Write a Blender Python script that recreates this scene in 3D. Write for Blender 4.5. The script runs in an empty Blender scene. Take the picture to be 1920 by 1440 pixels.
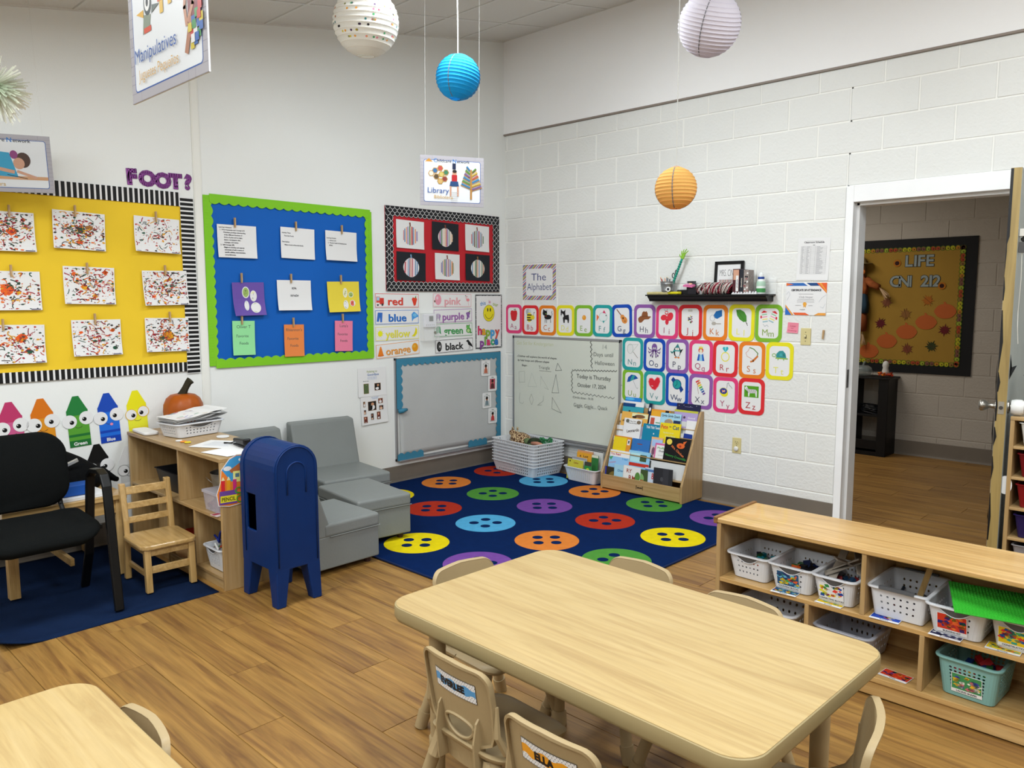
import bpy, bmesh, math, random
from mathutils import Vector, Matrix
PI = math.pi
rnd = random.Random(11)
sc = bpy.context.scene
COL = sc.collection

# ------------------------------------------------------------------ camera, world, lights, exposure
cam_d = bpy.data.cameras.new('camera')
cam = bpy.data.objects.new('camera', cam_d)
COL.objects.link(cam)
sc.camera = cam
cam_d.sensor_width = 36.0
cam_d.lens = 27.519
cam_d.clip_start = 0.02
_y, _p, _r = -0.7654, -0.10825, -0.0012
_f = Vector((math.sin(_y) * math.cos(_p), math.cos(_y) * math.cos(_p), math.sin(_p)))
_ri = Vector((math.cos(_y), -math.sin(_y), 0))
_u = _ri.cross(_f)
_r1 = _ri * math.cos(_r) + _u * math.sin(_r)
_u1 = -_ri * math.sin(_r) + _u * math.cos(_r)
cm = Matrix((( _r1.x, _u1.x, -_f.x, 5.0825), (_r1.y, _u1.y, -_f.y, -5.2009), (_r1.z, _u1.z, -_f.z, 1.5129), (0, 0, 0, 1)))
cam.matrix_world = cm

world = bpy.data.worlds.new('world')
sc.world = world
world.use_nodes = True
world.node_tree.nodes['Background'].inputs[0].default_value = (0.9, 0.95, 1.0, 1)
world.node_tree.nodes['Background'].inputs[1].default_value = 0.25
sc.view_settings.view_transform = 'Standard'
sc.view_settings.look = 'None'
sc.view_settings.gamma = 1.0
sc.view_settings.use_curve_mapping = False
sc.view_settings.exposure = 0.0
sc.cycles.max_bounces = 8
sc.cycles.diffuse_bounces = 5
sc.cycles.sample_clamp_indirect = 6

CS, C0 = 0.1752, 3.7876            # ceiling: z = C0 + CS*y
CANG = math.atan(CS)
def ceil_z(y): return C0 + CS * y
LIGHT_SPOTS = [(2.05, -2.2, 1.0), (2.05, -4.6, 1.0), (4.49, -2.2, .9), (4.49, -4.5, 1.0), (6.93, -2.1, .9), (6.93, -4.5, .9), (4.49, -6.3, .7), (2.05, -6.3, .7)]
for i, (lx, ly, k) in enumerate(LIGHT_SPOTS):
    ld = bpy.data.lights.new('ceiling_lamp', 'AREA')
    ld.shape = 'RECTANGLE'; ld.size = 0.56; ld.size_y = 1.14
    ld.energy = 50 * k; ld.color = (0.915, 0.985, 1.03)
    lo = bpy.data.objects.new('ceiling_lamp', ld)
    lo.location = (lx, ly, ceil_z(ly) - 0.06); lo.rotation_euler = (CANG, 0, 0)
    COL.objects.link(lo)
ld = bpy.data.lights.new('hall_lamp', 'AREA')
ld.shape = 'RECTANGLE'; ld.size = 1.1; ld.size_y = 0.5; ld.energy = 28; ld.color = (1.0, 0.95, 0.87)
lo = bpy.data.objects.new('hall_lamp', ld); lo.location = (1.7, 1.5, 2.55); COL.objects.link(lo)

# ------------------------------------------------------------------ colour and material helpers
def lin(c):
    if isinstance(c, str):
        c = c.lstrip('#'); c = tuple(int(c[i:i + 2], 16) / 255 for i in (0, 2, 4))
    return tuple((x / 12.92 if x <= 0.04045 else ((x + 0.055) / 1.055) ** 2.4) for x in c[:3])
_mats = {}
def nt(name):
    m = bpy.data.materials.new(name); m.use_nodes = True
    t = m.node_tree; b = t.nodes['Principled BSDF']
    return m, t, b
def N(t, typ, **kw):
    n = t.nodes.new(typ)
    for k, v in kw.items():
        if k in n.inputs: n.inputs[k].default_value = v
        else: setattr(n, k, v)
    return n
def mat(name, col='#cccccc', rough=0.6, metal=0.0, bump=0.0, bscale=60, vary=0.0, vscale=4, spec=0.28, alpha=None, trans=0.0, coat=0.0, emit=None, estr=1.0, gain=1.0):
    if name in _mats: return _mats[name]
    m, t, b = nt(name)
    c = (*[min(.86, q * gain) for q in lin(col)], 1)
    b.inputs['Base Color'].default_value = c
    b.inputs['Roughness'].default_value = rough
    b.inputs['Metallic'].default_value = metal
    b.inputs['Specular IOR Level'].default_value = spec
    b.inputs['Coat Weight'].default_value = coat
    tc = N(t, 'ShaderNodeTexCoord')
    if vary:
        no = N(t, 'ShaderNodeTexNoise', Scale=vscale, Detail=4.0)
        t.links.new(tc.outputs['Object'], no.inputs['Vector'])
        mr = N(t, 'ShaderNodeMapRange'); mr.inputs['From Min'].default_value = .3; mr.inputs['From Max'].default_value = .7
        mr.inputs['To Min'].default_value = 1 - vary; mr.inputs['To Max'].default_value = 1 + vary
        t.links.new(no.outputs['Fac'], mr.inputs['Value'])
        mx = N(t, 'ShaderNodeVectorMath', operation='SCALE')
        mx.inputs[0].default_value = c[:3]
        t.links.new(mr.outputs[0], mx.inputs['Scale'])
        t.links.new(mx.outputs[0], b.inputs['Base Color'])
    if bump:
        no = N(t, 'ShaderNodeTexNoise', Scale=bscale, Detail=5.0)
        t.links.new(tc.outputs['Object'], no.inputs['Vector'])
        bp = N(t, 'ShaderNodeBump', Strength=bump, Distance=0.01)
        t.links.new(no.outputs['Fac'], bp.inputs['Height'])
        t.links.new(bp.outputs[0], b.inputs['Normal'])
    if trans: b.inputs['Transmission Weight'].default_value = trans
    if alpha is not None: b.inputs['Alpha'].default_value = alpha
    if emit:
        b.inputs['Emission Color'].default_value = (*lin(emit), 1); b.inputs['Emission Strength'].default_value = estr
    _mats[name] = m
    return m
def colmat(name, rough=0.6, spec=0.2, bump=0.0, bscale=200, trans=0.0, coat=0.0, gain=1.25):
    """reads the printed / dyed colour of each face from the mesh"""
    if name in _mats: return _mats[name]
    m, t, b = nt(name)
    a = N(t, 'ShaderNodeAttribute', attribute_name='Col')
    sv = N(t, 'ShaderNodeVectorMath', operation='SCALE'); sv.inputs['Scale'].default_value = gain
    mn = N(t, 'ShaderNodeVectorMath', operation='MINIMUM'); mn.inputs[1].default_value = (.74, .74, .74)
    t.links.new(a.outputs['Color'], sv.inputs[0]); t.links.new(sv.outputs[0], mn.inputs[0]); t.links.new(mn.outputs[0], b.inputs['Base Color'])
    b.inputs['Roughness'].default_value = rough
    b.inputs['Specular IOR Level'].default_value = spec
    b.inputs['Coat Weight'].default_value = coat
    if bump:
        tc = N(t, 'ShaderNodeTexCoord')
        no = N(t, 'ShaderNodeTexNoise', Scale=bscale, Detail=4.0)
        t.links.new(tc.outputs['Object'], no.inputs['Vector'])
        bp = N(t, 'ShaderNodeBump', Strength=bump, Distance=0.01)
        t.links.new(no.outputs['Fac'], bp.inputs['Height']); t.links.new(bp.outputs[0], b.inputs['Normal'])
    if trans:
        o = t.nodes['Material Output']
        tr = N(t, 'ShaderNodeBsdfTranslucent'); t.links.new(a.outputs['Color'], tr.inputs['Color'])
        mx = N(t, 'ShaderNodeMixShader'); mx.inputs[0].default_value = trans
        t.links.new(b.outputs[0], mx.inputs[1]); t.links.new(tr.outputs[0], mx.inputs[2]); t.links.new(mx.outputs[0], o.inputs['Surface'])
    _mats[name] = m
    return m
def wood(name, c1, c2, c3, scale=1.0, rough=0.45, axis='x', rand=False, contrast=1.0, coat=0.0, seams=0.02):
    """grain stretched along one axis; c1 light, c2 mid, c3 dark vein"""
    if name in _mats: return _mats[name]
    m, t, b = nt(name)
    tc = N(t, 'ShaderNodeTexCoord')
    mp = N(t, 'ShaderNodeMapping')
    st = {'x': (.9, 15, 15), 'y': (15, .9, 15), 'z': (15, 15, .9)}[axis]
    mp.inputs['Scale'].default_value = tuple(s * scale for s in st)
    src = tc.outputs['Object']
    if rand:
        oi = N(t, 'ShaderNodeObjectInfo')
        sm = N(t, 'ShaderNodeVectorMath', operation='SCALE'); sm.inputs[0].default_value = (37, 53, 11)
        t.links.new(oi.outputs['Random'], sm.inputs['Scale'])
        ad = N(t, 'ShaderNodeVectorMath', operation='ADD')
        t.links.new(src, ad.inputs[0]); t.links.new(sm.outputs[0], ad.inputs[1]); src = ad.outputs[0]
    t.links.new(src, mp.inputs['Vector'])
    n1 = N(t, 'ShaderNodeTexNoise', Scale=1.0, Detail=6.0, Roughness=0.62, Distortion=1.2)
    t.links.new(mp.outputs[0], n1.inputs['Vector'])
    cr = N(t, 'ShaderNodeValToRGB')
    cr.color_ramp.elements[0].position = 0.34; cr.color_ramp.elements[0].color = (*lin(c3), 1)
    cr.color_ramp.elements[1].position = 0.66; cr.color_ramp.elements[1].color = (*lin(c1), 1)
    e = cr.color_ramp.elements.new(0.5); e.color = (*lin(c2), 1)
    t.links.new(n1.outputs['Fac'], cr.inputs['Fac'])
    # fine veins
    mp2 = N(t, 'ShaderNodeMapping'); mp2.inputs['Scale'].default_value = tuple(s * scale * 3.2 for s in st)
    t.links.new(src, mp2.inputs['Vector'])
    n2 = N(t, 'ShaderNodeTexNoise', Scale=1.0, Detail=3.0, Distortion=0.6)
    t.links.new(mp2.outputs[0], n2.inputs['Vector'])
    mr = N(t, 'ShaderNodeMapRange'); mr.inputs['From Min'].default_value = .3; mr.inputs['From Max'].default_value = .7
    mr.inputs['To Min'].default_value = 1 - 0.12 * contrast; mr.inputs['To Max'].default_value = 1 + 0.08 * contrast
    t.links.new(n2.outputs['Fac'], mr.inputs['Value'])
    out = mr.outputs[0]
    if rand:
        m3 = N(t, 'ShaderNodeMapRange'); m3.inputs['To Min'].default_value = 0.9; m3.inputs['To Max'].default_value = 1.08
        t.links.new(oi.outputs['Random'], m3.inputs['Value'])
        mu = N(t, 'ShaderNodeMath', operation='MULTIPLY'); t.links.new(out, mu.inputs[0]); t.links.new(m3.outputs[0], mu.inputs[1]); out = mu.outputs[0]
    sv = N(t, 'ShaderNodeVectorMath', operation='SCALE')
    t.links.new(cr.outputs[0], sv.inputs[0]); t.links.new(out, sv.inputs['Scale'])
    t.links.new(sv.outputs[0], b.inputs['Base Color'])
    b.inputs['Roughness'].default_value = rough
    b.inputs['Coat Weight'].default_value = coat
    _mats[name] = m
    return m

# ------------------------------------------------------------------ mesh builder
class MB:
    def __init__(s): s.v = []; s.f = []; s.c = []; s.m = []; s.col = None; s.mi = 0; s.T = None
    def add(s, vs, fs, col=None):
        o = len(s.v)
        if s.T is not None: vs = [tuple(s.T @ Vector(p)) for p in vs]
        s.v.extend([tuple(p) for p in vs])
        for f in fs:
            s.f.append(tuple(i + o for i in f)); s.c.append(col or s.col); s.m.append(s.mi)
    def box(s, a, b, col=None):
        x0, y0, z0 = a; x1, y1, z1 = b
        s.add([(x0, y0, z0), (x1, y0, z0), (x1, y1, z0), (x0, y1, z0), (x0, y0, z1), (x1, y0, z1), (x1, y1, z1), (x0, y1, z1)],
              [(0, 3, 2, 1), (4, 5, 6, 7), (0, 1, 5, 4), (1, 2, 6, 5), (2, 3, 7, 6), (3, 0, 4, 7)], col)
    def obox(s, c, size, rot=(0, 0, 0), col=None):
        from mathutils import Euler
        Rm = Euler(rot).to_matrix(); c = Vector(c); h = [q / 2 for q in size]
        vs = [c + Rm @ Vector((sx * h[0], sy * h[1], sz * h[2])) for sz in (-1, 1) for sx, sy in ((-1, -1), (1, -1), (1, 1), (-1, 1))]
        s.add(vs, [(0, 3, 2, 1), (4, 5, 6, 7), (0, 1, 5, 4), (1, 2, 6, 5), (2, 3, 7, 6), (3, 0, 4, 7)], col)
    def loft(s, rings, cap0=True, cap1=True, closed=True, col=None):
        n = len(rings[0]); vs = [p for r in rings for p in r]; fs = []
        for i in range(len(rings) - 1):
            for j in range(n if closed else n - 1):
                k = (j + 1) % n
                fs.append((i * n + j, i * n + k, (i + 1) * n + k, (i + 1) * n + j))
        if cap0: fs.append(tuple(range(n))[::-1])
        if cap1: fs.append(tuple((len(rings) - 1) * n + j for j in range(n)))
        s.add(vs, fs, col)
    def cyl(s, p0, p1, r0, r1=None, n=12, caps=True, col=None):
        r1 = r0 if r1 is None else r1
        p0 = Vector(p0); p1 = Vector(p1); d = (p1 - p0).normalized()
        a = d.orthogonal().normalized(); b = d.cross(a)
        rings = [[p + (a * math.cos(2 * PI * i / n) + b * math.sin(2 * PI * i / n)) * r for i in range(n)] for p, r in ((p0, r0), (p1, r1))]
        s.loft(rings, caps, caps, col=col)
    def tube(s, pts, r, n=8, closed=False, col=None, flat=None):
        pts = [Vector(p) for p in pts]; rings = []; L = len(pts); prev = None
        for i, p in enumerate(pts):
            if closed: d = (pts[(i + 1) % L] - pts[i - 1])
            else: d = pts[min(i + 1, L - 1)] - pts[max(i - 1, 0)]
            if d.length < 1e-9: d = Vector((0, 0, 1))
            d.normalize()
            if prev is None: a = d.orthogonal().normalized()
            else:
                a = prev - d * prev.dot(d)
                a = a.normalized() if a.length > 1e-6 else d.orthogonal().normalized()
            prev = a; b = d.cross(a)
            rr = r[i] if isinstance(r, (list, tuple)) else r
            rings.append([p + (a * math.cos(2 * PI * k / n) + b * math.sin(2 * PI * k / n)) * rr for k in range(n)])
        if closed: rings.append(rings[0])
        s.loft(rings, not closed, not closed, col=col)
    def lathe(s, prof, n=24, c=(0, 0, 0), cap0=True, cap1=True, mod=None, col=None):
        rings = []
        for r, z in prof:
            rings.append([(c[0] + r * (mod(2 * PI * i / n) if mod else 1) * math.cos(2 * PI * i / n), c[1] + r * (mod(2 * PI * i / n) if mod else 1) * math.sin(2 * PI * i / n), c[2] + z) for i in range(n)])
        s.loft(rings, cap0, cap1, col=col)
    def prism(s, poly, y0, y1, axes='xz', col=None):
        """2-D outline swept along the third axis"""
        def P(u, v, w): return {'xz': (u, w, v), 'yz': (w, u, v), 'xy': (u, v, w)}[axes]
        n = len(poly)
        vs = [P(u, v, y0) for u, v in poly] + [P(u, v, y1) for u, v in poly]
        fs = [tuple(range(n)), tuple(range(n, 2 * n))[::-1]] + [(i, i + n, (i + 1) % n + n, (i + 1) % n) for i in range(n)]
        s.add(vs, fs, col)
    def ball(s, c, r, n=12, m=8, col=None):
        rx, ry, rz = (r, r, r) if not isinstance(r, (tuple, list)) else r
        rings = []
        for j in range(1, m):
            t = PI * j / m
            rings.append([(c[0] + rx * math.sin(t) * math.cos(2 * PI * i / n), c[1] + ry * math.sin(t) * math.sin(2 * PI * i / n), c[2] - rz * math.cos(t)) for i in range(n)])
        s.loft(rings, True, True, col=col)
    def build(s, name, mats=None, parent=None, loc=(0, 0, 0), rot=(0, 0, 0), smooth=False, bevel=0.0, seg=2, solid=0.0, sub=0, fix=False):
        me = bpy.data.meshes.new(name)
        me.from_pydata(s.v, [], s.f)
        if mats is None: mats = []
        if not isinstance(mats, (list, tuple)): mats = [mats]
        for m in mats: me.materials.append(m)
        if any(s.m): me.polygons.foreach_set('material_index', s.m)
        if any(c is not None for c in s.c):
            at = me.color_attributes.new('Col', 'FLOAT_COLOR', 'CORNER'); buf = []
            for f, c in zip(s.f, s.c):
                buf.extend(((*lin(c), 1.0) if c else (.8, .8, .8, 1)) * len(f))
            at.data.foreach_set('color', buf)
        if fix:
            bm = bmesh.new(); bm.from_mesh(me); bmesh.ops.recalc_face_normals(bm, faces=bm.faces); bm.to_mesh(me); bm.free()
        if smooth is True: me.polygons.foreach_set('use_smooth', [True] * len(me.polygons))
        elif smooth:
            me.polygons.foreach_set('use_smooth', [True] * len(me.polygons))
            me.set_sharp_from_angle(angle=smooth)
        me.validate(); me.update()
        o = bpy.data.objects.new(name, me); COL.objects.link(o)
        o.location = loc; o.rotation_euler = rot
        if parent is not None: o.parent = parent
        if bevel:
            b = o.modifiers.new('bevel', 'BEVEL'); b.width = bevel; b.segments = seg; b.limit_method = 'ANGLE'; b.angle_limit = 0.6
        if sub:
            b = o.modifiers.new('sub', 'SUBSURF'); b.levels = sub; b.render_levels = sub
        if solid:
            b = o.modifiers.new('solid', 'SOLIDIFY'); b.thickness = solid; b.offset = 0
        return o
def thing(name, label, cat, loc=(0, 0, 0), rz=0.0, group=None):
    o = bpy.data.objects.new(name, None); COL.objects.link(o)
    o.empty_display_size = 0.05
    o.location = loc; o.rotation_euler = (0, 0, rz)
    return tag(o, label, cat, group)
def tag(o, label, cat, group=None):
    o['label'] = label; o['category'] = cat
    if group: o['group'] = group
    return o
def struct(o): o['kind'] = 'structure'; return o
def stuff(o): o['kind'] = 'stuff'; return o
def dup(o, loc=None, rz=None, label=None, parent=None):
    c = o.copy(); COL.objects.link(c); c.parent = parent
    if loc is not None: c.location = loc
    if rz is not None: c.rotation_euler = (0, 0, rz)
    if label: c['label'] = label
    for ch in list(o.children): dup(ch, parent=c)
    return c

def rrect(x0, y0, x1, y1, r, n=5):
    pts = []
    for cx, cy, a0 in ((x1 - r, y0 + r, -PI / 2), (x1 - r, y1 - r, 0), (x0 + r, y1 - r, PI / 2), (x0 + r, y0 + r, PI)):
        for i in range(n + 1):
            a = a0 + PI / 2 * i / n; pts.append((cx + r * math.cos(a), cy + r * math.sin(a)))
    return pts

# ------------------------------------------------------------------ lettering and flat print
_txt = {}
def text_tris(s, bold=0.0):
    k = (s, round(bold, 4))
    if k in _txt: return _txt[k]
    cu = bpy.data.curves.new('t', 'FONT'); cu.body = s; cu.size = 1.0; cu.offset = bold; cu.resolution_u = 3
    ob = bpy.data.objects.new('t', cu); COL.objects.link(ob)
    dg = bpy.context.evaluated_depsgraph_get(); dg.update()
    ev = ob.evaluated_get(dg); me = ev.to_mesh()
    vs = [(v.co.x, v.co.y) for v in me.vertices]; fs = [tuple(p.vertices) for p in me.polygons]
    ev.to_mesh_clear(); bpy.data.objects.remove(ob); bpy.data.curves.remove(cu)
    if vs:
        x0 = min(p[0] for p in vs); x1 = max(p[0] for p in vs)
        vs = [(p[0] - x0, p[1]) for p in vs]; w = x1 - x0
    else: w = 0.3
    _txt[k] = (vs, fs, w)
    return _txt[k]

class Art:
    """flat print: coloured shapes in metres on the card's own u (right), v (up) axes"""
    def __init__(s): s.p = []; s.L = 1; s.ox = 0; s.oy = 0; s.k = 1; s.ro = 0
    def at(s, ox, oy, k=1, ro=0): s.ox, s.oy, s.k, s.ro = ox, oy, k, ro; return s
    def X(s, p):
        c, q = math.cos(s.ro), math.sin(s.ro); x, y = p[0] * s.k, p[1] * s.k
        return (s.ox + x * c - y * q, s.oy + x * q + y * c)
    def poly(s, pts, col, up=1):
        P = [s.X(p) for p in pts]
        a = sum(P[i - 1][0] * P[i][1] - P[i][0] * P[i - 1][1] for i in range(len(P)))
        if a < 0: P.reverse()
        s.p.append((P, [tuple(range(len(P)))], col, s.L)); s.L += up
        return s
    def rect(s, x0, y0, x1, y1, col, up=1): return s.poly([(x0, y0), (x1, y0), (x1, y1), (x0, y1)], col, up)
    def rr(s, x0, y0, x1, y1, r, col, up=1): return s.poly(rrect(x0, y0, x1, y1, r), col, up)
    def ell(s, cx, cy, rx, ry, col, rot=0, n=18, up=1, a0=0, a1=2 * PI):
        full = a1 - a0 >= 2 * PI - 1e-6
        c, q = math.cos(rot), math.sin(rot); pts = []
        for i in range(n if full else n + 1):
            a = a0 + (a1 - a0) * i / n; x, y = rx * math.cos(a), ry * math.sin(a)
            pts.append((cx + x * c - y * q, cy + x * q + y * c))
        return s.poly(pts, col, up)
    def ring(s, cx, cy, rx, ry, w, col, n=24, up=1):
        o = [s.X((cx + rx * math.cos(2 * PI * i / n), cy + ry * math.sin(2 * PI * i / n))) for i in range(n)]
        q = [s.X((cx + (rx - w) * math.cos(2 * PI * i / n), cy + (ry - w) * math.sin(2 * PI * i / n))) for i in range(n)]
        s.p.append((o + q, [(i, (i + 1) % n, n + (i + 1) % n, n + i) for i in range(n)], col, s.L)); s.L += up
        return s
    def line(s, pts, w, col, up=1, closed=False):
        P = [Vector((*p, 0)) for p in pts]; L = len(P); vs = []; fs = []
        for i in range(L if closed else L - 1):
            a, b = P[i], P[(i + 1) % L]; d = b - a
            if d.length < 1e-9: continue
            d.normalize(); nrm = Vector((-d.y, d.x, 0)) * w / 2; e = d * w * 0.3
            o = len(vs); vs += [s.X(q) for q in (a - nrm - e, b - nrm + e, b + nrm + e, a + nrm - e)]; fs.append((o, o + 1, o + 2, o + 3))
        s.p.append((vs, fs, col, s.L)); s.L += up
        return s
    def text(s, t, cx, cy, h, col, bold=0.0, al='c', w=None, shear=0.0, rot=0, up=1):
        """h: cap height in metres (font cap height ~0.73 of size)"""
        vs, fs, tw = text_tris(t, bold)
        if not vs: return s
        k = h / 0.73; kx = k if w is None else w / tw
        ox = cx - (tw * kx / 2 if al == 'c' else 0 if al == 'l' else tw * kx)
        c, q = math.cos(rot), math.sin(rot); P = []
        for x, y in vs:
            X = ox + x * kx + y * k * shear - cx; Y = y * k - h / 2
            P.append(s.X((cx + X * c - Y * q, cy + X * q + Y * c)))
        s.p.append((P, fs, col, s.L)); s.L += up
        return s
    def build(s, name, parent, base=0.0013, bend=None, m=None, step=0.00012, loc=(0, 0, 0)):
        mb = MB()
        mx = max([q[3] for q in s.p] + [1]); st = min(step, 0.004 / mx)
        for P, fs, col, L in s.p:
            d = base + L * st
            mb.add([(u, -(d + (bend(u, v) if bend else 0)), v) for u, v in P], fs, col)
        return mb.build(name, m or colmat('printed_ink', 0.55), parent, loc=loc)

def place(o, wall, u, v, off, roll=0.0):
    if wall == 'A': o.location = (off, u, v); o.rotation_euler = (0, roll, PI / 2)
    elif wall == 'B': o.location = (u, -off, v); o.rotation_euler = (0, roll, 0)
    elif wall == 'H': o.location = (u, 2.87 - off, v); o.rotation_euler = (0, roll, 0)
    return o
def sheet(name, poly, t=0.0012, col='#f0f0ec', bend=None, w=None, h=None, m=None):
    mb = MB(); mb.col = col
    if bend is None: mb.prism([(u, v) for u, v in poly], -t, 0.0)
    else:
        nx, ny = 8, 8
        def g(d): return [(-w / 2 + w * i / nx, -(d + bend(-w / 2 + w * i / nx, -h / 2 + h * j / ny)), -h / 2 + h * j / ny) for j in range(ny + 1) for i in range(nx + 1)]
        a = g(t); b = g(0); n = len(a); k = nx + 1; fs = []
        for j in range(ny):
            for i in range(nx):
                q = (j * k + i, j * k + i + 1, (j + 1) * k + i + 1, (j + 1) * k + i); fs.append(q); fs.append(tuple(n + z for z in q[::-1]))
        rim = [i for i in range(nx)] + [j * k + nx for j in range(ny)] + [ny * k + i for i in range(nx, 0, -1)] + [j * k for j in range(ny, 0, -1)]
        for i in range(len(rim)): p, q = rim[i], rim[(i + 1) % len(rim)]; fs.append((q, p, n + p, n + q))
        mb.add(a + b, fs)
    return mb.build(name, m or colmat('printed_ink', 0.55))
def card(name, label, cat, group, wall, u, v, w, h, col, art=None, roll=0.0, off=0.003, t=0.0012, r=0.0, bend=None, m=None):
    poly = rrect(-w / 2, -h / 2, w / 2, h / 2, r, 6) if r else [(-w / 2, -h / 2), (w / 2, -h / 2), (w / 2, h / 2), (-w / 2, h / 2)]
    o = sheet(name, poly, t, col, bend, w, h, m)
    tag(o, label, cat, group); place(o, wall, u, v, off, roll)
    if art is not None and art.p: art.build('print', o, t + 0.0002, bend)
    return o
# ================================================================== ROOM SHELL
M_block = mat('painted_block', '#dddedb', 0.55, bump=0.35, bscale=55, vary=0.02, vscale=1.5)
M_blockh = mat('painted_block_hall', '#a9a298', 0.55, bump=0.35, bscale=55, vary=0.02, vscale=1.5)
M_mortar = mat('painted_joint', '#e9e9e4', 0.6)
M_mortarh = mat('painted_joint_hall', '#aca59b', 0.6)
M_dry = mat('painted_drywall', '#e3e5e3', 0.6, bump=0.12, bscale=160)
M_dry2 = mat('painted_drywall_upper', '#f0f2f3', 0.6, bump=0.12, bscale=160)
M_white = mat('white_gloss_paint', '#ecedee', 0.35, bump=0.05, bscale=20, vary=0.03, vscale=3)
M_base = mat('taupe_vinyl_base', '#6f675d', 0.5, vary=0.06, vscale=5)
M_tile = mat('ceiling_tile', '#d9d7d2', 0.85, bump=0.5, bscale=140)
M_bar = mat('ceiling_bar', '#d9d8d4', 0.5)
M_plank = wood('vinyl_plank', '#9a743b', '#8b6632', '#6f4c26', scale=1.25, rough=0.42, axis='x', rand=True, contrast=1.5)
C8 = 0.2032
BX0, BZ0 = 0.029, -0.0054

_blk = {}
def block_mesh(w, h, m, nm):
    k = (round(w, 3), round(h, 3), nm)
    if k in _blk: return _blk[k]
    b = 0.0035; d = 0.0035
    mb = MB()
    a = [(0, 0, 0), (w, 0, 0), (w, 0, h), (0, 0, h)]
    q = [(b, -d, b), (w - b, -d, b), (w - b, -d, h - b), (b, -d, h - b)]
    mb.add(a + q, [(4, 5, 6, 7), (0, 1, 5, 4), (1, 2, 6, 5), (2, 3, 7, 6), (3, 0, 4, 7)])
    me = bpy.data.meshes.new('block'); me.from_pydata(mb.v, [], mb.f); me.materials.append(m)
    _blk[k] = me
    return me
def block_wall(parent, x0, x1, z0, z1, y, m, nm, hole=None, bx0=BX0, flip=0, jit=0.0008):
    j = 0.004
    r0 = int((z0 - BZ0) // C8)
    for n in range(r0 - 1, int((z1 - BZ0) / C8) + 2):
        za, zb = max(BZ0 + n * C8, z0), min(BZ0 + (n + 1) * C8, z1)
        if zb - za < 0.02: continue
        par = (n + flip) % 2
        k = int((x0 - bx0) // (2 * C8)) * 2 - 2 + par
        while bx0 + k * C8 < x1:
            xa, xb = max(bx0 + k * C8, x0), min(bx0 + (k + 2) * C8, x1); k += 2
            if xb - xa < 0.02: continue
            segs = [(xa, xb, za, zb)]
            if hole:
                hx0, hx1, hz = hole
                if za < hz and xb > hx0 and xa < hx1:
                    segs = []
                    if zb > hz + 0.02: segs.append((xa, xb, hz, zb))
                    if xa < hx0 - 0.02: segs.append((xa, hx0, za, min(zb, hz)))
                    if xb > hx1 + 0.02: segs.append((hx1, xb, za, min(zb, hz)))
            for a, b, c, d in segs:
                if b - a < 0.02 or d - c < 0.02: continue
                o = bpy.data.objects.new('block', block_mesh(b - a - 2 * j, d - c - 2 * j, m, nm)); COL.objects.link(o)
                o.parent = parent; o.location = (a + j, y + rnd.uniform(-jit, jit), c + j)

# ---- wall with the door (painted block)
JX0, JX1, JZ = 3.080, 4.112, 2.228        # outer edges of the door frame
mb = MB()
for a, b, c, d in ((-0.15, JX0 + .01, -0.02, 3.0), (JX1 - .01, 9.0, -0.02, 3.0), (JX0, JX1, JZ - .01, 3.0)):
    mb.box((a, 0.0, c), (b, 0.14, d))
wallB = struct(mb.build('wall_back', M_mortar))
block_wall(wallB, 0.0, 6.1, 0.0, 2.975, 0.0, M_block, 'b', hole=(JX0, JX1, JZ))
mb = MB(); mb.box((0.0, -0.016, 2.985), (9.0, 0.12, 4.1))
struct(mb.build('wall_back_upper', M_dry2))
mb = MB(); mb.box((0.0, -0.020, 2.972), (9.0, 0.0, 2.985)); struct(mb.build('trim_shade_line', mat('brown_shade_line', '#8a7f76', 0.5)))  # grey-brown strip stands in for the shade line under the overhanging upper wall
# ---- left wall (drywall)
mb = MB(); mb.box((-0.14, -7.2, -0.02), (0.0, 0.0, 4.1)); wallA = struct(mb.build('wall_left', M_dry))
mb = MB(); mb.box((0.0, -2.892, 0.145), (0.007, -2.838, ceil_z(-2.865) + .01)); mb.box((0.007, -2.886, 0.145), (0.0095, -2.845, ceil_z(-2.865)))
struct(mb.build('trim_2', mat('batten_white', '#e4e4de', 0.5), bevel=0.002))
# unseen rest of the room
mb = MB(); mb.box((-0.14, -7.34, -0.02), (9.1, -7.2, 4.1)); struct(mb.build('wall_front', M_dry))
mb = MB(); mb.box((9.0, -7.2, -0.02), (9.14, 0.14, 4.1)); struct(mb.build('wall_right', M_dry))
# ---- baseboards (vinyl cove)
def cove(name, p0, p1, nrm):
    prof = [(0, 0.0), (0.014, 0.0), (0.012, 0.004), (0.005, 0.016), (0.0035, 0.03), (0.0035, 0.14), (0.0015, 0.144), (0, 0.144)]
    mb = MB(); p0 = Vector(p0); p1 = Vector(p1); n = Vector(nrm)
    mb.loft([[p + n * a + Vector((0, 0, z)) for a, z in prof] for p in (p0, p1)])
    return struct(mb.build(name, M_base, fix=True))
cove('baseboard_left', (0, -7.2, 0), (0, 0, 0), (1, 0, 0))
cove('baseboard_back', (0, -0.004, 0), (JX0, -0.004, 0), (0, -1, 0))
cove('baseboard_back_right', (JX1, -0.004, 0), (9, -0.004, 0), (0, -1, 0))
cove('baseboard_hall', (0.6, 2.866, 0), (6.2, 2.866, 0), (0, -1, 0))
# thin ledge of paint above the base course
mb = MB(); mb.box((0.0, -0.006, 0.144), (JX0, 0.0, 0.194)); struct(mb.build('trim_3', M_block, bevel=0.002))

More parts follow.
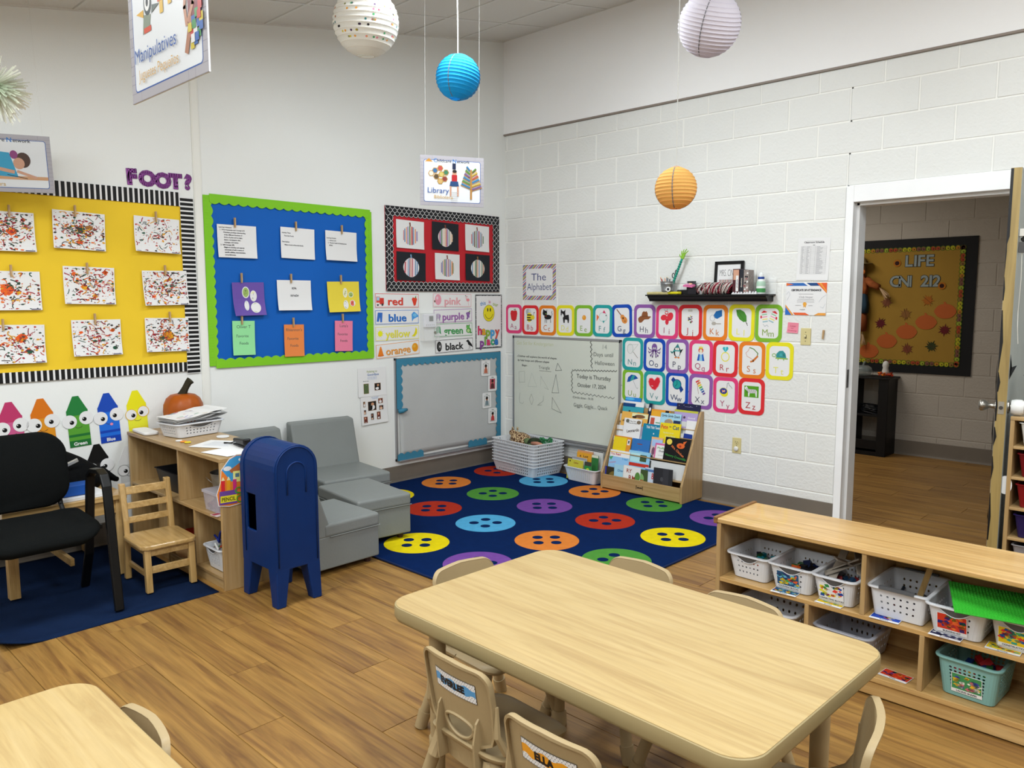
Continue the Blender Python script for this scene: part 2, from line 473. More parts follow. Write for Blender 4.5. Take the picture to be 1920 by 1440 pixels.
# ---- floor of vinyl planks
mb = MB(); mb.box((-0.1, -7.2, -0.05), (9.0, 0.0, -0.006)); mb.box((0.5, 0.0, -0.05), (6.2, 2.9, -0.006))
floor = struct(mb.build('floor', mat('floor_gap', '#4a3420', 0.8)))
PW, PL = 0.182, 1.22
_pl = {}
def plank(xa, xb, y0, y1):
    k = (round(xb - xa, 3), round(y1 - y0, 3))
    if k not in _pl:
        w, h = xb - xa - 0.0012, y1 - y0 - 0.0012; b = 0.0012
        vs = [(0, 0, -0.0035), (w, 0, -0.0035), (w, h, -0.0035), (0, h, -0.0035), (b, b, 0), (w - b, b, 0), (w - b, h - b, 0), (b, h - b, 0)]
        me = bpy.data.meshes.new('plank'); me.from_pydata(vs, [], [(4, 5, 6, 7), (0, 1, 5, 4), (1, 2, 6, 5), (2, 3, 7, 6), (3, 0, 4, 7)])
        me.materials.append(M_plank); _pl[k] = me
    o = bpy.data.objects.new('plank', _pl[k]); COL.objects.link(o); o.parent = floor; o.location = (xa, y0, 0)
y = -5.46; row = 0
while y < 0.0:
    y1 = min(y + PW, 0.0); x = -((row * 0.437) % PL)
    while x < 5.5:
        xa, xb = max(x, 0.0), min(x + PL, 5.5); x += PL
        if xb - xa > 0.03: plank(xa, xb, y, y1)
    y += PW; row += 1
y = 0.0; row = 0
while y < 2.86:
    y1 = min(y + PW, 2.87); x = 1.4 - ((row * 0.531) % PL)
    while x < 4.6:
        lo, hi = (1.4, 4.6) if y > 0.13 else (JX0 + .045, JX1 - .045)
        xa, xb = max(x, lo), min(x + PL, hi); x += PL
        if xb - xa > 0.03: plank(xa, xb, y, y1)
    y += PW; row += 1
# rest of the floor, past what the picture shows: one joined mesh
mb = MB(); y = -7.2; row = 0
while y < 0:
    x = -((row * 0.437) % PL); y1 = y + PW
    while x < 9:
        xa, xb = max(x, 0.0), min(x + PL, 9.0); x += PL
        if y1 <= -5.46 or xa >= 5.5: mb.box((xa, y, -0.005), (xb - .001, min(y1, 0) - .001, 0))
        elif xb > 5.5: mb.box((5.5, y, -0.005), (xb - .001, min(y1, 0) - .001, 0))
    y = y1; row += 1
stuff(mb.build('planks_beyond', M_plank, parent=floor))

# ---- ceiling: sloping lay-in grid (local y runs down the slope)
cg = bpy.data.objects.new('ceiling', None)
mbm = MB(); mbm.box((0, -7.4, 0.03), (9.0, 0.02, 0.06))
ceiling = struct(mbm.build('ceiling', M_tile, loc=(0, 0, C0), rot=(CANG, 0, 0)))
TS = 0.61
X0c, Y0c = -0.085, 0.06
def cell_ok(i, j):
    cx = X0c + (i + .5) * TS; cy = Y0c - (j + .5) * TS
    return not any(abs(cx - lx) < TS * .5 and abs(cy * math.cos(CANG) - ly) < TS * 1.0 for lx, ly, _ in LIGHT_SPOTS)
tm = {}
for i in range(0, 15):
    for j in range(0, 13):
        xa, xb = max(X0c + i * TS, 0), min(X0c + (i + 1) * TS, 9.0)
        ya, yb = Y0c - (j + 1) * TS, min(Y0c - j * TS, 0.0)
        if xb - xa < .05 or not cell_ok(i, j): continue
        k = (round(xb - xa, 3), round(yb - ya, 3))
        if k not in tm:
            q = MB(); b = 0.012; w, h = k
            q.add([(b, b, 0.012), (w - b, b, 0.012), (w - b, h - b, 0.012), (b, h - b, 0.012), (b + .006, b + .006, 0.004), (w - b - .006, b + .006, 0.004), (w - b - .006, h - b - .006, 0.004), (b + .006, h - b - .006, 0.004)],
                  [(7, 6, 5, 4), (4, 5, 1, 0), (5, 6, 2, 1), (6, 7, 3, 2), (7, 4, 0, 3)])
            me = bpy.data.meshes.new('ceiling_tile'); me.from_pydata(q.v, [], q.f); me.materials.append(M_tile); tm[k] = me
        o = bpy.data.objects.new('ceiling_tile', tm[k]); COL.objects.link(o); o.parent = ceiling; o.location = (xa, ya, 0)
for i in range(0, 16):
    x = X0c + i * TS
    if x < 0.02 or x > 9: continue
    q = MB(); q.box((x - .012, -7.3, 0.0), (x + .012, 0.0, 0.012)); q.build('grid_bar', M_bar, parent=ceiling)
for j in range(0, 13):
    y = Y0c - j * TS
    if y > -0.02: continue
    q = MB(); q.box((0, y - .012, -0.001), (9.0, y + .012, 0.012)); q.build('grid_bar', M_bar, parent=ceiling)
q = MB(); q.box((0, -7.3, -0.002), (.02, 0, .012)); q.build('wall_angle', M_bar, parent=ceiling)
q = MB(); q.box((0, -.02, -0.002), (9, 0, .012)); q.build('wall_angle', M_bar, parent=ceiling)
M_diff = mat('lamp_diffuser', '#ffffff', 0.5, emit='#fff6e6', estr=1.2)
for i, (lx, ly, k) in enumerate(LIGHT_SPOTS):
    t = thing('ceiling_light', 'white ceiling troffer light with a frosted diffuser', 'ceiling light', (lx, ly, ceil_z(ly)), group='ceiling troffer lights'); t.rotation_euler = (CANG, 0, 0)
    q = MB(); q.box((-.29, -.59, -0.012), (.29, .59, -0.006)); q.build('diffuser', M_diff, t)
    q = MB()
    for a in ((-.305, -.605, -.295, .605), (.295, -.605, .305, .605), (-.305, -.605, .305, -.595), (-.305, .595, .305, .605)): q.box((a[0], a[1], -.014), (a[2], a[3], .02))
    q.build('frame', M_bar, t)

# ---- door frame (welded steel, painted white)
fr = thing('door_1', 'white painted steel door frame', 'door frame', (0, 0, 0)); del fr['category']; struct(fr)
IX0, IX1, IZ = 3.128, 4.064, 2.125
def jamb(x0, x1, z0, z1, name):
    q = MB(); q.box((x0, -0.018, z0), (x1, 0.158, z1)); return q.build(name, M_white, fr, bevel=0.003)
jamb(JX0, IX0, 0.0, JZ, 'jamb')
jamb(IX1, JX1, 0.0, JZ, 'jamb')
jamb(IX0, IX1, IZ, JZ, 'head')
q = MB(); q.box((IX0, 0.045, 0), (IX0 + .018, 0.158, IZ)); q.box((IX1 - .018, 0.045, 0), (IX1, 0.158, IZ)); q.box((IX0, 0.045, IZ - .018), (IX1, 0.158, IZ))
q.build('door_stop', M_white, fr, bevel=0.002)
q = MB(); q.box((IX0 - .001, 0.0, .93), (IX0 + .0015, .032, 1.05)); q.box((IX0 - .0005, 0.008, .965), (IX0 + .003, .022, 1.015)); q.build('strike_plate', mat('dark_steel', '#4c4a48', 0.4, 0.8), fr)

# ---- hallway beyond the door
mb = MB(); mb.box((0.5, 2.87, -0.02), (6.3, 3.0, 3.0)); wallH = struct(mb.build('wall_hall', M_mortarh))
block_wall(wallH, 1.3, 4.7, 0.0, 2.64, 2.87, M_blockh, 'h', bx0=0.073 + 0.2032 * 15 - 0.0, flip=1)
mb = MB(); mb.box((0.5, 0.14, 2.64), (6.3, 2.9, 2.68)); struct(mb.build('ceiling_hall', M_tile))
mb = MB(); mb.box((0.4, 0.1, -.02), (0.5, 3.0, 2.7)); struct(mb.build('wall_corridor_left', M_dry))
mb = MB(); mb.box((6.2, 0.1, -.02), (6.3, 3.0, 2.7)); struct(mb.build('wall_corridor_right', M_dry))
# ================================================================== THINGS ON THE LEFT WALL
M_print = colmat('printed_ink', 0.55)
M_pin = wood('pin_wood', '#c9ab80', '#b8976a', '#9a7a50', 3, 0.6, 'z')
M_wire = mat('steel_wire', '#9a9a9a', 0.35, 0.9)
def strip_border(mb, p0, p1, wd, scal, col, z0, z1, n_s, side):
    """paper border strip with a scalloped inner edge; p0->p1 is the outer edge, side the inward normal"""
    (ax, ay), (bx, by) = p0, p1; L = math.hypot(bx - ax, by - ay); dx, dy = (bx - ax) / L, (by - ay) / L; nx, ny = side
    pts = [(ax, ay), (bx, by)]; K = 6
    for i in range(n_s * K, -1, -1):
        t = i / (n_s * K); w = wd + scal * abs(math.sin(PI * t * n_s)) if scal else wd
        pts.append((ax + dx * L * t + nx * w, ay + dy * L * t + ny * w))
    if (dx * ny - dy * nx) < 0: pts.reverse()
    mb.prism(pts, -z1, -z0, col=col)

# ---- yellow board with black and white striped border
yb = thing('bulletin_board', 'yellow paper bulletin board with black and white striped border on left wall', 'bulletin board')
place(yb, 'A', 0, 0, 0.0)
YL, YR, YT, YB = -4.75, -2.978, 2.125, 1.095
q = MB(); q.col = '#d3b021'
nx, ny = 34, 20
def yz(u, v): return 0.006 + 0.0025 * math.sin(u * 7 + v * 5) * math.sin(v * 9) + (0.004 * math.sin(u * 23 + v * 30) if v < 1.2 else 0)
g = [(YL + (YR - YL) * i / nx, -yz(YL + (YR - YL) * i / nx, YB + (YT - YB) * j / ny), YB + (YT - YB) * j / ny) for j in range(ny + 1) for i in range(nx + 1)]
q.add(g, [(j * (nx + 1) + i, j * (nx + 1) + i + 1, (j + 1) * (nx + 1) + i + 1, (j + 1) * (nx + 1) + i) for j in range(ny) for i in range(nx)])
q.build('backing_paper', mat('yellow_paper', '#cfae26', 0.7, vary=0.04, vscale=3, gain=1.25), yb, smooth=True)
def stripes(name, x0, x1, z0, z1, vert, n):
    q = MB(); q.box((x0, -0.0125, z0), (x1, -0.011, z1), '#eeeeea')
    if vert:
        for i in range(n):
            a = x0 + (x1 - x0) * (i + .12) / n; b = x0 + (x1 - x0) * (i + .76) / n; q.box((a, -0.0128, z0), (b, -0.0124, z1), '#141414')
    else:
        for i in range(n):
            a = z0 + (z1 - z0) * (i + .12) / n; b = z0 + (z1 - z0) * (i + .76) / n; q.box((x0, -0.0128, a), (x1, -0.0124, b), '#141414')
    o = q.build(name, M_print, yb); o['label'] = 'black and white striped paper border strip'; return o
stripes('border_strip', YL, -2.99, 2.105, 2.192, True, 56)
stripes('border_strip', -2.99, -2.905, 1.03, 2.165, False, 40)
stripes('border_strip', YL, -2.985, 1.045, 1.105, True, 56)
def splat(seed, w, h, dens=1.0, blobs=()):
    r = random.Random(seed); A = Art(); cols = ['#7e1f2a', '#a33a2c', '#2d3b33', '#c08a1e', '#8c2430', '#3a3030', '#d2601f', '#214a35']
    for (bx, by, br, c) in blobs:
        for k in range(5):
            A.poly([(bx * w + br * w * r.uniform(.4, 1.1) * math.cos(a) + r.uniform(-.02, .02) * w, by * h + br * w * r.uniform(.3, 1) * math.sin(a)) for a in [i * PI / 5 for i in range(10)]], c, 0)
        A.L += 1
    for i in range(int(300 * dens)):
        x = max(-.46, min(.46, r.gauss(0, .27))) * w; y = max(-.46, min(.44, r.gauss(0, .26))) * h
        c = r.choice(cols); s = w * r.choice([.007, .009, .012, .016, .026]); a = r.uniform(0, PI)
        if r.random() < .22:
            L = w * r.uniform(.05, .16); th = r.uniform(0, PI); cv = r.uniform(-.6, .6)
            pts = []
            for k in range(5):
                pts.append((x, y)); x += math.cos(th) * L / 4; y += math.sin(th) * L / 5; th += cv
                x = max(-.47 * w, min(.47 * w, x)); y = max(-.46 * h, min(.46 * h, y))
            A.line(pts, w * r.uniform(.008, .02), c, 0)
        else:
            A.poly([(x + s * r.uniform(.6, 1.6) * math.cos(a + b), y + s * r.uniform(.4, 1) * math.sin(a + b)) for b in [k * PI / 3 for k in range(6)]], c, 0)
        if i % 30 == 0: A.L += 1
    A.L += 1
    A.rect(.3 * w, -.49 * h, .47 * w, -.465 * h, '#55556a', 0); A.rect(-.47 * w, -.49 * h, -.38 * w, -.47 * h, '#8a8a96', 0)
    return A
def curl(w, h, k=0.012, seed=0):
    r = random.Random(seed); a, b = r.uniform(.5, 1.2), r.uniform(-.4, .4)
    return lambda u, v: k * (max(0, (-v / h + .1)) ** 2 * 1.6 * a + (max(0, -u / w - .1) ** 2) * 2.0 * max(0, .4 - v / h) + b * .3 * (u / w) ** 2)
OR, GR, YE, DR = '#d4531f', '#1f4a36', '#c8901c', '#8e2230'
arts = [(-3.968, 1.889, .28, 0, 'spatter painting with an orange patch, top left on the yellow board', [(.1, 0, .1, OR), (.3, .3, .04, DR)], 1.2),
        (-3.595, 1.914, .283, 2, 'spatter painting with a dark green smear, top row middle on the yellow board', [(.02, .02, .09, GR), (0, -.3, .07, OR), (.2, .1, .07, '#8a5a2a')], 1.3),
        (-3.146, 1.914, .28, 2, 'sparse dark red spatter painting, top right on the yellow board', [(-.3, .03, .03, GR)], .6),
        (-3.957, 1.562, .28, 0, 'spatter painting with orange left and a yellow drip, middle row left edge', [(-.1, 0, .14, OR), (.1, -.05, .05, YE)], .8),
        (-3.556, 1.595, .283, 1, 'spatter painting with yellow swirls and orange top corner, centre of the yellow board', [(.32, .36, .06, OR), (-.3, .3, .05, OR), (-.1, -.05, .07, YE), (.1, -.28, .05, YE)], 1.0),
        (-3.109, 1.585, .28, -1, 'spatter painting with orange dot low left, middle right on the yellow board', [(-.28, -.25, .05, OR), (.1, .25, .05, YE), (.15, .05, .06, '#3f5a52')], 1.2),
        (-3.952, 1.263, .28, 1, 'spatter painting with a big orange red blob, bottom left on the yellow board', [(.08, .15, .11, OR), (.2, -.2, .06, GR)], .9),
        (-3.531, 1.285, .276, 0, 'spatter painting with orange and green spots, bottom middle on the yellow board', [(-.32, .15, .04, OR), (.33, .2, .05, OR), (-.05, -.1, .04, GR), (.12, -.08, .04, GR), (.35, -.3, .05, GR)], .8),
        (-3.112, 1.288, .275, 1, 'spatter painting with a mustard brown centre, bottom right on the yellow board', [(.02, -.02, .15, '#b5721c'), (-.12, -.1, .08, '#5a5a3a'), (.08, -.02, .08, YE)], 1.1)]
for i, (u, v, w, ro, lb, bl, dn) in enumerate(arts):
    h = w * .775
    card('splatter_painting', lb, 'painting', 'spatter paintings pinned to the yellow board', 'A', u, v, w, h, '#e9e7e2', splat(50 + i, w, h, dn, bl), math.radians(ro), off=0.016, t=0.0008, bend=curl(w, h, .03, i))
def clothespin(u, v, off, label, group, wall='A', h=0.066, roll=0.0):
    t = thing('clothespin', label, 'clothespin', group=group); place(t, wall, u, v, off, roll)
    for s in (-1, 1):
        q = MB(); w = .0048
        q.prism([(-.0085 - s * th, L) for L, th in [(-h * .42, 0), (-h * .1, .0035), (0, .002), (h * .58, .004), (h * .58, .0075), (-h * .1, .0068), (-h * .42, .003)]], -w, w, 'yz')
        q.build('prong', M_pin, t, fix=True)
    q = MB(); q.tube([(x, -.0085 + .0042 * math.cos(x * 2500), .0042 * math.sin(x * 2500)) for x in [(-.005 + .01 * i / 24) for i in range(25)]], .0008, 5); q.build('spring', M_wire, t)
    return t
pp = [(-3.95, 2.0, 'left edge', 'top'), (-3.614, 2.026, 'middle', 'top'), (-3.151, 2.026, 'right', 'top'), (-3.96, 1.672, 'left edge', 'centre'), (-3.567, 1.696, 'middle', 'centre'), (-3.11, 1.695, 'right', 'centre'), (-4.017, 1.373, 'left edge', 'bottom'), (-3.54, 1.396, 'middle', 'bottom'), (-3.094, 1.401, 'right', 'bottom')]
for u, v, a, b in pp: clothespin(u, v - .005, 0.0165, 'wooden clothespin holding the spatter painting at %s of the %s row' % (a, b), 'clothespins on the yellow board')
# ---- FOOT? letters
for k, (ch, u, v, ro, lb) in enumerate([('F', -3.275, 2.264, -3, 'purple paper letter F above the striped border'), ('O', -3.183, 2.263, 0, 'purple paper letter O, first after the F'), ('O', -3.088, 2.26, 0, 'purple paper letter O, just before the T'), ('T', -3.008, 2.263, -1, 'purple paper letter T before the question mark'), ('?', -2.929, 2.266, 4, 'purple paper question mark beside the wall batten')]):
    vs, fs, tw = text_tris(ch, .075); kk = .098 / .82
    q = MB(); x0 = tw / 2
    q.add([((x - x0) * kk * 1.02, -.0035, (y - .365) * kk) for x, y in vs], fs, '#8a4a92')
    cen = [((x - x0) * kk * 1.02, (y - .365) * kk) for x, y in vs]
    q.add([(x * 1.0, -.0035, z) for x, z in cen] + [(x, -.0015, z) for x, z in cen], [tuple(f) for f in fs], '#8a4a92')
    # give the cut-out its thickness
    e = {}
    for f in fs:
        for i in range(len(f)):
            a, b = f[i], f[(i + 1) % len(f)]
            e[(a, b)] = e.get((a, b), 0) + 1
    n0 = len(q.v); q.add([(x, -.0035, z) for x, z in cen] + [(x, 0, z) for x, z in cen], [(a, b, b + len(cen), a + len(cen)) for (a, b) in e if (b, a) not in e], '#5e2f66')
    o = q.build('paper_letter', M_print); tag(o, lb, 'letter', 'purple letters above the yellow board'); place(o, 'A', u, v, .001, math.radians(ro))

# ---- crayon cut-outs
def crayon(u, v, c1, c2, c3, name, lb, glasses=None, tongue=False, pale=False, py=(0, 0), w=.118, roll=0):
    h = .305; A = Art(); W = w
    poly = [(-W * .5, -h / 2), (W * .5, -h / 2 + .004), (W * .5, h * .22), (W * .46, h * .24), (W * .14, h / 2), (-W * .14, h / 2), (-W * .46, h * .24), (-W * .5, h * .22)]
    A.rect(-W * .5, -h * .42, W * .5, h * .12, c2)
    A.rect(-W * .5, -h * .30, W * .5, -h * .25, c3); A.rect(-W * .5, -h / 2, W * .5, -h * .37, c3)
    if not pale: A.text(name, 0, -h * .435, .021, '#f2f2ee', .03)
    A.line([(-.02, -h * .1), (-.012, -h * .122), (0, -h * .13), (.012, -h * .122), (.02, -h * .1)], .0025, '#3a2a28')
    if tongue: A.ell(.012, -h * .135, .009, .008, '#d77a96')
    t = thing('crayon_cutout', lb, 'wall cutout', group='crayon cutouts on the left wall'); place(t, 'A', u, v, .002, math.radians(roll))
    sheet('sheet', poly, .0012, c1).parent = t
    A.build('print', t, .0014)
    for s in (-1, 1):
        r = .040 if not glasses else .034; ex = s * .037; ey = h * .03 + (.006 * s)
        if not glasses: ex = s * .047
        q = MB(); q.prism([(ex + r * math.cos(a * PI / 14), ey + r * math.sin(a * PI / 14)) for a in range(28)], -.0032, -.0022, col='#e6e5e1'); o = q.build('eye', M_print, t)
        B = Art(); B.L = 1; px, pz = ex + py[0] * .4 - s * .012, ey + py[1] - .006
        if glasses: B.ring(ex, ey, r + .002, r + .002, .004, glasses)
        B.ell(px, pz, .0125, .0125, '#0d0d0d'); B.ell(px - .005, pz + .005, .003, .003, '#ffffff')
        B.build('pupil', o, .0033)
    return t
crayon(-4.005, .785, '#a33059', '#b04d78', '#8e2a52', 'Pink', 'pink crayon cutout with big eyes at left edge of picture', roll=-3)
crayon(-3.846, .79, '#bb6413', '#c07d1b', '#a85a10', 'Orange', 'orange crayon cutout with far apart eyes above the black chair', py=(.02, 0), roll=-3)
crayon(-3.66, .788, '#1f6b32', '#4b8a2c', '#1c5f2b', 'Green', 'green crayon cutout with the word Green', roll=-3)
crayon(-3.487, .791, '#163f9c', '#1c5fc0', '#12389a', 'Blue', 'blue crayon cutout sticking its tongue out, word Blue', tongue=True, roll=-3)
crayon(-3.318, .793, '#ddc419', '#e0cb30', '#d0c02a', 'Yellow', 'yellow crayon cutout with round glasses', glasses='#c8a23a', roll=-3)
crayon(-3.558, .484, '#0c0c0c', '#191919', '#080808', 'Black', 'black crayon cutout low on wall behind the desk', roll=-3)
crayon(-3.381, .449, '#cfcfcb', '#b4b5b4', '#c6c6c4', 'Grey', 'faded grey crayon cutout with round glasses beside the wooden shelf', glasses='#8d8d8b', pale=True, roll=-3)

# ---- blue board with scalloped green border
bb = thing('bulletin_board', 'blue paper bulletin board with scalloped lime green border', 'bulletin board'); place(bb, 'A', 0, 0, 0.0)
q = MB(); nx, ny = 24, 20; x0, x1, z0, z1 = -2.80, -1.50, 1.07, 2.18
g = [(x0 + (x1 - x0) * i / nx, -(.006 + .0015 * math.sin(i * .9) * math.sin(j * .6)), z0 + (z1 - z0) * j / ny) for j in range(ny + 1) for i in range(nx + 1)]
q.add(g, [(j * (nx + 1) + i, j * (nx + 1) + i + 1, (j + 1) * (nx + 1) + i + 1, (j + 1) * (nx + 1) + i) for j in range(ny) for i in range(nx)])
q.build('backing_paper', mat('blue_paper', '#0250a0', 0.65, vary=0.03, vscale=3, gain=1.25), bb, smooth=True)
M_green = mat('lime_border', '#6fae1d', 0.6, gain=1.25)
for nm, p0, p1, wd, ns, sd, a in (('l', (-2.838, 1.066), (-2.838, 2.194), .052, 17, (1, 0), .009), ('r', (-1.497, 1.056), (-1.497, 2.185), .052, 17, (-1, 0), .010), ('t', (-2.795, 2.204), (-1.51, 2.2), .052, 19, (0, -1), .012), ('b', (-2.795, 1.05), (-1.503, 1.048), .052, 19, (0, 1), .0125)):
    q = MB(); strip_border(q, p0, p1, wd, .014, None, a, a + .0015, ns, sd)
    if nm in 'lr':
        for k in range(60): z = 1.07 + k * .0187; q.box((p0[0] + .002 * sd[0] - (.0 if sd[0] > 0 else .03), -a - .003, z), (p0[0] + .002 * sd[0] + (.03 if sd[0] > 0 else 0), -a - .0012, z + .008))
    q.build('border_strip', M_green, bb, fix=True)
def lines_art(rows, w, h, x0=-.46, col='#2a2a30', hh=.011, bold=.03, lead=.022, top=.42):
    A = Art(); y = top * h
    for s, ind, *bo in rows:
        if s: A.text(s, x0 * w + ind, y, hh, col, bold if not bo else bo[0], 'l')
        y -= lead
    return A
def food_art(pal, seed):
    A = Art(); r = random.Random(seed)
    for (x, y, sx, sy) in pal:
        A.ell(x, y, sx * 1.25, sy * 1.2, '#efece2')
        A.ell(x, y, sx, sy, r.choice(['#b98a3a', '#8aa35a', '#c9564a', '#7a96a8', '#d7cba0']))
        for k in range(4): A.line([(x + r.uniform(-sx, sx) * .7, y + r.uniform(-sy, sy) * .7), (x + r.uniform(-sx, sx) * .7, y + r.uniform(-sy, sy) * .7)], .002, '#44403a')
    return A
L1 = lines_art([('Learning Indicators:', 0), ('1.  Print Awareness and Concept (LF)', .008), ('•Develops growing understanding', .03), ('of the different functions of', .035), ('forms of print such as signs,', .035), ('letters, newspapers, lists,', .035), ('messages, and menus.', .035), ('2.  Self-Concept (SE)', .008), ('•Begins to develop and express', .03), ('awareness of self in terms of', .035), ('specific abilities, characteristics,', .035), ('and preferences.', .035)], .28, .217, hh=.0085, lead=.0165)
L2 = lines_art([('', 0), ('Activity Time:', 0), ('Favorite Foods', .02), ('', 0), ('Description:', 0), ('Make a book of favorite foods.', .02)], .276, .217, hh=.009, lead=.021)
L3 = lines_art([('', 0), ('', 0), ('Learning Domain:', 0), ('1.  Literacy (LF)', .01), ('2.  Physical Health & Development', .01), ('(PDH)', .02)], .276, .217, hh=.0085, lead=.018)
L5 = Art().text('KFA', 0, .05, .015, '#1c1c20', .04).text('10/16/24', 0, -.002, .014, '#1c1c20', .04)
def fav(nm): return Art().text(nm, 0, .078, .022, '#3a4a4a', .0).text('Favorite', -.01, .015, .02, '#3a4a4a').text('Foods', .0, -.035, .02, '#3a4a4a')
G = 'papers clipped to the blue board'
bp = [(-2.613, 1.901, .28, .218, '#dfe1e4', L1, 0, 'white page full of small print, top left on the blue board', 0.01),
      (-2.152, 1.911, .274, .218, '#dcdfe3', L2, 1, 'white page headed Activity Time, top middle on the blue board', .015),
      (-1.784, 1.909, .276, .218, '#dcdfe3', L3, 1, 'white page headed Learning Domain, top right on the blue board', .015),
      (-2.546, 1.515, .234, .226, '#5d4790', food_art([(-.02, .045, .022, .033), (.035, .02, .02, .032), (-.02, -.045, .014, .028), (.045, -.06, .03, .03)], 1), -1, 'purple page with food stickers on the blue board', .035),
      (-2.192, 1.541, .273, .215, '#dcdfe3', L5, 0, 'white page with a date in the middle of the blue board', .02),
      (-1.774, 1.531, .285, .228, '#cdb83c', food_art([(.015, .03, .016, .03), (.065, .015, .018, .018), (.015, -.06, .018, .028), (.075, -.05, .02, .02)], 5), -1, 'mustard yellow page with food stickers on the blue board', .03),
      (-2.593, 1.248, .163, .235, '#83c48b', fav('Oliver T'), 1, 'mint green booklet with handwriting, bottom left on the blue board', .01),
      (-2.206, 1.216, .160, .230, '#e0763f', fav("Rhiannon's"), 1, 'orange booklet with handwriting, bottom middle on the blue board', .01),
      (-1.782, 1.234, .158, .230, '#d1708a', fav("Luna's"), 2, 'pink booklet with handwriting, bottom right on the blue board', .01)]
for i, (u, v, w, h, c, A, ro, lb, k) in enumerate(bp):
    card('pinned_paper', lb, 'paper', G, 'A', u, v, w, h, c, A, math.radians(ro), off=.0175, t=.0008 if i < 6 else .003, bend=curl(w, h, k, i + 20))
for i, (u, v, s) in enumerate([(-2.63, 2.02, 'the page full of small print'), (-2.168, 2.026, 'the Activity Time page'), (-1.781, 2.026, 'the Learning Domain page'), (-2.597, 1.652, 'the purple page'), (-2.22, 1.655, 'the white page with a date'), (-1.8, 1.655, 'the mustard yellow page'), (-2.606, 1.368, 'the mint green booklet'), (-2.212, 1.342, 'the orange booklet'), (-1.792, 1.364, 'the pink booklet')]):
    clothespin(u, v, .0185, 'small wooden clothespin clipping ' + s, 'clothespins on the blue board')

# ---- red board, black scale pattern border, pumpkin art
rb = thing('bulletin_board', 'red bulletin board with black and white scale pattern border', 'bulletin board'); place(rb, 'A', 0, 0, 0.0)
RX0, RX1, RZ0, RZ1 = -1.362, -.088, 1.576, 2.25
q = MB(); q.box((RX0, -.004, RZ0), (RX1, 0, RZ1)); q.build('backing_paper', mat('red_paper', '#a81f28', .7, gain=1.25), rb)
def scales(x0, x1, z0, z1, horiz, n, off, flip):
    A = Art(); A.L = 1; rows = 3
    if horiz:
        cw = (x1 - x0) / n; rh = (z1 - z0) / rows
        for r in range(rows):
            for i in range(n):
                cx = x0 + (i + .5 + (.5 if r % 2 else 0)) * cw
                if cx + cw / 2 > x1 + .01: continue
                cy = z0 + (r + .1) * rh if not flip else z1 - (r + .1) * rh
                s = 1 if not flip else -1
                A.line([(cx + cw * .5 * math.cos(a), cy + s * rh * .95 * math.sin(a)) for a in [PI * k / 8 for k in range(9)]], .0035, '#e8e8e6', 0)
    else:
        cw = (z1 - z0) / n; rh = (x1 - x0) / rows
        for r in range(rows):
            for i in range(n):
                cz = z0 + (i + .5 + (.5 if r % 2 else 0)) * cw
                if cz + cw / 2 > z1 + .01: continue
                cx = x0 + (r + .1) * rh if not flip else x1 - (r + .1) * rh
                s = 1 if not flip else -1
                A.line([(cx + s * rh * .95 * math.sin(a), cz + cw * .5 * math.cos(a)) for a in [PI * k / 8 for k in range(9)]], .0035, '#e8e8e6', 0)
    return A
BW = .082
for nm, p0, p1, ns, sd, a, hz in (('l', (RX0, RZ0), (RX0, RZ1), 13, (1, 0), .006, 0), ('r', (RX1, RZ0), (RX1, RZ1), 13, (-1, 0), .008, 0), ('t', (RX0, RZ1), (RX1, RZ1), 27, (0, -1), .010, 1), ('b', (RX0, RZ0), (RX1, RZ0), 27, (0, 1), .012, 1)):
    q = MB(); strip_border(q, p0, p1, BW - .012, .012, None, a, a + .0012, ns, sd)
    o = q.build('border_strip', mat('black_border', '#15161a', .6, gain=1.25), rb, fix=True)
    if hz: A = scales(RX0, RX1, RZ0 if nm == 'b' else RZ1 - BW + .006, RZ0 + BW - .006 if nm == 'b' else RZ1, True, ns, 0, nm == 't')
    else: A = scales(RX0 if nm == 'l' else RX1 - BW + .006, RX0 + BW - .006 if nm == 'l' else RX1, RZ0 + (.0 if hz else .07), RZ1 - (.0 if hz else .07), False, ns - 2, 0, nm == 'r')
    A.build('scale_pattern', o, a + .0014)
def pumpkin_art(pal, stem, dark, seed, tw=.5):
    A = Art(); r = random.Random(seed); R0 = .078
    def outl(a):
        k = 1 + .04 * math.cos(4 * a); rr = R0 * k * (1 - .10 * max(0, math.sin(a)) ** 6 - .08 * max(0, -math.sin(a)) ** 6); return (rr * 1.02 * math.cos(a), rr * 1.06 * math.sin(a) - .008)
    A.poly([outl(2 * PI * i / 40) for i in range(40)], pal[0])
    x = -.072; i = 1
    while x < .07:
        w = r.uniform(.006, .014); c = pal[1 + i % (len(pal) - 1)]; i += 1
        xm = x + w / 2; hh = .083 * math.sqrt(max(0, 1 - (xm / .083) ** 2)) - .004
        A.poly([(x, -hh - .006), (x + w, -hh - .006), (x + w * .9 + .004 * tw, hh - .012), (x + .004 * tw, hh - .012)], c, 0)
        x += w + r.uniform(.001, .009)
    A.L += 1
    A.poly([(-.006, .065), (.006, .066), (.002, .098), (-.012, .096)], stem)
    return A
OR1, RD1, BL1, GN1, PU1, PK1, BR1 = '#d98a6a', '#a8404a', '#5f7f9f', '#5a7a5a', '#7a6aa0', '#e3b6a8', '#6a4a3a'
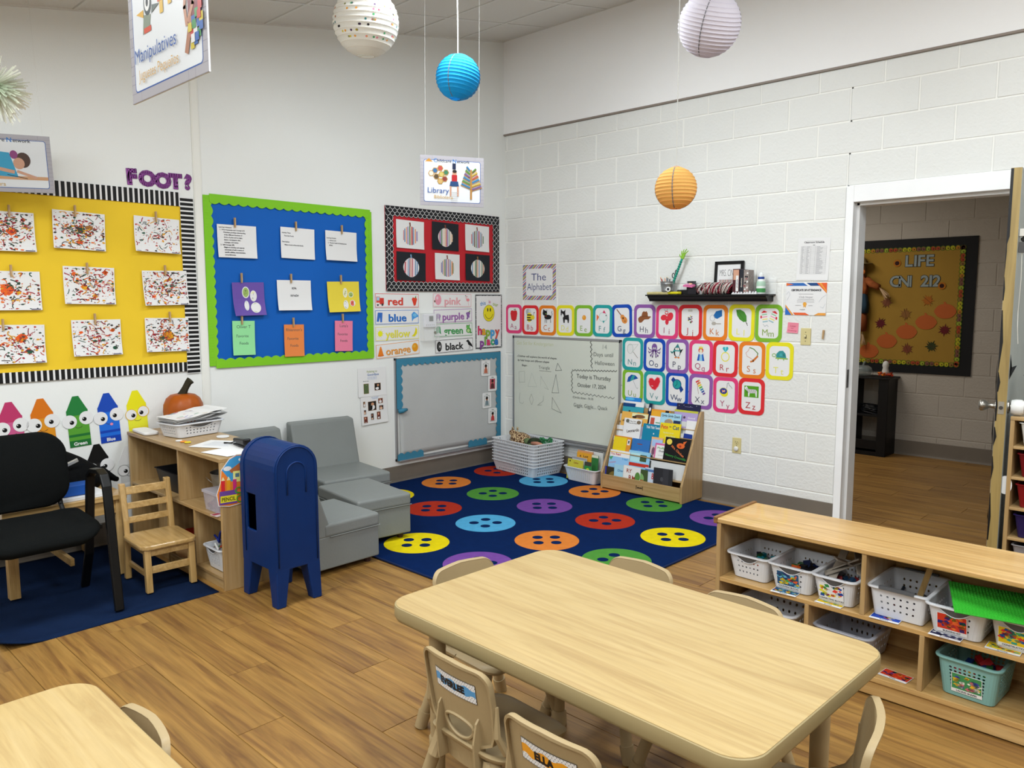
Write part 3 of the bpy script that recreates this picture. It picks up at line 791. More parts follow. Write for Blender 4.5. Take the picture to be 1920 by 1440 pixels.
pa = [(-1.113, 2.034, .288, .225, '#d6d7d9', ['#e9ddd6', OR1, RD1, BL1, OR1, PU1, GN1], '#6a3a2c', 'striped paper pumpkin on white, top left of the red board'),
      (-.733, 2.04, .30, .23, '#1b1e24', ['#e7d9cf', '#dcae90', RD1, PU1, GN1, PK1], '#6a3a30', 'striped paper pumpkin on black, top middle of the red board'),
      (-.361, 2.044, .29, .225, '#dcdcdc', ['#e2d2d2', PU1, RD1, BL1, BR1, GN1], '#7a3a2c', 'striped paper pumpkin on white, top right of the red board'),
      (-1.107, 1.778, .303, .228, '#1b1e24', ['#e7dad4', PK1, RD1, '#d9b0b8', BL1, BL1, RD1], '#6f8fae', 'striped paper pumpkin with blue stem, bottom left of the red board'),
      (-.714, 1.786, .28, .22, '#dcdcdc', ['#d9c2b8', OR1, PU1, BL1, '#d97a4a', GN1, PU1], '#6a3a30', 'striped paper pumpkin on white, bottom middle of the red board'),
      (-.356, 1.789, .298, .23, '#1b1e24', ['#e6ddd8', PK1, BL1, '#e0bfb0', GN1, '#6a5a3a', OR1], '#7a5a3a', 'striped paper pumpkin on black, bottom right of the red board')]
for i, (u, v, w, h, c, pal, st, lb) in enumerate(pa):
    card('pumpkin_artwork', lb, 'artwork', 'striped pumpkin artworks on the red board', 'A', u, v, w, h, c, pumpkin_art(pal, st, 0, 90 + i, 1 if i == 3 else .3), math.radians(1.2), off=.008, t=.0006, bend=curl(w, h, .012, i + 40))

# ---- colour word cards
def word_card(word, u, v, c, c2, left, right, roll):
    w, h = .446, .118; A = Art()
    A.rect(-w / 2 + .004, -h / 2 + .004, w / 2 - .004, h / 2 - .004, c, 1); A.rect(-w / 2 + .008, -h / 2 + .008, w / 2 - .008, h / 2 - .008, '#e9e8e4')
    x0 = {'red': -.02, 'blue': -.0, 'yellow': .0, 'orange': .0, 'pink': .0, 'purple': .0, 'green': -.005, 'black': .0}[word]
    tw = {'red': .15, 'blue': .18, 'yellow': .25, 'orange': .25, 'pink': .19, 'purple': .25, 'green': .22, 'black': .21}[word]
    A.text(word, x0 + .003, -.004 - .002, .062, c2, .02, w=tw); A.text(word, x0, -.004, .062, c, .02, w=tw)
    left(A, -w / 2 + .048, 0); right(A, w / 2 - .048, 0)
    card('word_card', 'card with the word %s and pictures in %s' % (word, word), 'word card', 'color word cards on the left wall', 'A', u, v, w, h, '#e9e8e4', A, math.radians(roll), off=.003)
def fr_truck(A, x, y):
    A.rect(x - .035, y - .03, x + .04, y + .02, '#b5332a').rect(x - .035, y - .03, x, y + .03, '#c04a40').rect(x - .03, y, x - .004, y + .026, '#8fb3c9').ell(x - .02, y - .033, .01, .01, '#333333').ell(x + .025, y - .033, .01, .01, '#333333').rect(x - .035, y - .03, x - .003, y - .018, '#cfcfcf')
def fr_apple(A, x, y): A.poly([(x - .028, y + .012), (x - .015, y + .028), (x, y + .02), (x + .018, y + .028), (x + .028, y + .01), (x + .012, y - .038), (x - .006, y - .042)], '#c23a26').poly([(x, y + .02), (x + .02, y + .045), (x + .016, y + .022)], '#4f7a35')
def fr_pants(A, x, y): A.poly([(x - .02, y + .038), (x + .026, y + .036), (x + .02, y - .04), (x + .002, y - .04), (x, y), (x - .012, y - .036), (x - .032, y - .034)], '#2f5ea8')
def fr_bird(A, x, y): A.poly([(x - .03, y + .02), (x - .005, y + .042), (x + .03, y + .02), (x + .045, y), (x + .02, y - .008), (x - .01, y - .02), (x - .025, y - .042)], '#3f86c4').ell(x + .005, y + .012, .02, .014, '#69a7d8')
def fr_sun(A, x, y):
    for k in range(10): a = k * PI / 5; A.line([(x, y), (x + .034 * math.cos(a), y + .034 * math.sin(a))], .003, '#d9bf2c', 0)
    A.L += 1; A.ell(x, y, .023, .023, '#e3cb1d')
def fr_banana(A, x, y): A.poly([(x + .012, y + .04), (x + .028, y + .02), (x + .026, y - .012), (x, y - .038), (x - .034, y - .034), (x - .008, y - .015), (x + .006, y + .01)], '#dcc11e').line([(x + .012, y + .03), (x + .012, y), (x - .01, y - .028)], .002, '#a58a14')
def fr_cone(A, x, y): A.poly([(x - .004, y + .038), (x + .006, y + .038), (x + .026, y - .035), (x - .03, y - .03)], '#cf6f1f').ell(x - .002, y - .034, .032, .007, '#c0621a')
def fr_orange(A, x, y): A.ell(x, y, .033, .036, '#d58618').ell(x - .006, y + .01, .014, .012, '#e09b3a')
def fr_balloon(A, x, y): A.ell(x + .01, y + .004, .036, .046, '#d98a98').ell(x, y + .018, .012, .014, '#e6aeb8').ell(x - .028, y - .01, .008, .01, '#6a5040')
def fr_flamingo(A, x, y): A.ell(x + .004, y + .004, .02, .013, '#d77a80').line([(x - .012, y + .008), (x - .02, y + .026), (x - .008, y + .036), (x - .002, y + .028)], .005, '#d77a80').line([(x + .006, y - .004), (x + .012, y - .042)], .0025, '#c06a70').ell(x - .024, y + .04, .006, .004, '#222222')
def fr_hippo(A, x, y): A.ell(x, y, .03, .022, '#8a6a9a').ell(x - .028, y + .006, .014, .012, '#7a5a8c').rect(x - .02, y - .036, x - .01, y - .01, '#7a5a8c').rect(x + .012, y - .036, x + .022, y - .01, '#7a5a8c')
def fr_grapes(A, x, y):
    for i, (a, b) in enumerate([(-.016, .014), (0, .018), (.014, .014), (-.01, 0), (.006, 0), (-.006, -.014), (.006, -.016), (-.012, -.03)]): A.ell(x + a, y + b, .0095, .0095, '#6f4a88' if i % 2 else '#7d5896', 0)
    A.L += 1; A.poly([(x + .004, y + .026), (x + .026, y + .042), (x + .022, y + .022)], '#5a7f3a')
def fr_leaf(A, x, y):
    A.poly([(x - .03, y + .02), (x - .004, y + .034), (x + .02, y + .03), (x + .03, y - .036), (x + .006, y - .02), (x - .026, y - .03)], '#3f8a5a').line([(x - .02, y + .02), (x + .02, y - .026)], .0025, '#2f6f45')
def fr_frog(A, x, y): A.ell(x, y - .01, .03, .024, '#4a8f42').ell(x - .008, y + .02, .022, .014, '#5a9f4c').ell(x - .018, y + .032, .008, .008, '#3f7f38').ell(x + .006, y + .034, .008, .008, '#3f7f38').ell(x - .003, y - .012, .016, .014, '#a9bf8a').ell(x + .026, y - .03, .012, .007, '#3f7f38')
def fr_tire(A, x, y): A.ell(x, y, .028, .044, '#1b1b1b').ring(x + .004, y, .016, .026, .004, '#6a6a6a').ell(x + .006, y, .007, .011, '#bdbdbd')
def fr_crow(A, x, y): A.poly([(x - .04, y + .03), (x - .022, y + .038), (x - .012, y + .042), (x - .002, y + .03), (x + .03, y - .002), (x + .042, y - .03), (x + .01, y - .014), (x - .012, y - .004), (x - .02, y + .018)], '#17171a').line([(x, y - .01), (x - .004, y - .04), (x - .012, y - .042)], .003, '#17171a').line([(x + .006, y - .012), (x + .01, y - .04)], .003, '#17171a')
word_card('red', -1.252, 1.501, '#bf3a2e', '#7a2a22', fr_truck, fr_apple, .3)
word_card('blue', -1.254, 1.369, '#1d60ad', '#163f78', fr_pants, fr_bird, 0)
word_card('yellow', -1.254, 1.240, '#d8c648', '#9a8a30', fr_sun, fr_banana, -.6)
word_card('orange', -1.252, 1.106, '#d98a3c', '#8a5a2a', fr_cone, fr_orange, -3)
word_card('pink', -.654, 1.502, '#d39399', '#a06a70', fr_balloon, fr_flamingo, .5)
word_card('purple', -.648, 1.370, '#8a5a96', '#5a3a66', fr_hippo, fr_grapes, -1)
word_card('green', -.644, 1.248, '#3a8a4a', '#26603a', fr_leaf, fr_frog, 0)
word_card('black', -.637, 1.112, '#17171a', '#6a6a6a', fr_tire, fr_crow, -1.2)

# ---- thermostat under a clear guard
t = thing('thermostat', 'white thermostat inside a clear plastic guard between the word cards', 'thermostat'); place(t, 'A', -.925, 1.277, 0)
q = MB(); q.box((-.062, -.025, .0), (.068, 0, .112)); q.build('body', mat('thermo_white', '#cfd0d6', .4, gain=1.25), t, bevel=.006)
q = MB(); q.box((-.012, -.0262, .05), (.032, -.0245, .094)); q.build('display', mat('lcd_grey', '#5d635f', .25), t)
q = MB()
for k in range(5): q.box((-.045 + k * .02, -.0262, .016), (-.036 + k * .02, -.0245, .022))
q.build('button', mat('lcd_grey2', '#9a9aa2', .4), t)
M_clear = mat('clear_acrylic', '#f4f7f6', .05, trans=.0, alpha=.13, spec=.6)
q = MB()
q.box((-.09, -.05, -.115), (.08, -.048, .118)); q.box((-.09, -.05, -.115), (-.088, 0, .118)); q.box((.078, -.05, -.115), (.08, 0, .118)); q.box((-.09, -.05, -.115), (.08, 0, -.113)); q.box((-.09, -.05, .116), (.08, 0, .118))
q.build('clear_guard', M_clear, t)
q = MB(); q.cyl((.03, -.056, -.045), (.03, -.048, -.045), .012, n=16); q.build('lock', mat('nickel', '#a9a59c', .3, .9), t, smooth=.6)

# ---- happy place poster
A = Art(); w, h = .336, .484
A.rect(-w / 2, -h / 2, w / 2, h / 2, '#3b3d40').rect(-w / 2 + .012, -h / 2 + .012, w / 2 - .012, h / 2 - .012, '#e6e6e4')
r = random.Random(5)
for k in range(120):
    s = r.choice([0, 1, 2, 3]); t_ = r.uniform(-1, 1)
    x, y = [(t_ * w / 2, h / 2 - .006), (t_ * w / 2, -h / 2 + .006), (w / 2 - .006, t_ * h / 2), (-w / 2 + .006, t_ * h / 2)][s]
    A.ell(x * .985, y * .985, .0028, .0028, '#d9d9d9', 0, 5, 0)
A.L += 1
for k in range(22): A.rect(-w / 2 + .014, -.22 + k * .02, w / 2 - .014, -.2192 + k * .02, '#d3d3d2', 0)
A.L += 1
A.text('this', -.075, .165, .036, '#4f7fae', .02, rot=.15).text('is', .01, .18, .03, '#a8486a', .02).text('our', .085, .155, .034, '#8aa04a', .02, rot=-.25)
A.ell(0, .075, .072, .076, '#3a3a2a').ell(0, .075, .069, .073, '#e2bf22').ell(-.015, .105, .007, .017, '#1c1c1c').ell(.018, .105, .007, .017, '#1c1c1c')
A.line([(-.05, .065), (-.035, .04), (-.012, .026), (.012, .026), (.035, .04), (.05, .065)], .004, '#1c1c1c')
for s_, x, y, c in [('h', -.115, -.075, '#c2305f'), ('a', -.065, -.078, '#d9962a'), ('p', -.012, -.09, '#7fa63a'), ('p', .045, -.09, '#3f94c9'), ('y', .105, -.09, '#c9483a')]: A.text(s_, x, y, .078, '#2a2a2a', .05).text(s_, x, y, .076, c, .03)
for s_, x, y, c in [('p', -.09, -.185, '#7a3a8a'), ('l', -.05, -.172, '#6aa03a'), ('a', -.008, -.175, '#c2305f'), ('c', .042, -.175, '#3a9a6a'), ('e', .09, -.175, '#2f6fb0')]: A.text(s_, x, y, .074, '#2a2a2a', .05).text(s_, x, y, .072, c, .03)
card('happy_place_poster', 'white poster with yellow smiley face and the words happy place', 'poster', None, 'A', -.217, 1.31, w, h, '#e6e6e4', A, 0.0, off=.003)

# ---- two laminated good-bye sheets
def photo_blob(A, x0, y0, x1, y1, seed, fr='#8a6a4a'):
    r = random.Random(seed); A.rect(x0, y0, x1, y1, fr); e = .0025
    pal = [['#2a2320', '#8a5a44', '#c9a58a'], ['#1c1a18', '#b08060', '#e0d8d0'], ['#4a5a3a', '#c0a890', '#2a2a30'], ['#5a2a24', '#c08a70', '#e5e0da']][seed % 4]
    A.rect(x0 + e, y0 + e, x1 - e, y1 - e, pal[0]); cx, cy = (x0 + x1) / 2, (y0 + y1) / 2; W, H = (x1 - x0), (y1 - y0)
    A.ell(cx + r.uniform(-.1, .1) * W, cy - .15 * H, W * .3, H * .28, pal[2]); A.ell(cx + r.uniform(-.1, .1) * W, cy + .2 * H, W * .18, H * .16, pal[1])
A = Art(); A.text('Relating to', 0, .085, .017, '#7a8a4a', .01).text('Good-Byes', .01, .06, .018, '#4a6a9a', .02)
for k, (y, a) in enumerate([(.040, .1), (.032, .09), (.024, .08)]): A.text('when your child says goodbye in the', 0, y, .0045, '#3a6fb0', 0)
A.text('Morning routine', -.06, .01, .006, '#333333', .02)
photo_blob(A, -.085, -.09, -.035, -.01, 2); photo_blob(A, .02, -.07, .08, -.012, 1)
card('goodbye_sheet', 'laminated sheet titled Relating to Good-Byes with two photos', 'poster', 'laminated sheets beside the covered board', 'A', -1.517, .86, .272, .225, '#e2e2e2', A, 0, off=.004, r=.008, bend=curl(.27, .22, .01, 3))
A = Art(); A.text('help me say goodbye', .01, .1, .006, '#3a6fb0', .02).text('at school today', .01, .09, .006, '#3a6fb0', .02)
for x0, y0, x1, y1, s in [(-.105, .03, -.085, .075, 1), (-.06, -.005, .02, .07, 1), (.04, .045, .085, .085, 3), (.045, -.01, .09, .03, 0), (-.105, -.03, -.08, .01, 0), (-.108, -.095, -.072, -.045, 3), (-.04, -.08, -.01, -.025, 0), (.02, -.08, .055, -.02, 3)]: photo_blob(A, x0, y0, x1, y1, s + 4, '#9a7a5a' if s != 0 else '#e0e0e0')
card('goodbye_sheet', 'laminated sheet with many small photos, below the Good-Byes sheet', 'poster', 'laminated sheets beside the covered board', 'A', -1.503, .637, .255, .225, '#e0e0e0', A, math.radians(-1.5), off=.006, r=.008, bend=curl(.25, .22, .012, 4))

# ---- covered white board on the left wall
cb = thing('covered_board', 'framed board on left wall covered in grey paper with teal scalloped border', 'bulletin board'); place(cb, 'A', 0, 0, 0)
CX0, CX1, CZ0, CZ1 = -1.297, -.083, .186, 1.035
M_alu = mat('aluminium', '#a9a9ab', .35, .7)
q = MB(); q.box((CX0 + .01, -.012, CZ0 + .01), (CX1 - .01, 0, CZ1 - .01)); q.build('board_panel', mat('board_white', '#d9dad8', .3), cb)
q = MB()
for a in ((CX0, CZ0, CX1, CZ0 + .018), (CX0, CZ1 - .018, CX1, CZ1), (CX0, CZ0, CX0 + .018, CZ1), (CX1 - .018, CZ0, CX1, CZ1)): q.box((a[0], -.018, a[1]), (a[2], 0, a[3]))
q.build('frame', M_alu, cb)
q = MB(); q.box((CX0 + .02, -.045, CZ0 - .004), (CX1 - .01, -.0, CZ0 + .006)); q.build('tray', M_alu, cb, bevel=.002)
q = MB(); nx, ny = 24, 18; x0, x1, z0, z1 = -1.262, -.115, .225, 1.0
g = []
for j in range(ny + 1):
    for i in range(nx + 1):
        u = x0 + (x1 - x0) * i / nx; v = z0 + (z1 - z0) * j / ny
        g.append((u, -(.020 + .002 * math.sin(u * 11 + v * 3) * math.sin(v * 8) + (.02 * max(0, (-1.15 - u) / .11) ** 2 * max(0, .65 - v))), v))
q.add(g, [(j * (nx + 1) + i, j * (nx + 1) + i + 1, (j + 1) * (nx + 1) + i + 1, (j + 1) * (nx + 1) + i) for j in range(ny) for i in range(nx)])
q.build('grey_paper', mat('grey_burlap_paper', '#a4a6a6', .8, bump=.25, bscale=220, vary=.03, vscale=4, gain=1.25), cb, smooth=True, solid=.0008)
M_teal = mat('teal_border', '#33708a', .6, vary=.03, gain=1.25)
for p0, p1, ns, sd, a in (((-1.29, 1.03), (-.09, 1.03), 20, (0, -1), .0255), ((-1.29, .62), (-1.29, 1.02), 6, (1, 0), .024), ((-.088, .22), (-.088, 1.03), 12, (-1, 0), .0245), ((-1.292, .19), (-1.02, .19), 4, (0, 1), .027), ((-.50, .195), (-.27, .195), 4, (0, 1), .026)):
    q = MB(); strip_border(q, p0, p1, .045, .018, None, a, a + .0015, ns, sd)
    q.build('border_strip', M_teal, cb, fix=True)
q = MB(); q.tube([(-1.28, -.03, .60), (-1.25, -.045, .605), (-1.2, -.04, .61)], [.018, .02, .012], 8); q.build('curled_border_end', M_teal, cb, smooth=True)
for i, (u, v, lb, s) in enumerate([(-.281, .891, 'picture card of a child, highest on the grey covered board', 3), (-.197, .747, 'picture card with pink background on the grey covered board', 1), (-.269, .597, 'picture card of a standing figure on the grey covered board', 2), (-.196, .449, 'picture card of a child in red, lowest on the grey covered board', 3)]):
    A = Art(); w, h = .112, .14
    A.rect(-.034, -.052, .034, .042, '#3a4a44').rect(-.031, -.049, .031, .039, ['#dcdcd4', '#b04a5a', '#cfd6cf', '#dcdcd4'][i])
    A.ell(0, .012, .014, .017, '#8a5a44').ell(0, .022, .016, .012, '#1f1a18').poly([(-.024, -.046), (.024, -.046), (.018, -.006), (0, .002), (-.018, -.006)], ['#a8604a', '#4a2a2a', '#6a7a80', '#a83a3a'][i])
    A.text('feelings', 0, .056, .007, '#2a4a3a', .03)
    card('picture_card', lb, 'picture card', 'small picture cards on the grey covered board', 'A', u, v, w, h, '#e4e6e2', A, math.radians([1, 1, 0, 1][i]), off=.0265, t=.0006, r=.012)
# ================================================================== THINGS ON THE BLOCK WALL
PK, RD, OG, YL_, GN, TL, BL, PU = '#c4376a', '#c1282d', '#d2701f', '#dcc21f', '#6fa02b', '#1f8a8a', '#12409c', '#7d4f92'
def ic_apple(A): A.poly([(-.033, .012), (-.028, .03), (-.012, .034), (0, .028), (.012, .034), (.028, .03), (.033, .012), (.024, -.03), (.008, -.04), (-.008, -.04), (-.024, -.03)], '#b8232a').line([(0, .028), (.004, .044)], .003, '#5a3a22').poly([(.002, .036), (.016, .046), (.02, .036)], '#4c7a3a')
def ic_bee(A):
    A.ell(-.02, .028, .02, .022, '#9aa0a2', .5).ell(-.004, .03, .012, .02, '#b4babc')
    A.ell(-.008, -.008, .024, .032, '#d9b92c')
    for y in (-.03, -.014, .004): A.rect(-.03, y, .014, y + .008, '#1b1b1b', 0)
    A.L += 1; A.ell(.022, -.008, .018, .016, '#d9b92c').line([(.03, .006), (.034, .022)], .002, '#222222').ell(.036, .024, .004, .004, '#222222')
def ic_cat(A): A.ell(.004, -.004, .032, .016, '#17181b').ell(-.022, .022, .02, .018, '#17181b').poly([(-.04, .028), (-.036, .05), (-.022, .038)], '#17181b').poly([(-.01, .034), (-.002, .05), (-.004, .026)], '#17181b').line([(-.018, -.01), (-.02, -.04)], .004, '#17181b').line([(-.006, -.01), (-.006, -.042)], .004, '#17181b').line([(.026, -.01), (.03, -.04)], .004, '#17181b').line([(.034, 0), (.044, .016), (.036, .028), (.042, .036)], .003, '#17181b').ell(-.012, .018, .004, .003, '#8ab04a').poly([(-.016, .004), (-.006, .006), (-.012, -.002)], '#c05a2a')
def ic_dog(A): A.poly([(-.01, .006), (.03, .012), (.034, -.02), (.03, -.042), (.022, -.042), (.018, -.022), (-.002, -.02), (-.004, -.042), (-.014, -.042), (-.02, -.01)], '#1e1b1c').ell(-.018, .014, .02, .02, '#1e1b1c').poly([(-.038, .018), (-.036, .048), (-.02, .032)], '#1e1b1c').poly([(-.012, .032), (.002, .046), (0, .018)], '#1e1b1c').ell(-.022, .004, .01, .012, '#d9d4ce').ell(-.026, .018, .003, .003, '#ffffff')
def ic_egg(A): A.poly([(-.04, -.03), (-.036, 0), (-.03, .034), (-.006, .044), (.018, .036), (.03, .004), (.034, -.026), (.008, -.042), (-.022, -.038)], '#c9cfcf').poly([(-.037, -.028), (-.033, 0), (-.027, .031), (-.006, .041), (.016, .033), (.027, .004), (.031, -.024), (.008, -.039), (-.021, -.035)], '#e9ebea').ell(.004, -.006, .016, .016, '#d9862a').ell(0, -.002, .006, .006, '#e6a04a')
def ic_fish(A): A.ell(.004, -.002, .034, .03, '#8fb0aa').ell(.004, -.002, .031, .027, '#c3cfca').poly([(-.026, -.002), (-.046, .014), (-.046, -.03)], '#d2643a').poly([(0, .024), (.012, .042), (.026, .02)], '#b8335a').ell(.026, .008, .007, .007, '#ffffff').ell(.028, .008, .004, .004, '#17181b').poly([(0, -.026), (.01, -.042), (.018, -.024)], '#2f8a8a')
def ic_guitar(A): A.line([(-.036, .044), (.004, -.002)], .006, '#7a4a26').ell(.006, -.004, .017, .015, '#c07a3a', -.8).ell(.02, -.022, .023, .02, '#c07a3a', -.8).ell(.01, -.01, .006, .006, '#4a2a18').rect(.018, -.03, .03, -.026, '#5a341c')
def ic_hat(A): A.poly([(-.044, -.024), (-.046, -.01), (-.03, .004), (-.022, .004), (-.016, .026), (-.006, .034), (.004, .03), (.014, .034), (.022, .022), (.024, .004), (.044, .004), (.046, .0), (.03, -.014), (0, -.016), (-.02, -.034), (-.036, -.036)], '#7a4a2c').line([(-.024, .0), (.0, .004), (.024, .002)], .003, '#5a341e')
def ic_insect(A): A.ell(.02, .006, .02, .026, '#c12c3a', -.5).ell(-.022, .0, .022, .017, '#c12c3a', .2).ell(.0, -.024, .012, .018, '#b82636').ell(-.004, .028, .012, .012, '#c12c3a').ell(-.004, .029, .008, .006, '#e9c9c9').line([(-.01, .038), (-.02, .046)], .002, '#333333').line([(0, .04), (0, .05)], .002, '#333333')
def ic_jar(A):
    A.rr(-.018, -.042, .018, .04, .006, '#cfd2d2').rr(-.0155, -.04, .0155, .034, .005, '#e2e3e2').rect(-.014, .034, .014, .046, '#a9a79f')
    r = random.Random(3)
    for k in range(26): A.ell(r.uniform(-.013, .013), r.uniform(-.038, .012), .004, .003, r.choice(['#7a2a5a', '#c23a3a', '#2a5a8a', '#dcae3a', '#3a2a2a', '#5a8a4a']), r.uniform(0, 3), 6, 0)
    A.L += 1
def ic_key(A): A.poly([(-.012, .014), (.004, .038), (.04, .046), (.042, .012), (.012, -.004), (-.006, .002)], '#1b5a94').ring(-.018, .0, .016, .018, .002, '#8a8f92').ell(-.008, -.03, .014, .01, '#9a958c').rect(0, -.034, .036, -.028, '#9a958c')
def ic_leaf(A): A.poly([(-.034, .044), (-.01, .046), (.014, .034), (.028, .012), (.03, -.018), (.012, -.022), (-.012, -.008), (-.028, .014)], '#3f7a2c').line([(-.03, .04), (.034, -.03)], .0018, '#2c5c20').line([(.024, -.018), (.036, -.04)], .003, '#3c2e22')
def ic_mitten(A):
    for sx, ro in ((-.022, .15), (.022, -.4)):
        c, q = math.cos(ro), math.sin(ro)
        def T(x, y): return (sx + x * c - y * q, .004 + x * q + y * c)
        A.poly([T(-.014, -.03), T(.014, -.03), T(.016, .02), T(.008, .036), T(-.008, .036), T(-.016, .02)], '#e2ddd2')
        for k, cc in enumerate(['#7fa0a8', '#d9c06a', '#c98a9a', '#7fae8a', '#c9503a']): A.poly([T(-.0145, -.024 + k * .0125), T(.0145, -.024 + k * .0125), T(.0148, -.018 + k * .0125), T(-.0148, -.018 + k * .0125)], cc, 0)
        A.L += 1; A.poly([T(-.012, .026), T(.012, .026), T(.006, .037), T(-.006, .037)], '#b82a34').ell(*T(-.02 if sx < 0 else .02, .006), .005, .008, '#b82a34')
    A.line([(-.03, -.03), (-.02, -.042), (-.008, -.034), (0, -.044)], .002, '#8a9298')
def ic_net(A):
    A.ring(-.018, .006, .022, .03, .002, '#7f8f86')
    for k in range(4): A.line([(-.036 + k * .01, -.012), (-.03 + k * .01, .028)], .001, '#a9b5ae', 0); A.line([(-.038, -.01 + k * .011), (.002, -.006 + k * .011)], .001, '#a9b5ae', 0)
    A.L += 1; A.line([(-.03, .03), (.04, .034), (.0, -.01)], .0018, '#8f9b94').line([(.004, -.012), (.038, -.048)], .0025, '#5c4a36')
def ic_octo(A):
    A.ell(0, .02, .019, .024, '#6a4a86').ell(-.006, .014, .005, .006, '#efefef').ell(.006, .014, .005, .006, '#efefef').ell(-.005, .012, .002, .003, '#1a1a1a').ell(.006, .012, .002, .003, '#1a1a1a')
    for s in (-1, 1):
        for a, b in ((.042, .008), (.04, -.014), (.028, -.034), (.014, -.04)): A.line([(s * .006, 0), (s * a * .6, b * .5), (s * a * .9, b), (s * a, b + .01)], .0055, '#6a4a86', 0)
    A.L += 1
def ic_peng(A): A.ell(0, 0, .024, .032, '#17191d').ell(.002, -.006, .016, .024, '#e9e9e6').ell(0, .016, .014, .01, '#e9e9e6').poly([(-.016, .022), (.016, .024), (.004, .048)], '#2f6f72').line([(-.022, .004), (-.034, -.008), (-.042, .0)], .007, '#2f7a7a').line([(-.02, .006), (.02, .006)], .007, '#2f8a86').poly([(.02, .01), (.04, .018), (.026, -.006)], '#17191d').poly([(-.003, .018), (.005, .018), (.001, .012)], '#d9862a').ell(-.01, -.034, .008, .004, '#c9702a').ell(.01, -.034, .008, .004, '#c9702a')
def ic_queen(A): A.poly([(-.014, 0), (.014, 0), (.024, -.044), (-.024, -.044)], '#1f4fa0').poly([(-.006, 0), (.006, 0), (.01, -.044), (-.01, -.044)], '#7fb0d8').ell(0, .016, .016, .016, '#b83a2c').ell(0, .012, .01, .011, '#e6c3a9').poly([(-.012, .026), (-.012, .04), (-.005, .032), (0, .042), (.005, .032), (.012, .04), (.012, .026)], '#e0b93a').ell(0, -.002, .014, .006, '#ecebe8')
def ic_ring(A): A.ring(0, -.014, .026, .027, .005, '#dcc32e').poly([(-.014, .04), (.014, .042), (.018, .03), (0, .01), (-.018, .03)], '#2c98a4').poly([(-.006, .04), (.006, .041), (0, .012)], '#6fc0c6')
def ic_sand(A): A.poly([(-.014, .042), (.01, .034), (.034, .012), (.03, -.006), (.006, -.024), (-.01, -.012), (-.028, -.006), (-.036, .012), (-.022, .024)], '#ece6d2').line([(-.014, .042), (.01, .034), (.034, .012), (.03, -.006)], .005, '#4f7a34').line([(.032, -.004), (.008, -.03), (-.006, -.034)], .01, '#b5672c').line([(.03, .0), (.006, -.024), (-.01, -.014), (-.028, -.006), (-.036, .012), (-.022, .024), (-.014, .042)], .002, '#b5672c')
def ic_turtle(A): A.poly([(-.018, -.008), (-.018, .012), (-.002, .028), (.018, .03), (.032, .016), (.038, -.008)], '#2f7f82').ring(-.03, .004, .012, .01, .004, '#6f9a4a').line([(-.02, -.01), (.044, -.012)], .007, '#7fa04a').line([(-.006, -.012), (-.008, -.02)], .005, '#6f9a4a').line([(.022, -.012), (.024, -.02)], .005, '#6f9a4a').poly([(0, 0), (.0, .014), (.012, .018), (.016, .002)], '#3f9296').poly([(.02, 0), (.02, .014), (.028, .012), (.03, 0)], '#26686c')
def ic_umb(A): A.poly([(-.042, -.008), (-.034, .022), (-.01, .04), (.018, .038), (.04, .02), (.022, .014), (.01, .01), (-.006, .006), (-.02, -.004)], '#16488e').poly([(-.02, -.004), (-.012, .02), (0, .038), (.018, .036), (.012, .026), (.006, .01)], '#2c8a8c').line([(.002, .008), (.026, -.036), (.036, -.044), (.04, -.036)], .0022, '#8a8f92')
def ic_heart(A): A.poly([(-.044, .01), (-.036, .032), (-.016, .034), (0, .022), (.018, .042), (.036, .038), (.042, .016), (.03, -.014), (.006, -.042), (-.018, -.034), (-.038, -.012)], '#d77a84').poly([(-.04, .01), (-.033, .028), (-.016, .03), (0, .017), (.018, .037), (.033, .034), (.038, .014), (.027, -.012), (.005, -.037), (-.016, -.03), (-.034, -.01)], '#bf2430').line([(-.02, -.014), (-.01, -.016)], .003, '#f0d8d8')
def ic_watch(A): A.poly([(-.04, .028), (-.026, .046), (-.008, .03), (-.026, .01)], '#16387c').poly([(.014, -.018), (.03, -.004), (.044, -.024), (.026, -.044)], '#16387c').ell(0, .004, .03, .03, '#153a74').ell(0, .004, .025, .025, '#1f8a88').line([(0, .024), (.0, .004), (-.012, -.008)], .0025, '#12303a')
def ic_xylo(A):
    for k, c in enumerate(['#b8303a', '#cf6a2a', '#d9b32c', '#4f9a3c', '#2f7a9a', '#27458e', '#5f3f80']):
        x, y = -.022 + k * .0072, .03 - k * .0112; w_ = .019 - k * .001; A.poly([(x - w_ * .6, y - w_ * .35 + .006), (x + w_ * .6, y + w_ * .35 + .006), (x + w_ * .6 + .003, y + w_ * .35 - .003), (x - w_ * .6 + .003, y - w_ * .35 - .003)], c, 0)
    A.L += 1; A.line([(-.014, .034), (-.02, .004), (-.012, -.04)], .002, '#7a4a34').ell(-.012, .036, .005, .004, '#c07a3a')
def ic_yoyo(A): A.ell(-.008, -.016, .024, .02, '#dcc11f', -.2).ell(-.012, -.006, .026, .021, '#dcc11f').ell(-.012, -.004, .022, .017, '#26327e').line([(-.02, 0), (-.004, -.008)], .006, '#d77a4a').line([(-.004, 0), (-.018, -.01)], .006, '#e09a8a').line([(.008, .012), (.01, .038), (.018, .044), (.022, .03), (.034, .022), (.04, .014)], .002, '#2c2f3a')
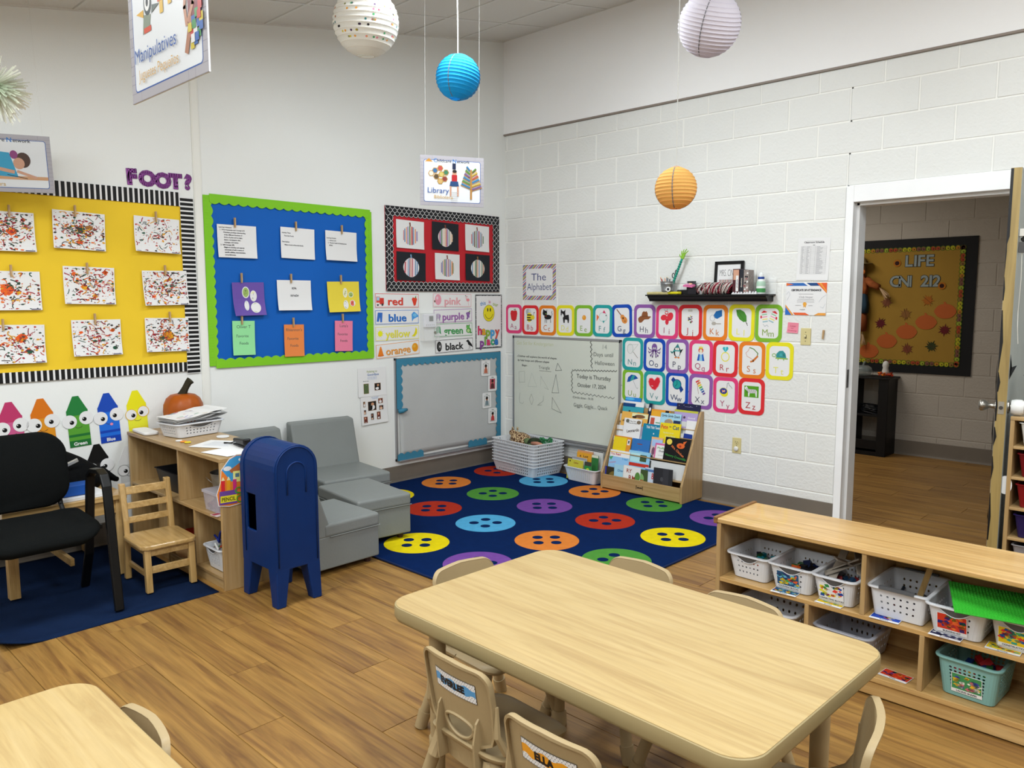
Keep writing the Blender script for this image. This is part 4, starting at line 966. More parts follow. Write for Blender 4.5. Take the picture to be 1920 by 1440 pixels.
def ic_zebra(A):
    A.rect(-.042, -.03, .042, .032, '#4c8a1f').poly([(-.04, .02), (-.03, .03), (-.016, .014), (.026, .014), (.032, .004), (.032, -.026), (.026, -.026), (.022, -.006), (-.01, -.008), (-.012, -.026), (-.018, -.026), (-.02, 0), (-.036, .012)], '#dcdcda')
    for k in range(9): A.line([(-.026 + k * .0065, .014 - (k < 2) * -.006), (-.03 + k * .0065, -.006)], .0022, '#2a2a2c', 0)
    A.L += 1
cards26 = [('Aa', .116, 1.331, PK, ic_apple, 'an apple', 0), ('Bb', .32, 1.325, RD, ic_bee, 'a bee', 0), ('Cc', .523, 1.325, OG, ic_cat, 'a black cat', 0), ('Dd', .728, 1.328, YL_, ic_dog, 'a small dog', 0), ('Ee', .93, 1.329, GN, ic_egg, 'a fried egg', 0), ('Ff', 1.129, 1.332, TL, ic_fish, 'a fish', 0), ('Gg', 1.324, 1.336, BL, ic_guitar, 'a guitar', -1.5), ('Hh', 1.543, 1.337, PU, ic_hat, 'a brown hat', 0),
           ('Ii', 1.75, 1.334, PK, ic_insect, 'a red insect', 0), ('Jj', 1.954, 1.337, RD, ic_jar, 'a jar', 0), ('Kk', 2.163, 1.337, OG, ic_key, 'a key on a blue tag', 0), ('Ll', 2.373, 1.341, YL_, ic_leaf, 'a green leaf', 0), ('Mm', 2.577, 1.341, GN, ic_mitten, 'striped mittens', .5),
           ('Nn', 1.435, 1.072, TL, ic_net, 'a net', 0), ('Oo', 1.64, 1.073, BL, ic_octo, 'a purple octopus', 0), ('Pp', 1.847, 1.075, PU, ic_peng, 'a penguin', 0), ('Qq', 2.051, 1.074, PK, ic_queen, 'a queen', 0), ('Rr', 2.253, 1.075, RD, ic_ring, 'a ring', 0), ('Ss', 2.461, 1.077, OG, ic_sand, 'a sandwich', 0), ('Tt', 2.666, 1.081, YL_, ic_turtle, 'a turtle', 0),
           ('Uu', 1.439, .819, GN, ic_umb, 'an umbrella', 0), ('Vv', 1.647, .815, TL, ic_heart, 'a red heart', 0), ('Ww', 1.851, .819, BL, ic_watch, 'a wristwatch', 0), ('Xx', 2.056, .819, PU, ic_xylo, 'a xylophone', .6), ('Yy', 2.262, .81, PK, ic_yoyo, 'a yo-yo', 0), ('Zz', 2.466, .816, RD, ic_zebra, 'a zebra', 0)]
LC = {PK: '#9a4a68', RD: '#9a3038', OG: '#b06a3a', YL_: '#d9c862', GN: '#7a9446', TL: '#4a7f80', BL: '#2c3a5e', PU: '#4a4a5e'}
for i, (t_, u, v, c, ic, lb, ro) in enumerate(cards26):
    w, h = .2, .262; A = Art(); A.L = 1
    A.rr(-.074, -.104, .074, .104, .03, '#e4e4e0', 1)
    A.at(0, .034, 1.32); ic(A); A.at(0, 0)
    A.text(t_[0], -.024, -.062, .046, LC[c], .0); A.text(t_[1], .022, -.07 + (.0 if t_[1] not in 'gpqyj' else -.006), .046, LC[c], .0)
    q = sheet('letter_card', rrect(-w / 2, -h / 2, w / 2, h / 2, .042, 6), .0012, c)
    tag(q, 'letter card %s with a picture of %s' % (t_, lb), 'letter card', 'alphabet cards on the block wall'); place(q, 'B', u, v, .0045 + (i % 2) * .0008, math.radians(ro + (i * 7 % 3 - 1) * .35))
    A.build('print', q, .0014)
# The Alphabet title card
A = Art(); w, h = .292, .292
A2 = Art(); r = random.Random(8); cs = ['#a82f36', '#6a478c', '#33769c', '#c9a532', '#3f8450', '#b84f6a', '#e6e6e2', '#27407c', '#e6e6e2']
n = 64; step = 2 * .292 * 1.0 / n
for k in range(n):
    t0 = -.292 + k * step; t1 = t0 + step * .86
    def clipl(t): # diagonal u - v = t clipped to square
        a = max(-w / 2, t - h / 2); b = min(w / 2, t + h / 2); return (a, a - t), (b, b - t)
    p, q_ = clipl(t0); s_, u_ = clipl(t1)
    if q_[0] - p[0] > .002 and u_[0] - s_[0] > .002: A.poly([p, s_, u_, q_], cs[k % len(cs)], 0)
A.L += 1; A.rr(-.118, -.112, .118, .112, .02, '#dfe0e0')
A.text('The', -.005, .045, .062, '#1f2f66', -.004).text('Alphabet', 0, -.035, .06, '#1f2f66', -.006, w=.215)
card('alphabet_sign', 'square card reading The Alphabet with a striped rainbow border', 'sign', None, 'B', .425, 1.66, w + .1, h + .02, '#e6e6e4', None, 0, off=.0045)
ob = [o for o in bpy.data.objects if o.name == 'alphabet_sign'][0]
A3 = Art(); 
for P_, fs_, c_, l_ in A.p: A3.p.append(([(x * 1.34, y * 1.065) for x, y in P_], fs_, c_, l_))
A3.L = A.L; A3.build('print', ob, .0014)

# ---- white board with marker writing
wb = thing('whiteboard', 'aluminium framed whiteboard with marker writing and drawn shapes', 'whiteboard'); place(wb, 'B', 0, 0, 0)
WX0, WX1, WZ0, WZ1 = .112, 1.328, .275, 1.182
q = MB(); q.box((WX0 + .008, -.016, WZ0 + .008), (WX1 - .008, -.004, WZ1 - .008)); pn = q.build('writing_surface', mat('whiteboard_face', '#b9bdb3', .22, vary=.02, vscale=2, gain=1.25), wb)
q = MB()
for a in ((WX0, WZ0, WX1, WZ0 + .02), (WX0, WZ1 - .02, WX1, WZ1), (WX0, WZ0, WX0 + .02, WZ1), (WX1 - .02, WZ0, WX1, WZ1)): q.box((a[0], -.02, a[1]), (a[2], -.004, a[3]))
q.build('frame', M_alu, wb, bevel=.002)
q = MB(); q.box((WX0 + .02, -.07, WZ0 - .012), (WX1 - .02, -.006, WZ0 - .002)); q.box((WX0 + .02, -.072, WZ0 - .012), (WX1 - .02, -.066, WZ0 + .006)); q.build('marker_tray', M_alu, wb, bevel=.002)
q = MB()
for x in (WX0 + .012, WX1 - .012): q.cyl((x, -.0225, WZ1 - .02), (x, -.019, WZ1 - .02), .007, n=10)
q.build('screw_cap', mat('black_plastic', '#161617', .4), wb)
A = Art(); K = '#26282a'; K2 = '#5a5e5c'; cx = .72
A.text('Get Set for Kindergarten', .16, 1.118, .036, '#a3a878', -.012, 'l', w=.44, shear=.1)
A.text('-Children will explore the world of shapes.', .165, .997, .019, K, .012, 'l', w=.48, shear=.1)
A.text('by hula hoops and different shapes', .175, .96, .019, K, .012, 'l', w=.38, shear=.1)
A.text('Shape -', .225, .915, .019, K, .012, 'l', shear=.1).text('Triangle', .43, .908, .03, K2, -.005, 'l', shear=.05).line([(.44, .877), (.58, .875)], .003, K2)
A.line([(.63, .89), (.7, .895), (.655, .955)], .004, K2, closed=True)
A.line([(.19, .85), (.26, .86), (.262, .76), (.192, .755)], .0022, '#8a8f8b', closed=True)
A.line([(.30, .725), (.41, .73), (.35, .85)], .002, '#9aa09c', closed=True)
A.line([(.46, .83), (.455, .745)], .002, '#9aa09c').line([(.455, .83), (.55, .715), (.5, .73)], .002, '#8a8f8b')
A.line([(.59, .69), (.67, .695), (.635, .855)], .003, K2, closed=True)
A.line([(.205, .66), (.195, .61), (.2, .57), (.235, .56), (.25, .58)], .0025, '#8a8f8b').line([(.345, .66), (.32, .61), (.35, .56), (.37, .61)], .0022, '#7a7f7b', closed=True)
A.line([(.42, .565), (.49, .61), (.49, .655)], .0022, '#7a7f7b').line([(.42, .565), (.47, .57)], .002, '#7a7f7b')
A.line([(.595, .65), (.59, .55), (.7, .52)], .0025, K2, closed=True)
zz = lambda x0, y0, x1, y1, n, a: [(x0 + (x1 - x0) * i / n + (a * (-1) ** i if abs(y1 - y0) > abs(x1 - x0) else 0), y0 + (y1 - y0) * i / n + (a * (-1) ** i if abs(y1 - y0) <= abs(x1 - x0) else 0)) for i in range(n + 1)]
A.line(zz(1.02, 1.17, 1.03, .935, 12, .009), .005, K).line(zz(.82, .905, 1.29, .925, 30, .006), .004, K).line(zz(.815, .9, .82, .72, 10, .008), .004, K).line(zz(.82, .715, 1.27, .70, 22, .008), .0035, K2)
A.text('14', 1.165, 1.12, .042, '#8a8f8b', -.012).text('Days until', 1.15, 1.055, .034, K2, -.006, w=.2).text('Halloween', 1.165, .985, .036, K2, -.006, w=.2)
A.text('Today is Thursday', 1.05, .86, .036, '#3c403e', -.004, w=.36).text('October 17, 2024', 1.03, .785, .034, '#3c403e', -.004, w=.3)
A.text('Circle time - 9:10', .94, .675, .02, K2, .0, w=.22).text('Giggle, Giggle.... Quack', 1.02, .61, .033, K2, -.008, w=.36)
A.build('marker_writing', pn, .0162, m=colmat('marker_ink', .4))

# ---- wall plates and papers near the door
A = Art(); w, h = .216, .279; A.text('Classroom Schedule', 0, .112, .012, '#3a3a40', .03).text('daily', 0, .094, .006, '#444444', .02).line([(-.05, .12), (.06, .118)], .001, '#555555')
for k in range(25):
    y = .085 - k * .0076; A.rect(-.086, y, .086, y + .0006, '#6a6a70', 0)
for x in (-.086, -.058, -.02, .01, .0855): A.rect(x, .085 - 24 * .0076, x + .0006, .085, '#6a6a70', 0)
r = random.Random(2)
for k in range(24):
    y = .085 - k * .0076 - .0045; A.rect(-.082, y, -.082 + r.uniform(.008, .018), y + .0018, '#85858a', 0); A.rect(-.05, y, -.05 + r.uniform(.01, .024), y + .0018, '#85858a', 0); A.rect(.02, y, .02 + r.uniform(.02, .05), y + .0018, '#85858a', 0)
card('schedule_sheet', 'white printed schedule sheet high on block wall near the door', 'paper', None, 'B', 2.876, 1.774, w, h, '#dfe0e1', A, math.radians(1.5), off=.0045, bend=curl(w, h, .006, 9))
A = Art(); w, h = .279, .216
A.poly([(-w / 2, h / 2), (-.02, h / 2), (.01, h / 2 - .02), (-w / 2, h / 2 - .02)], '#2a5a9c').poly([(-w / 2, h / 2), (-w / 2 + .05, h / 2 - .01), (-w / 2, h / 2 - .02)], '#c9622a').poly([(.0, h / 2), (.08, h / 2), (.1, h / 2 - .02), (.03, h / 2 - .02)], '#1f3f70')
A.poly([(.07, h / 2), (w / 2, h / 2), (w / 2, h / 2 - .07)], '#c9562c').poly([(.085, h / 2), (.1, h / 2), (w / 2, h / 2 - .055), (w / 2, h / 2 - .066)], '#d98a3a')
A.poly([(-w / 2, -h / 2), (-w / 2 + .06, -h / 2), (-w / 2, -h / 2 + .07)], '#2a5fa8').poly([(-w / 2, -h / 2 + .07), (-w / 2 + .06, -h / 2), (-w / 2 + .045, -h / 2), (-w / 2, -h / 2 + .055)], '#d98a3a').poly([(-.07, -h / 2), (.03, -h / 2), (.0, -h / 2 + .016), (-.085, -h / 2 + .016)], '#c9562c').poly([(.06, -h / 2), (w / 2, -h / 2), (w / 2, -h / 2 + .016), (.09, -h / 2 + .016)], '#d98a3a')
A.text('CERTIFICATE OF ATTENDANCE', 0, .06, .0135, '#26262c', .04, w=.205).rect(-.05, .033, .05, .0345, '#6a6a70').text('Cindy Hooper', 0, .014, .012, '#6a6a74', -.01, shear=.3).rect(-.055, -.002, .055, -.0005, '#77777c').rect(-.06, -.012, .06, -.0105, '#8a8a90').rect(-.06, -.022, .06, -.0205, '#8a8a90')
A.ell(-.005, -.034, .013, .013, '#d2913a').poly([(-.012, -.04), (-.014, -.058), (-.006, -.05), (.004, -.058), (.002, -.04)], '#d2913a').rect(-.07, -.044, -.03, -.0425, '#55555a').rect(.02, -.044, .05, -.0425, '#55555a').text('completed', -.02, -.07, .006, '#55555a', .02)
A.line([(-w / 2 + .004, .03), (-.12, .05), (-.11, .03), (-.125, .0), (-.13, -.01)], .0012, '#8a93a0').line([(.09, -.02), (.11, .01), (.125, .02), (w / 2 - .003, .03)], .0012, '#8a93a0').line([(.1, -.05), (.12, -.06), (.135, -.03)], .0012, '#8a93a0')
card('certificate', 'certificate of attendance with blue and orange corner shapes', 'certificate', None, 'B', 2.836, 1.51, w, h, '#d9dde4', A, math.radians(.4), off=.0045, bend=curl(w, h, .004, 11))
A = Art().text('Listen', 0, .012, .012, '#8a2a44', .0).text('and', -.005, -.003, .009, '#8a2a44').text('Grammar', 0, -.019, .012, '#8a2a44', .0)
card('sticky_note', 'small pink sticky note with handwriting beside the light switch', 'sticky note', None, 'B', 2.754, 1.315, .076, .07, '#dd7788', A, math.radians(3), off=.0045, bend=curl(.076, .07, .012, 12))
def plate(name, label, cat, u, v, kind):
    t = thing(name, label, cat); place(t, 'B', u, v, .003); w, h = (.07, .115)
    M = mat('ivory_plastic', '#b9ae7f', .35, gain=1.25)
    q = MB(); q.box((-w / 2, -.006, -h / 2), (w / 2, 0, h / 2)); q.build('plate', M, t, bevel=.003)
    q = MB()
    for z in ((-.03, .03) if kind == 'switch' else (0,)): q.cyl((0, -.0075, z), (0, -.005, z), .0035, n=10)
    q.build('screw', mat('brass_screw', '#8a8260', .4, .7), t)
    if kind == 'switch':
        q = MB(); q.box((-.006, -.0065, -.013), (.006, -.004, .013)); q.build('slot', mat('dark_slot', '#5a5540', .6), t)
        q = MB(); q.obox((0, -.012, .003), (.008, .016, .01), (.5, 0, 0)); q.build('toggle', mat('ivory_light', '#d9d2aa', .3), t, bevel=.001)
    else:
        q = MB(); q.prism([(.0165 * math.cos(a), .025 + .014 * math.sin(a)) for a in [2 * PI * k / 16 for k in range(16)]], -.009, -.005); q.build('socket', M, t)
        q = MB(); q.box((-.009, -.0096, .022), (-.006, -.0088, .033)); q.box((.006, -.0096, .022), (.009, -.0088, .032)); q.cyl((0, -.0096, .016), (0, -.0088, .016), .003, n=8); q.build('socket_slots', mat('dark_slot', '#5a5540', .6), t)
        q = MB(); q.lathe([(.0, .0), (.016, .0), (.018, .004), (.017, .01), (.01, .014), (0, .0145)][1:], 20); o = q.build('outlet_cover', mat('white_plastic', '#dcdcda', .3), t, loc=(0, -.006, -.022), rot=(PI / 2, 0, 0), smooth=.8)
    return t
plate('light_switch', 'ivory light switch plate between sticky note and door frame', 'light switch', 2.846, 1.257, 'switch')
plate('power_outlet', 'ivory wall outlet with a white safety cap near the floor', 'outlet', 2.364, .448, 'outlet')
clothespin(2.966, 1.27, .004, 'lone small clothespin stuck on the wall right of the light switch', None, 'B', .06, math.radians(4))

# ---- floating shelf and what stands on it
sh = thing('floating_shelf', 'black wooden floating ledge shelf on the block wall', 'shelf', (2.123, -.004, 1.52))
M_blk = mat('black_lacquer', '#111113', .35)
q = MB(); q.loft([[(x, 0, z0), (x, -y, z0), (x, -y, z1), (x, 0, z1)] for x, y, z0, z1 in ((-.5, .118, .014, .024), (.5, .118, .014, .024))]); q.build('top_board', M_blk, sh, bevel=.002, fix=True)
q = MB()
pr = [(0, -.026), (.085, -.026), (.088, -.02), (.092, -.012), (.1, -.004), (.11, .004), (.114, .01), (.114, .014), (0, .014)]
q.loft([[(x * (1 if k else 1), -y, z) for y, z in pr] for k, x in ((0, -.482), (1, .482))]); q.build('moulding', M_blk, sh, fix=True)
SZ = 1.544
def metal_bucket(parent_name, label, loc, r0, r1, h, ear=True, n=26):
    t = thing(parent_name, label, 'bucket', loc)
    M = mat('galvanised', '#8b8d8e', .38, .75, vary=.12, vscale=30, gain=1.25)
    q = MB(); q.lathe([(r0, 0), (r0 + (r1 - r0) * .3, h * .3), (r0 + (r1 - r0) * .31 + .0015, h * .32), (r0 + (r1 - r0) * .34, h * .35), (r0 + (r1 - r0) * .8, h * .8), (r0 + (r1 - r0) * .81 + .0015, h * .82), (r0 + (r1 - r0) * .84, h * .85), (r1, h - .004), (r1 + .003, h - .002), (r1 + .003, h + .001), (r1 - .001, h), (r0 - .001, .004)], n, cap1=True); q.build('body', M, t, smooth=.7, fix=True)
    if ear:
        q = MB(); q.tube([(r1 * math.cos(a), r1 * math.sin(a) * .35 - r1 * .9, h * .8 - .5 * r1 * math.sin(a)) for a in [PI * k / 10 for k in range(11)]], .0015, 6); q.build('handle', M, t)
    return t
bk = metal_bucket('pencil_bucket', 'small galvanised metal bucket of pencils on the black shelf', (1.785, -.062, SZ), .042, .055, .098, False)
q = MB(); q.cyl((.045, -.055, .04), (.045, -.062, .04), .019, n=16); q.build('round_tag', mat('white_tag', '#dedede', .4), bk)
q = MB(); q.cyl((.045, -.062, .04), (.045, -.064, .04), .01, n=12); q.build('tag_centre', mat('dark_slot2', '#26262a', .6), bk)
for k, (dx, dy, tx, c) in enumerate([(-.035, 0, -.02, '#8a3a3a'), (-.028, .02, -.012, '#c98a6a'), (-.015, 0, .006, '#55585c'), (-.002, .015, .01, '#3a3f46'), (.008, -.01, .0, '#6a6f74'), (-.042, .01, -.03, '#a86a5a')]):
    q = MB(); q.cyl((1.785 + dx * .6, -.062 + dy, SZ + .03), (1.785 + dx + tx, -.06 + dy, SZ + .118 + .006 * (k % 3)), .0036, n=6, col=c); q.cyl((1.785 + dx + tx, -.06 + dy, SZ + .118 + .006 * (k % 3)), (1.785 + dx + tx * 1.1, -.06 + dy, SZ + .128 + .006 * (k % 3)), .0036, .0006, n=6, col='#d9c09a')
    o = q.build('pencil', M_print); tag(o, ['reddish pencil leaning left', 'tan pencil', 'grey pen', 'dark pencil', 'grey marker', 'brown pencil at the rim'][k] + ' standing in the small metal bucket', 'pencil', 'pencils in the metal bucket')
hd = thing('hand_pointer', 'teal toy pointer with a lime green hand, standing in the bucket', 'toy', (1.80, -.06, SZ + .02))
q = MB(); p0, p1 = Vector((.005, 0, 0)), Vector((.105, 0, .245)); q.cyl(p0, p1, .0085, .0085, n=10); q.build('rod', mat('teal_plastic', '#2c9b86', .35), hd, smooth=.8)
q = MB()
for k in range(9):
    a = p0.lerp(p1, .35 + k * .07); q.cyl(a - Vector((.002, 0, .004)), a + Vector((.001, 0, .003)), .0105, n=10)
q.build('rod_rings', mat('dark_teal', '#1f7a68', .4), hd)
q = MB(); c = Vector((.112, 0, .262)); q.obox(c, (.026, .014, .034), (0, .39, 0))
for k, (a, L) in enumerate([(-.35, .03), (-.05, .042), (.25, .05), (.55, .044)]):
    b0 = c + Vector((-.010 + k * .008, 0, .012)); q.tube([b0, b0 + Vector((math.sin(a + .2) * L * .5, 0, math.cos(a + .2) * L * .5)), b0 + Vector((math.sin(a + .3) * L, 0, math.cos(a + .3) * L))], [.005, .0045, .0035], 7)
q.tube([c + Vector((-.012, 0, -.008)), c + Vector((-.026, 0, .006)), c + Vector((-.028, 0, .018))], [.005, .0045, .0035], 7)
q.build('hand', mat('lime_plastic', '#86b83a', .4), hd, bevel=.002)
sc_ = thing('scissors', 'scissors with black handles standing in the metal bucket', 'scissors', (1.81, -.05, SZ + .02))
q = MB()
for s in (-1, 1): q.tube([(.03 + s * .012 + .011 * math.cos(a), s * .002, .135 + s * .012 + .018 * math.sin(a)) for a in [2 * PI * k / 12 for k in range(12)]], .0032, 6, closed=True)
q.build('handle', M_blk, sc_)
q = MB(); q.obox((.012, 0, .07), (.008, .002, .09), (0, .35, 0)); q.build('blade', M_wire, sc_)
q = MB(); q.tube([(-.13, 0, .006), (-.05, .002, .007), (.06, 0, .006)], [.011, .012, .011], 8); o = q.build('foam_strip', mat('cream_foam', '#b9ad78', .8, vary=.15, vscale=60), loc=(1.76, -.098, SZ + .003)); tag(o, 'pale flat foam strip lying along the front of the black shelf', 'foam strip')
t = thing('highlighter', 'yellow highlighter lying in front of the metal bucket', 'marker', (1.87, -.1, SZ + .0115))
q = MB(); q.tube([(-.055, 0, 0), (-.05, 0, 0), (.03, 0, 0), (.035, 0, 0)], [.008, .0105, .0105, .009], 12); q.build('barrel', mat('yellow_plastic', '#cfc321', .3), t, smooth=.8)
q = MB(); q.tube([(.035, 0, 0), (.036, 0, 0), (.055, 0, 0), (.058, 0, 0)], [.0095, .011, .011, .007], 12); q.build('cap', mat('yellow_cap', '#b8ac1a', .3), t, smooth=.8)
for k, (x, y, z, s, lb, c) in enumerate([(1.935, -.055, SZ, (.11, .06, .035), 'flat black box lying on the black shelf', '#151517'), (1.985, -.05, SZ, (.055, .05, .098), 'black cube case standing behind the pink note pad', '#17171a'), (2.02, -.085, SZ, (.07, .04, .048), 'dark pouch under the pink note pad', '#201c22')]):
    q = MB(); q.box((-s[0] / 2, -s[1] / 2, 0), (s[0] / 2, s[1] / 2, s[2] * .86)); q.box((-s[0] / 2 + .002, -s[1] / 2 + .002, s[2] * .88), (s[0] / 2 - .002, s[1] / 2 - .002, s[2]))
    o = q.build('small_case', mat('case_%d' % k, c, .5), loc=(x, y, z), bevel=.003); tag(o, lb, 'case')
q = MB(); q.obox((0, 0, 0), (.078, .045, .012), (.25, .1, 0), '#cf6a98'); q.obox((.0, -.004, .009), (.05, .03, .003), (.25, .1, 0), '#dd8aae'); q.obox((.012, 0, .013), (.02, .015, .008), (.2, .1, .3), '#dd9a7a')
o = q.build('note_pad', M_print, loc=(1.99, -.092, SZ + .065)); tag(o, 'pink note pad lying on the dark pouch', 'note pad')
# yarn skein
yn = thing('yarn_skein', 'thick red, white and green yarn skein lying on the black shelf', 'yarn', (2.205, -.083, SZ + .043))
for k, c in enumerate(['#7a1f2e', '#c9c2bd', '#3f4a44', '#8a2a3a', '#b8b0aa']):
    q = MB(); r = random.Random(20 + k)
    for j in range(9):
        a0 = r.uniform(0, 6); tw = r.uniform(.5, 1.1) * r.choice([-1, 1]); x0 = -.13 + (j + k * .2) * .028; pts = []
        for i in range(18):
            a = a0 + 2 * PI * i / 17; x = x0 + .018 * math.sin(a * .5 + tw) + r.uniform(-.002, .002)
            e = 1 - .45 * max(0, abs(x) / .145) ** 6; pts.append((x + .016 * math.sin(a), .036 * e * math.cos(a), .040 * e * math.sin(a)))
        q.tube(pts, .0044, 5)
    o = q.build('strands', mat('yarn%d' % k, c, .9), yn); o['kind'] = 'stuff'; o['label'] = 'yarn strands of one colour wound in the skein'
q = MB(); q.ball((0, 0, 0), (.135, .033, .037), 16, 8); q.build('core', mat('yarn_core', '#5a2028', .9), yn, smooth=True)
# frame
fm = thing('framed_sign', 'black framed sign with the words Mrs. Cindy on the shelf', 'picture frame', (2.27, -.024, SZ + .001)); fm.rotation_euler = (-.06, 0, -.03)
q = MB(); W_, H_ = .115, .236
for a in ((-W_, 0, W_, .022), (-W_, H_ - .022, W_, H_), (-W_, 0, -W_ + .022, H_), (W_ - .022, 0, W_, H_)): q.box((a[0], -.012, a[1]), (a[2], .003, a[3]))
q.build('frame', M_blk, fm, bevel=.0015)
q = MB(); q.box((-W_ + .02, -.004, .02), (W_ - .02, .001, H_ - .02)); pp_ = q.build('picture', mat('frame_paper', '#d2d4d4', .4), fm)
A = Art().rect(-W_ + .022, .022, W_ - .022, H_ - .022, '#c9cccc').rect(-W_ + .034, .034, W_ - .034, H_ - .034, '#dfe1e1').text('MRS. CINDY', .0, .155, .05, '#2f2f33', -.012, w=.15)
for k in range(14): A.rect(-.075 + k * .011, .085, -.069 + k * .011, .105, ['#7a2a2a', '#5a3a2a', '#8a5a3a'][k % 3], 0)
A.build('print', pp_, .0042)
for k, (x, w_, c1, c2, lb) in enumerate([(2.378, .05, '#4a1f26', '#b58a74', 'maroon patterned box of a book set'), (2.4195, .028, '#23262e', '#c9c0b4', 'narrow dark spine in the book set'), (2.455, .038, '#8f8580', '#1f1f22', 'floral patterned book at the right of the book set')]):
    q = MB(); q.box((-w_ / 2, -.055, 0), (w_ / 2, .02, .176 - .004 * k)); o = q.build('small_book', mat('sb%d' % k, c1, .5, vary=.3 if k != 1 else .05, vscale=60), loc=(x, -.062, SZ), bevel=.0015); tag(o, lb + ' standing on the shelf', 'book', 'small books on the black shelf')
    A = Art()
    if k == 0:
        A.rect(-.02, .1, .022, .17, c2).rect(.0, .02, .02, .13, '#d2d0cc').text('JOURNAL', .01, .075, .01, '#33333a', .02, rot=PI / 2)
    elif k == 1: A.text('devotions', 0, .08, .012, c2, .01, rot=PI / 2)
    else:
        r = random.Random(4)
        for j in range(12): A.ell(r.uniform(-.014, .014), r.uniform(.02, .15), .007, .006, r.choice([c2, '#d6cfc8', '#8a5a5a']), r.uniform(0, 3), 7, 0)
    A.build('print', o, .0555)
q = MB(); r = random.Random(9)
for k in range(9): x = -.08 + k * .021; q.loft([[(x - .011, -.012, 0), (x + .011, -.012, 0), (x + .011, .012, 0), (x - .011, .012, 0)], [(x - .004, -.003, .012 + .014 * r.random()), (x + .004, -.003, .02), (x + .003, .004, .02), (x - .003, .004, .02)]])
o = q.build('crown_trim', mat('white_felt', '#cfcfd2', .7), loc=(2.44, -.112, SZ)); tag(o, 'white jagged lace trim lying before the small books', 'trim')
t = thing('glue_bottle', 'white squeeze bottle with blue and green label on the shelf', 'bottle', (2.543, -.07, SZ))
q = MB(); q.lathe([(.028, 0), (.031, .004), (.031, .05), (.028, .085), (.02, .105), (.019, .11)], 20); q.build('body', mat('bottle_white', '#dfe3e2', .3), t, smooth=.8)
q = MB(); q.lathe([(.0315, .012), (.032, .02), (.032, .032), (.0315, .04)], 20, cap0=False, cap1=False); q.build('label_band', mat('bottle_green', '#3f8a4a', .4), t, smooth=True)
q = MB(); q.lathe([(.0312, .055), (.0316, .06), (.0295, .085), (.0285, .088)], 20, cap0=False, cap1=False); q.build('label_top', mat('bottle_lab2', '#a9c8b4', .4), t, smooth=True)
q = MB(); q.lathe([(.0215, .103), (.0225, .106), (.0225, .116), (.021, .119)], 20); q.build('collar', mat('bottle_blue', '#1f3f8a', .35), t, smooth=.7)
q = MB(); q.lathe([(.018, .119), (.018, .135), (.01, .143), (.008, .15)], 18); q.build('cap', mat('bottle_white', '#dfe3e2', .3), t, smooth=.7)
q = MB(); q.box((-.05, -.002, 0), (.03, .0, .11)); q.box((-.05, -.04, 0), (.03, 0, .002)); q.box((-.04, -.0026, .03), (.02, -.0021, .034)); o = q.build('sign_holder', mat('clear_acrylic2', '#eef2f2', .05, alpha=.25), loc=(2.60, -.02, SZ)); tag(o, 'clear acrylic sign holder at the right end of shelf', 'sign holder')
# ================================================================== RUGS
M_rug = mat('navy_rug', '#06204d', .98, spec=.05, bump=.5, bscale=500, vary=.08, vscale=18)
rug = thing('area_rug', 'large navy blue rug with coloured button pattern', 'rug', (0, 0, 0))
q = MB(); q.prism(rrect(.005, -2.545, 2.74, -.095, .03), .0005, .010, 'xy'); q.build('rug_base', M_rug, rug, bevel=.003, fix=True)
q = MB(); q.tube([(x, y, .006) for x, y in rrect(.012, -2.54, 2.735, -.1, .03)], .0065, 6, closed=True); q.build('bound_edge', mat('navy_binding', '#071b42', .8), rug, smooth=True)
bx, by = [.305, .85, 1.385, 1.935, 2.47], [-.42, -1.012, -1.612, -2.207]
bc = [['red', 'light blue', 'orange', 'green', 'purple'], ['orange', 'green', 'purple', 'red', 'yellow'], ['yellow', 'red', 'light blue', 'orange', 'green'], ['green', 'purple', 'yellow', 'purple', 'red']]
bd = [[0, 1, 0, 1, 0], [1, 0, 1, 0, 1], [0, 1, 0, 1, 0], [1, 0, 1, 0, 1]]
RC = {'red': '#a8301f', 'light blue': '#4f9fc9', 'orange': '#d07a35', 'green': '#4c8a38', 'purple': '#6f4592', 'yellow': '#dcc814'}
for j in range(4):
    for i in range(5):
        c = bc[j][i]; q = MB(); q.cyl((0, 0, 0), (0, 0, .0022), .203, .201, n=48)
        o = q.build('button_motif', mat('rug_' + c, RC[c], .98, spec=.05, bump=.5, bscale=500, vary=.07, vscale=20), rug, loc=(bx[i], by[j], .0098)); o['label'] = c + ' button motif woven in the rug'
        q = MB()
        for k in range(4):
            a = PI / 2 * k + (0 if bd[j][i] else PI / 4); q.cyl((.078 * math.cos(a), .078 * math.sin(a), .0018), (.078 * math.cos(a), .078 * math.sin(a), .003), .033, n=20)
        o = q.build('button_holes', M_rug, o); o['kind'] = 'stuff'
q = MB(); nx, ny = 26, 24; pts = []
def rz(u, v):
    z = .012 + .002 * math.sin(u * 9) * math.sin(v * 7)
    d = max(0, (u - 1.08) / .19) + max(0, (-4.2 - v) / .18); return z - .006 + .035 * max(0, d - .9) ** 2
for j in range(ny + 1):
    for i in range(nx + 1):
        u, v = .02 + 1.245 * i / nx, -4.39 + .965 * j / ny; pts.append((u, v, rz(u, v)))
q.add(pts, [(j * (nx + 1) + i, j * (nx + 1) + i + 1, (j + 1) * (nx + 1) + i + 1, (j + 1) * (nx + 1) + i) for j in range(ny) for i in range(nx)])
o = q.build('small_rug', mat('denim_rug', '#12223f', .98, spec=.05, bump=.6, bscale=400, vary=.12, vscale=8), smooth=True, solid=.008); o.location.z = -.004; tag(o, 'plain dark blue rug under the black chair and the desk', 'rug')

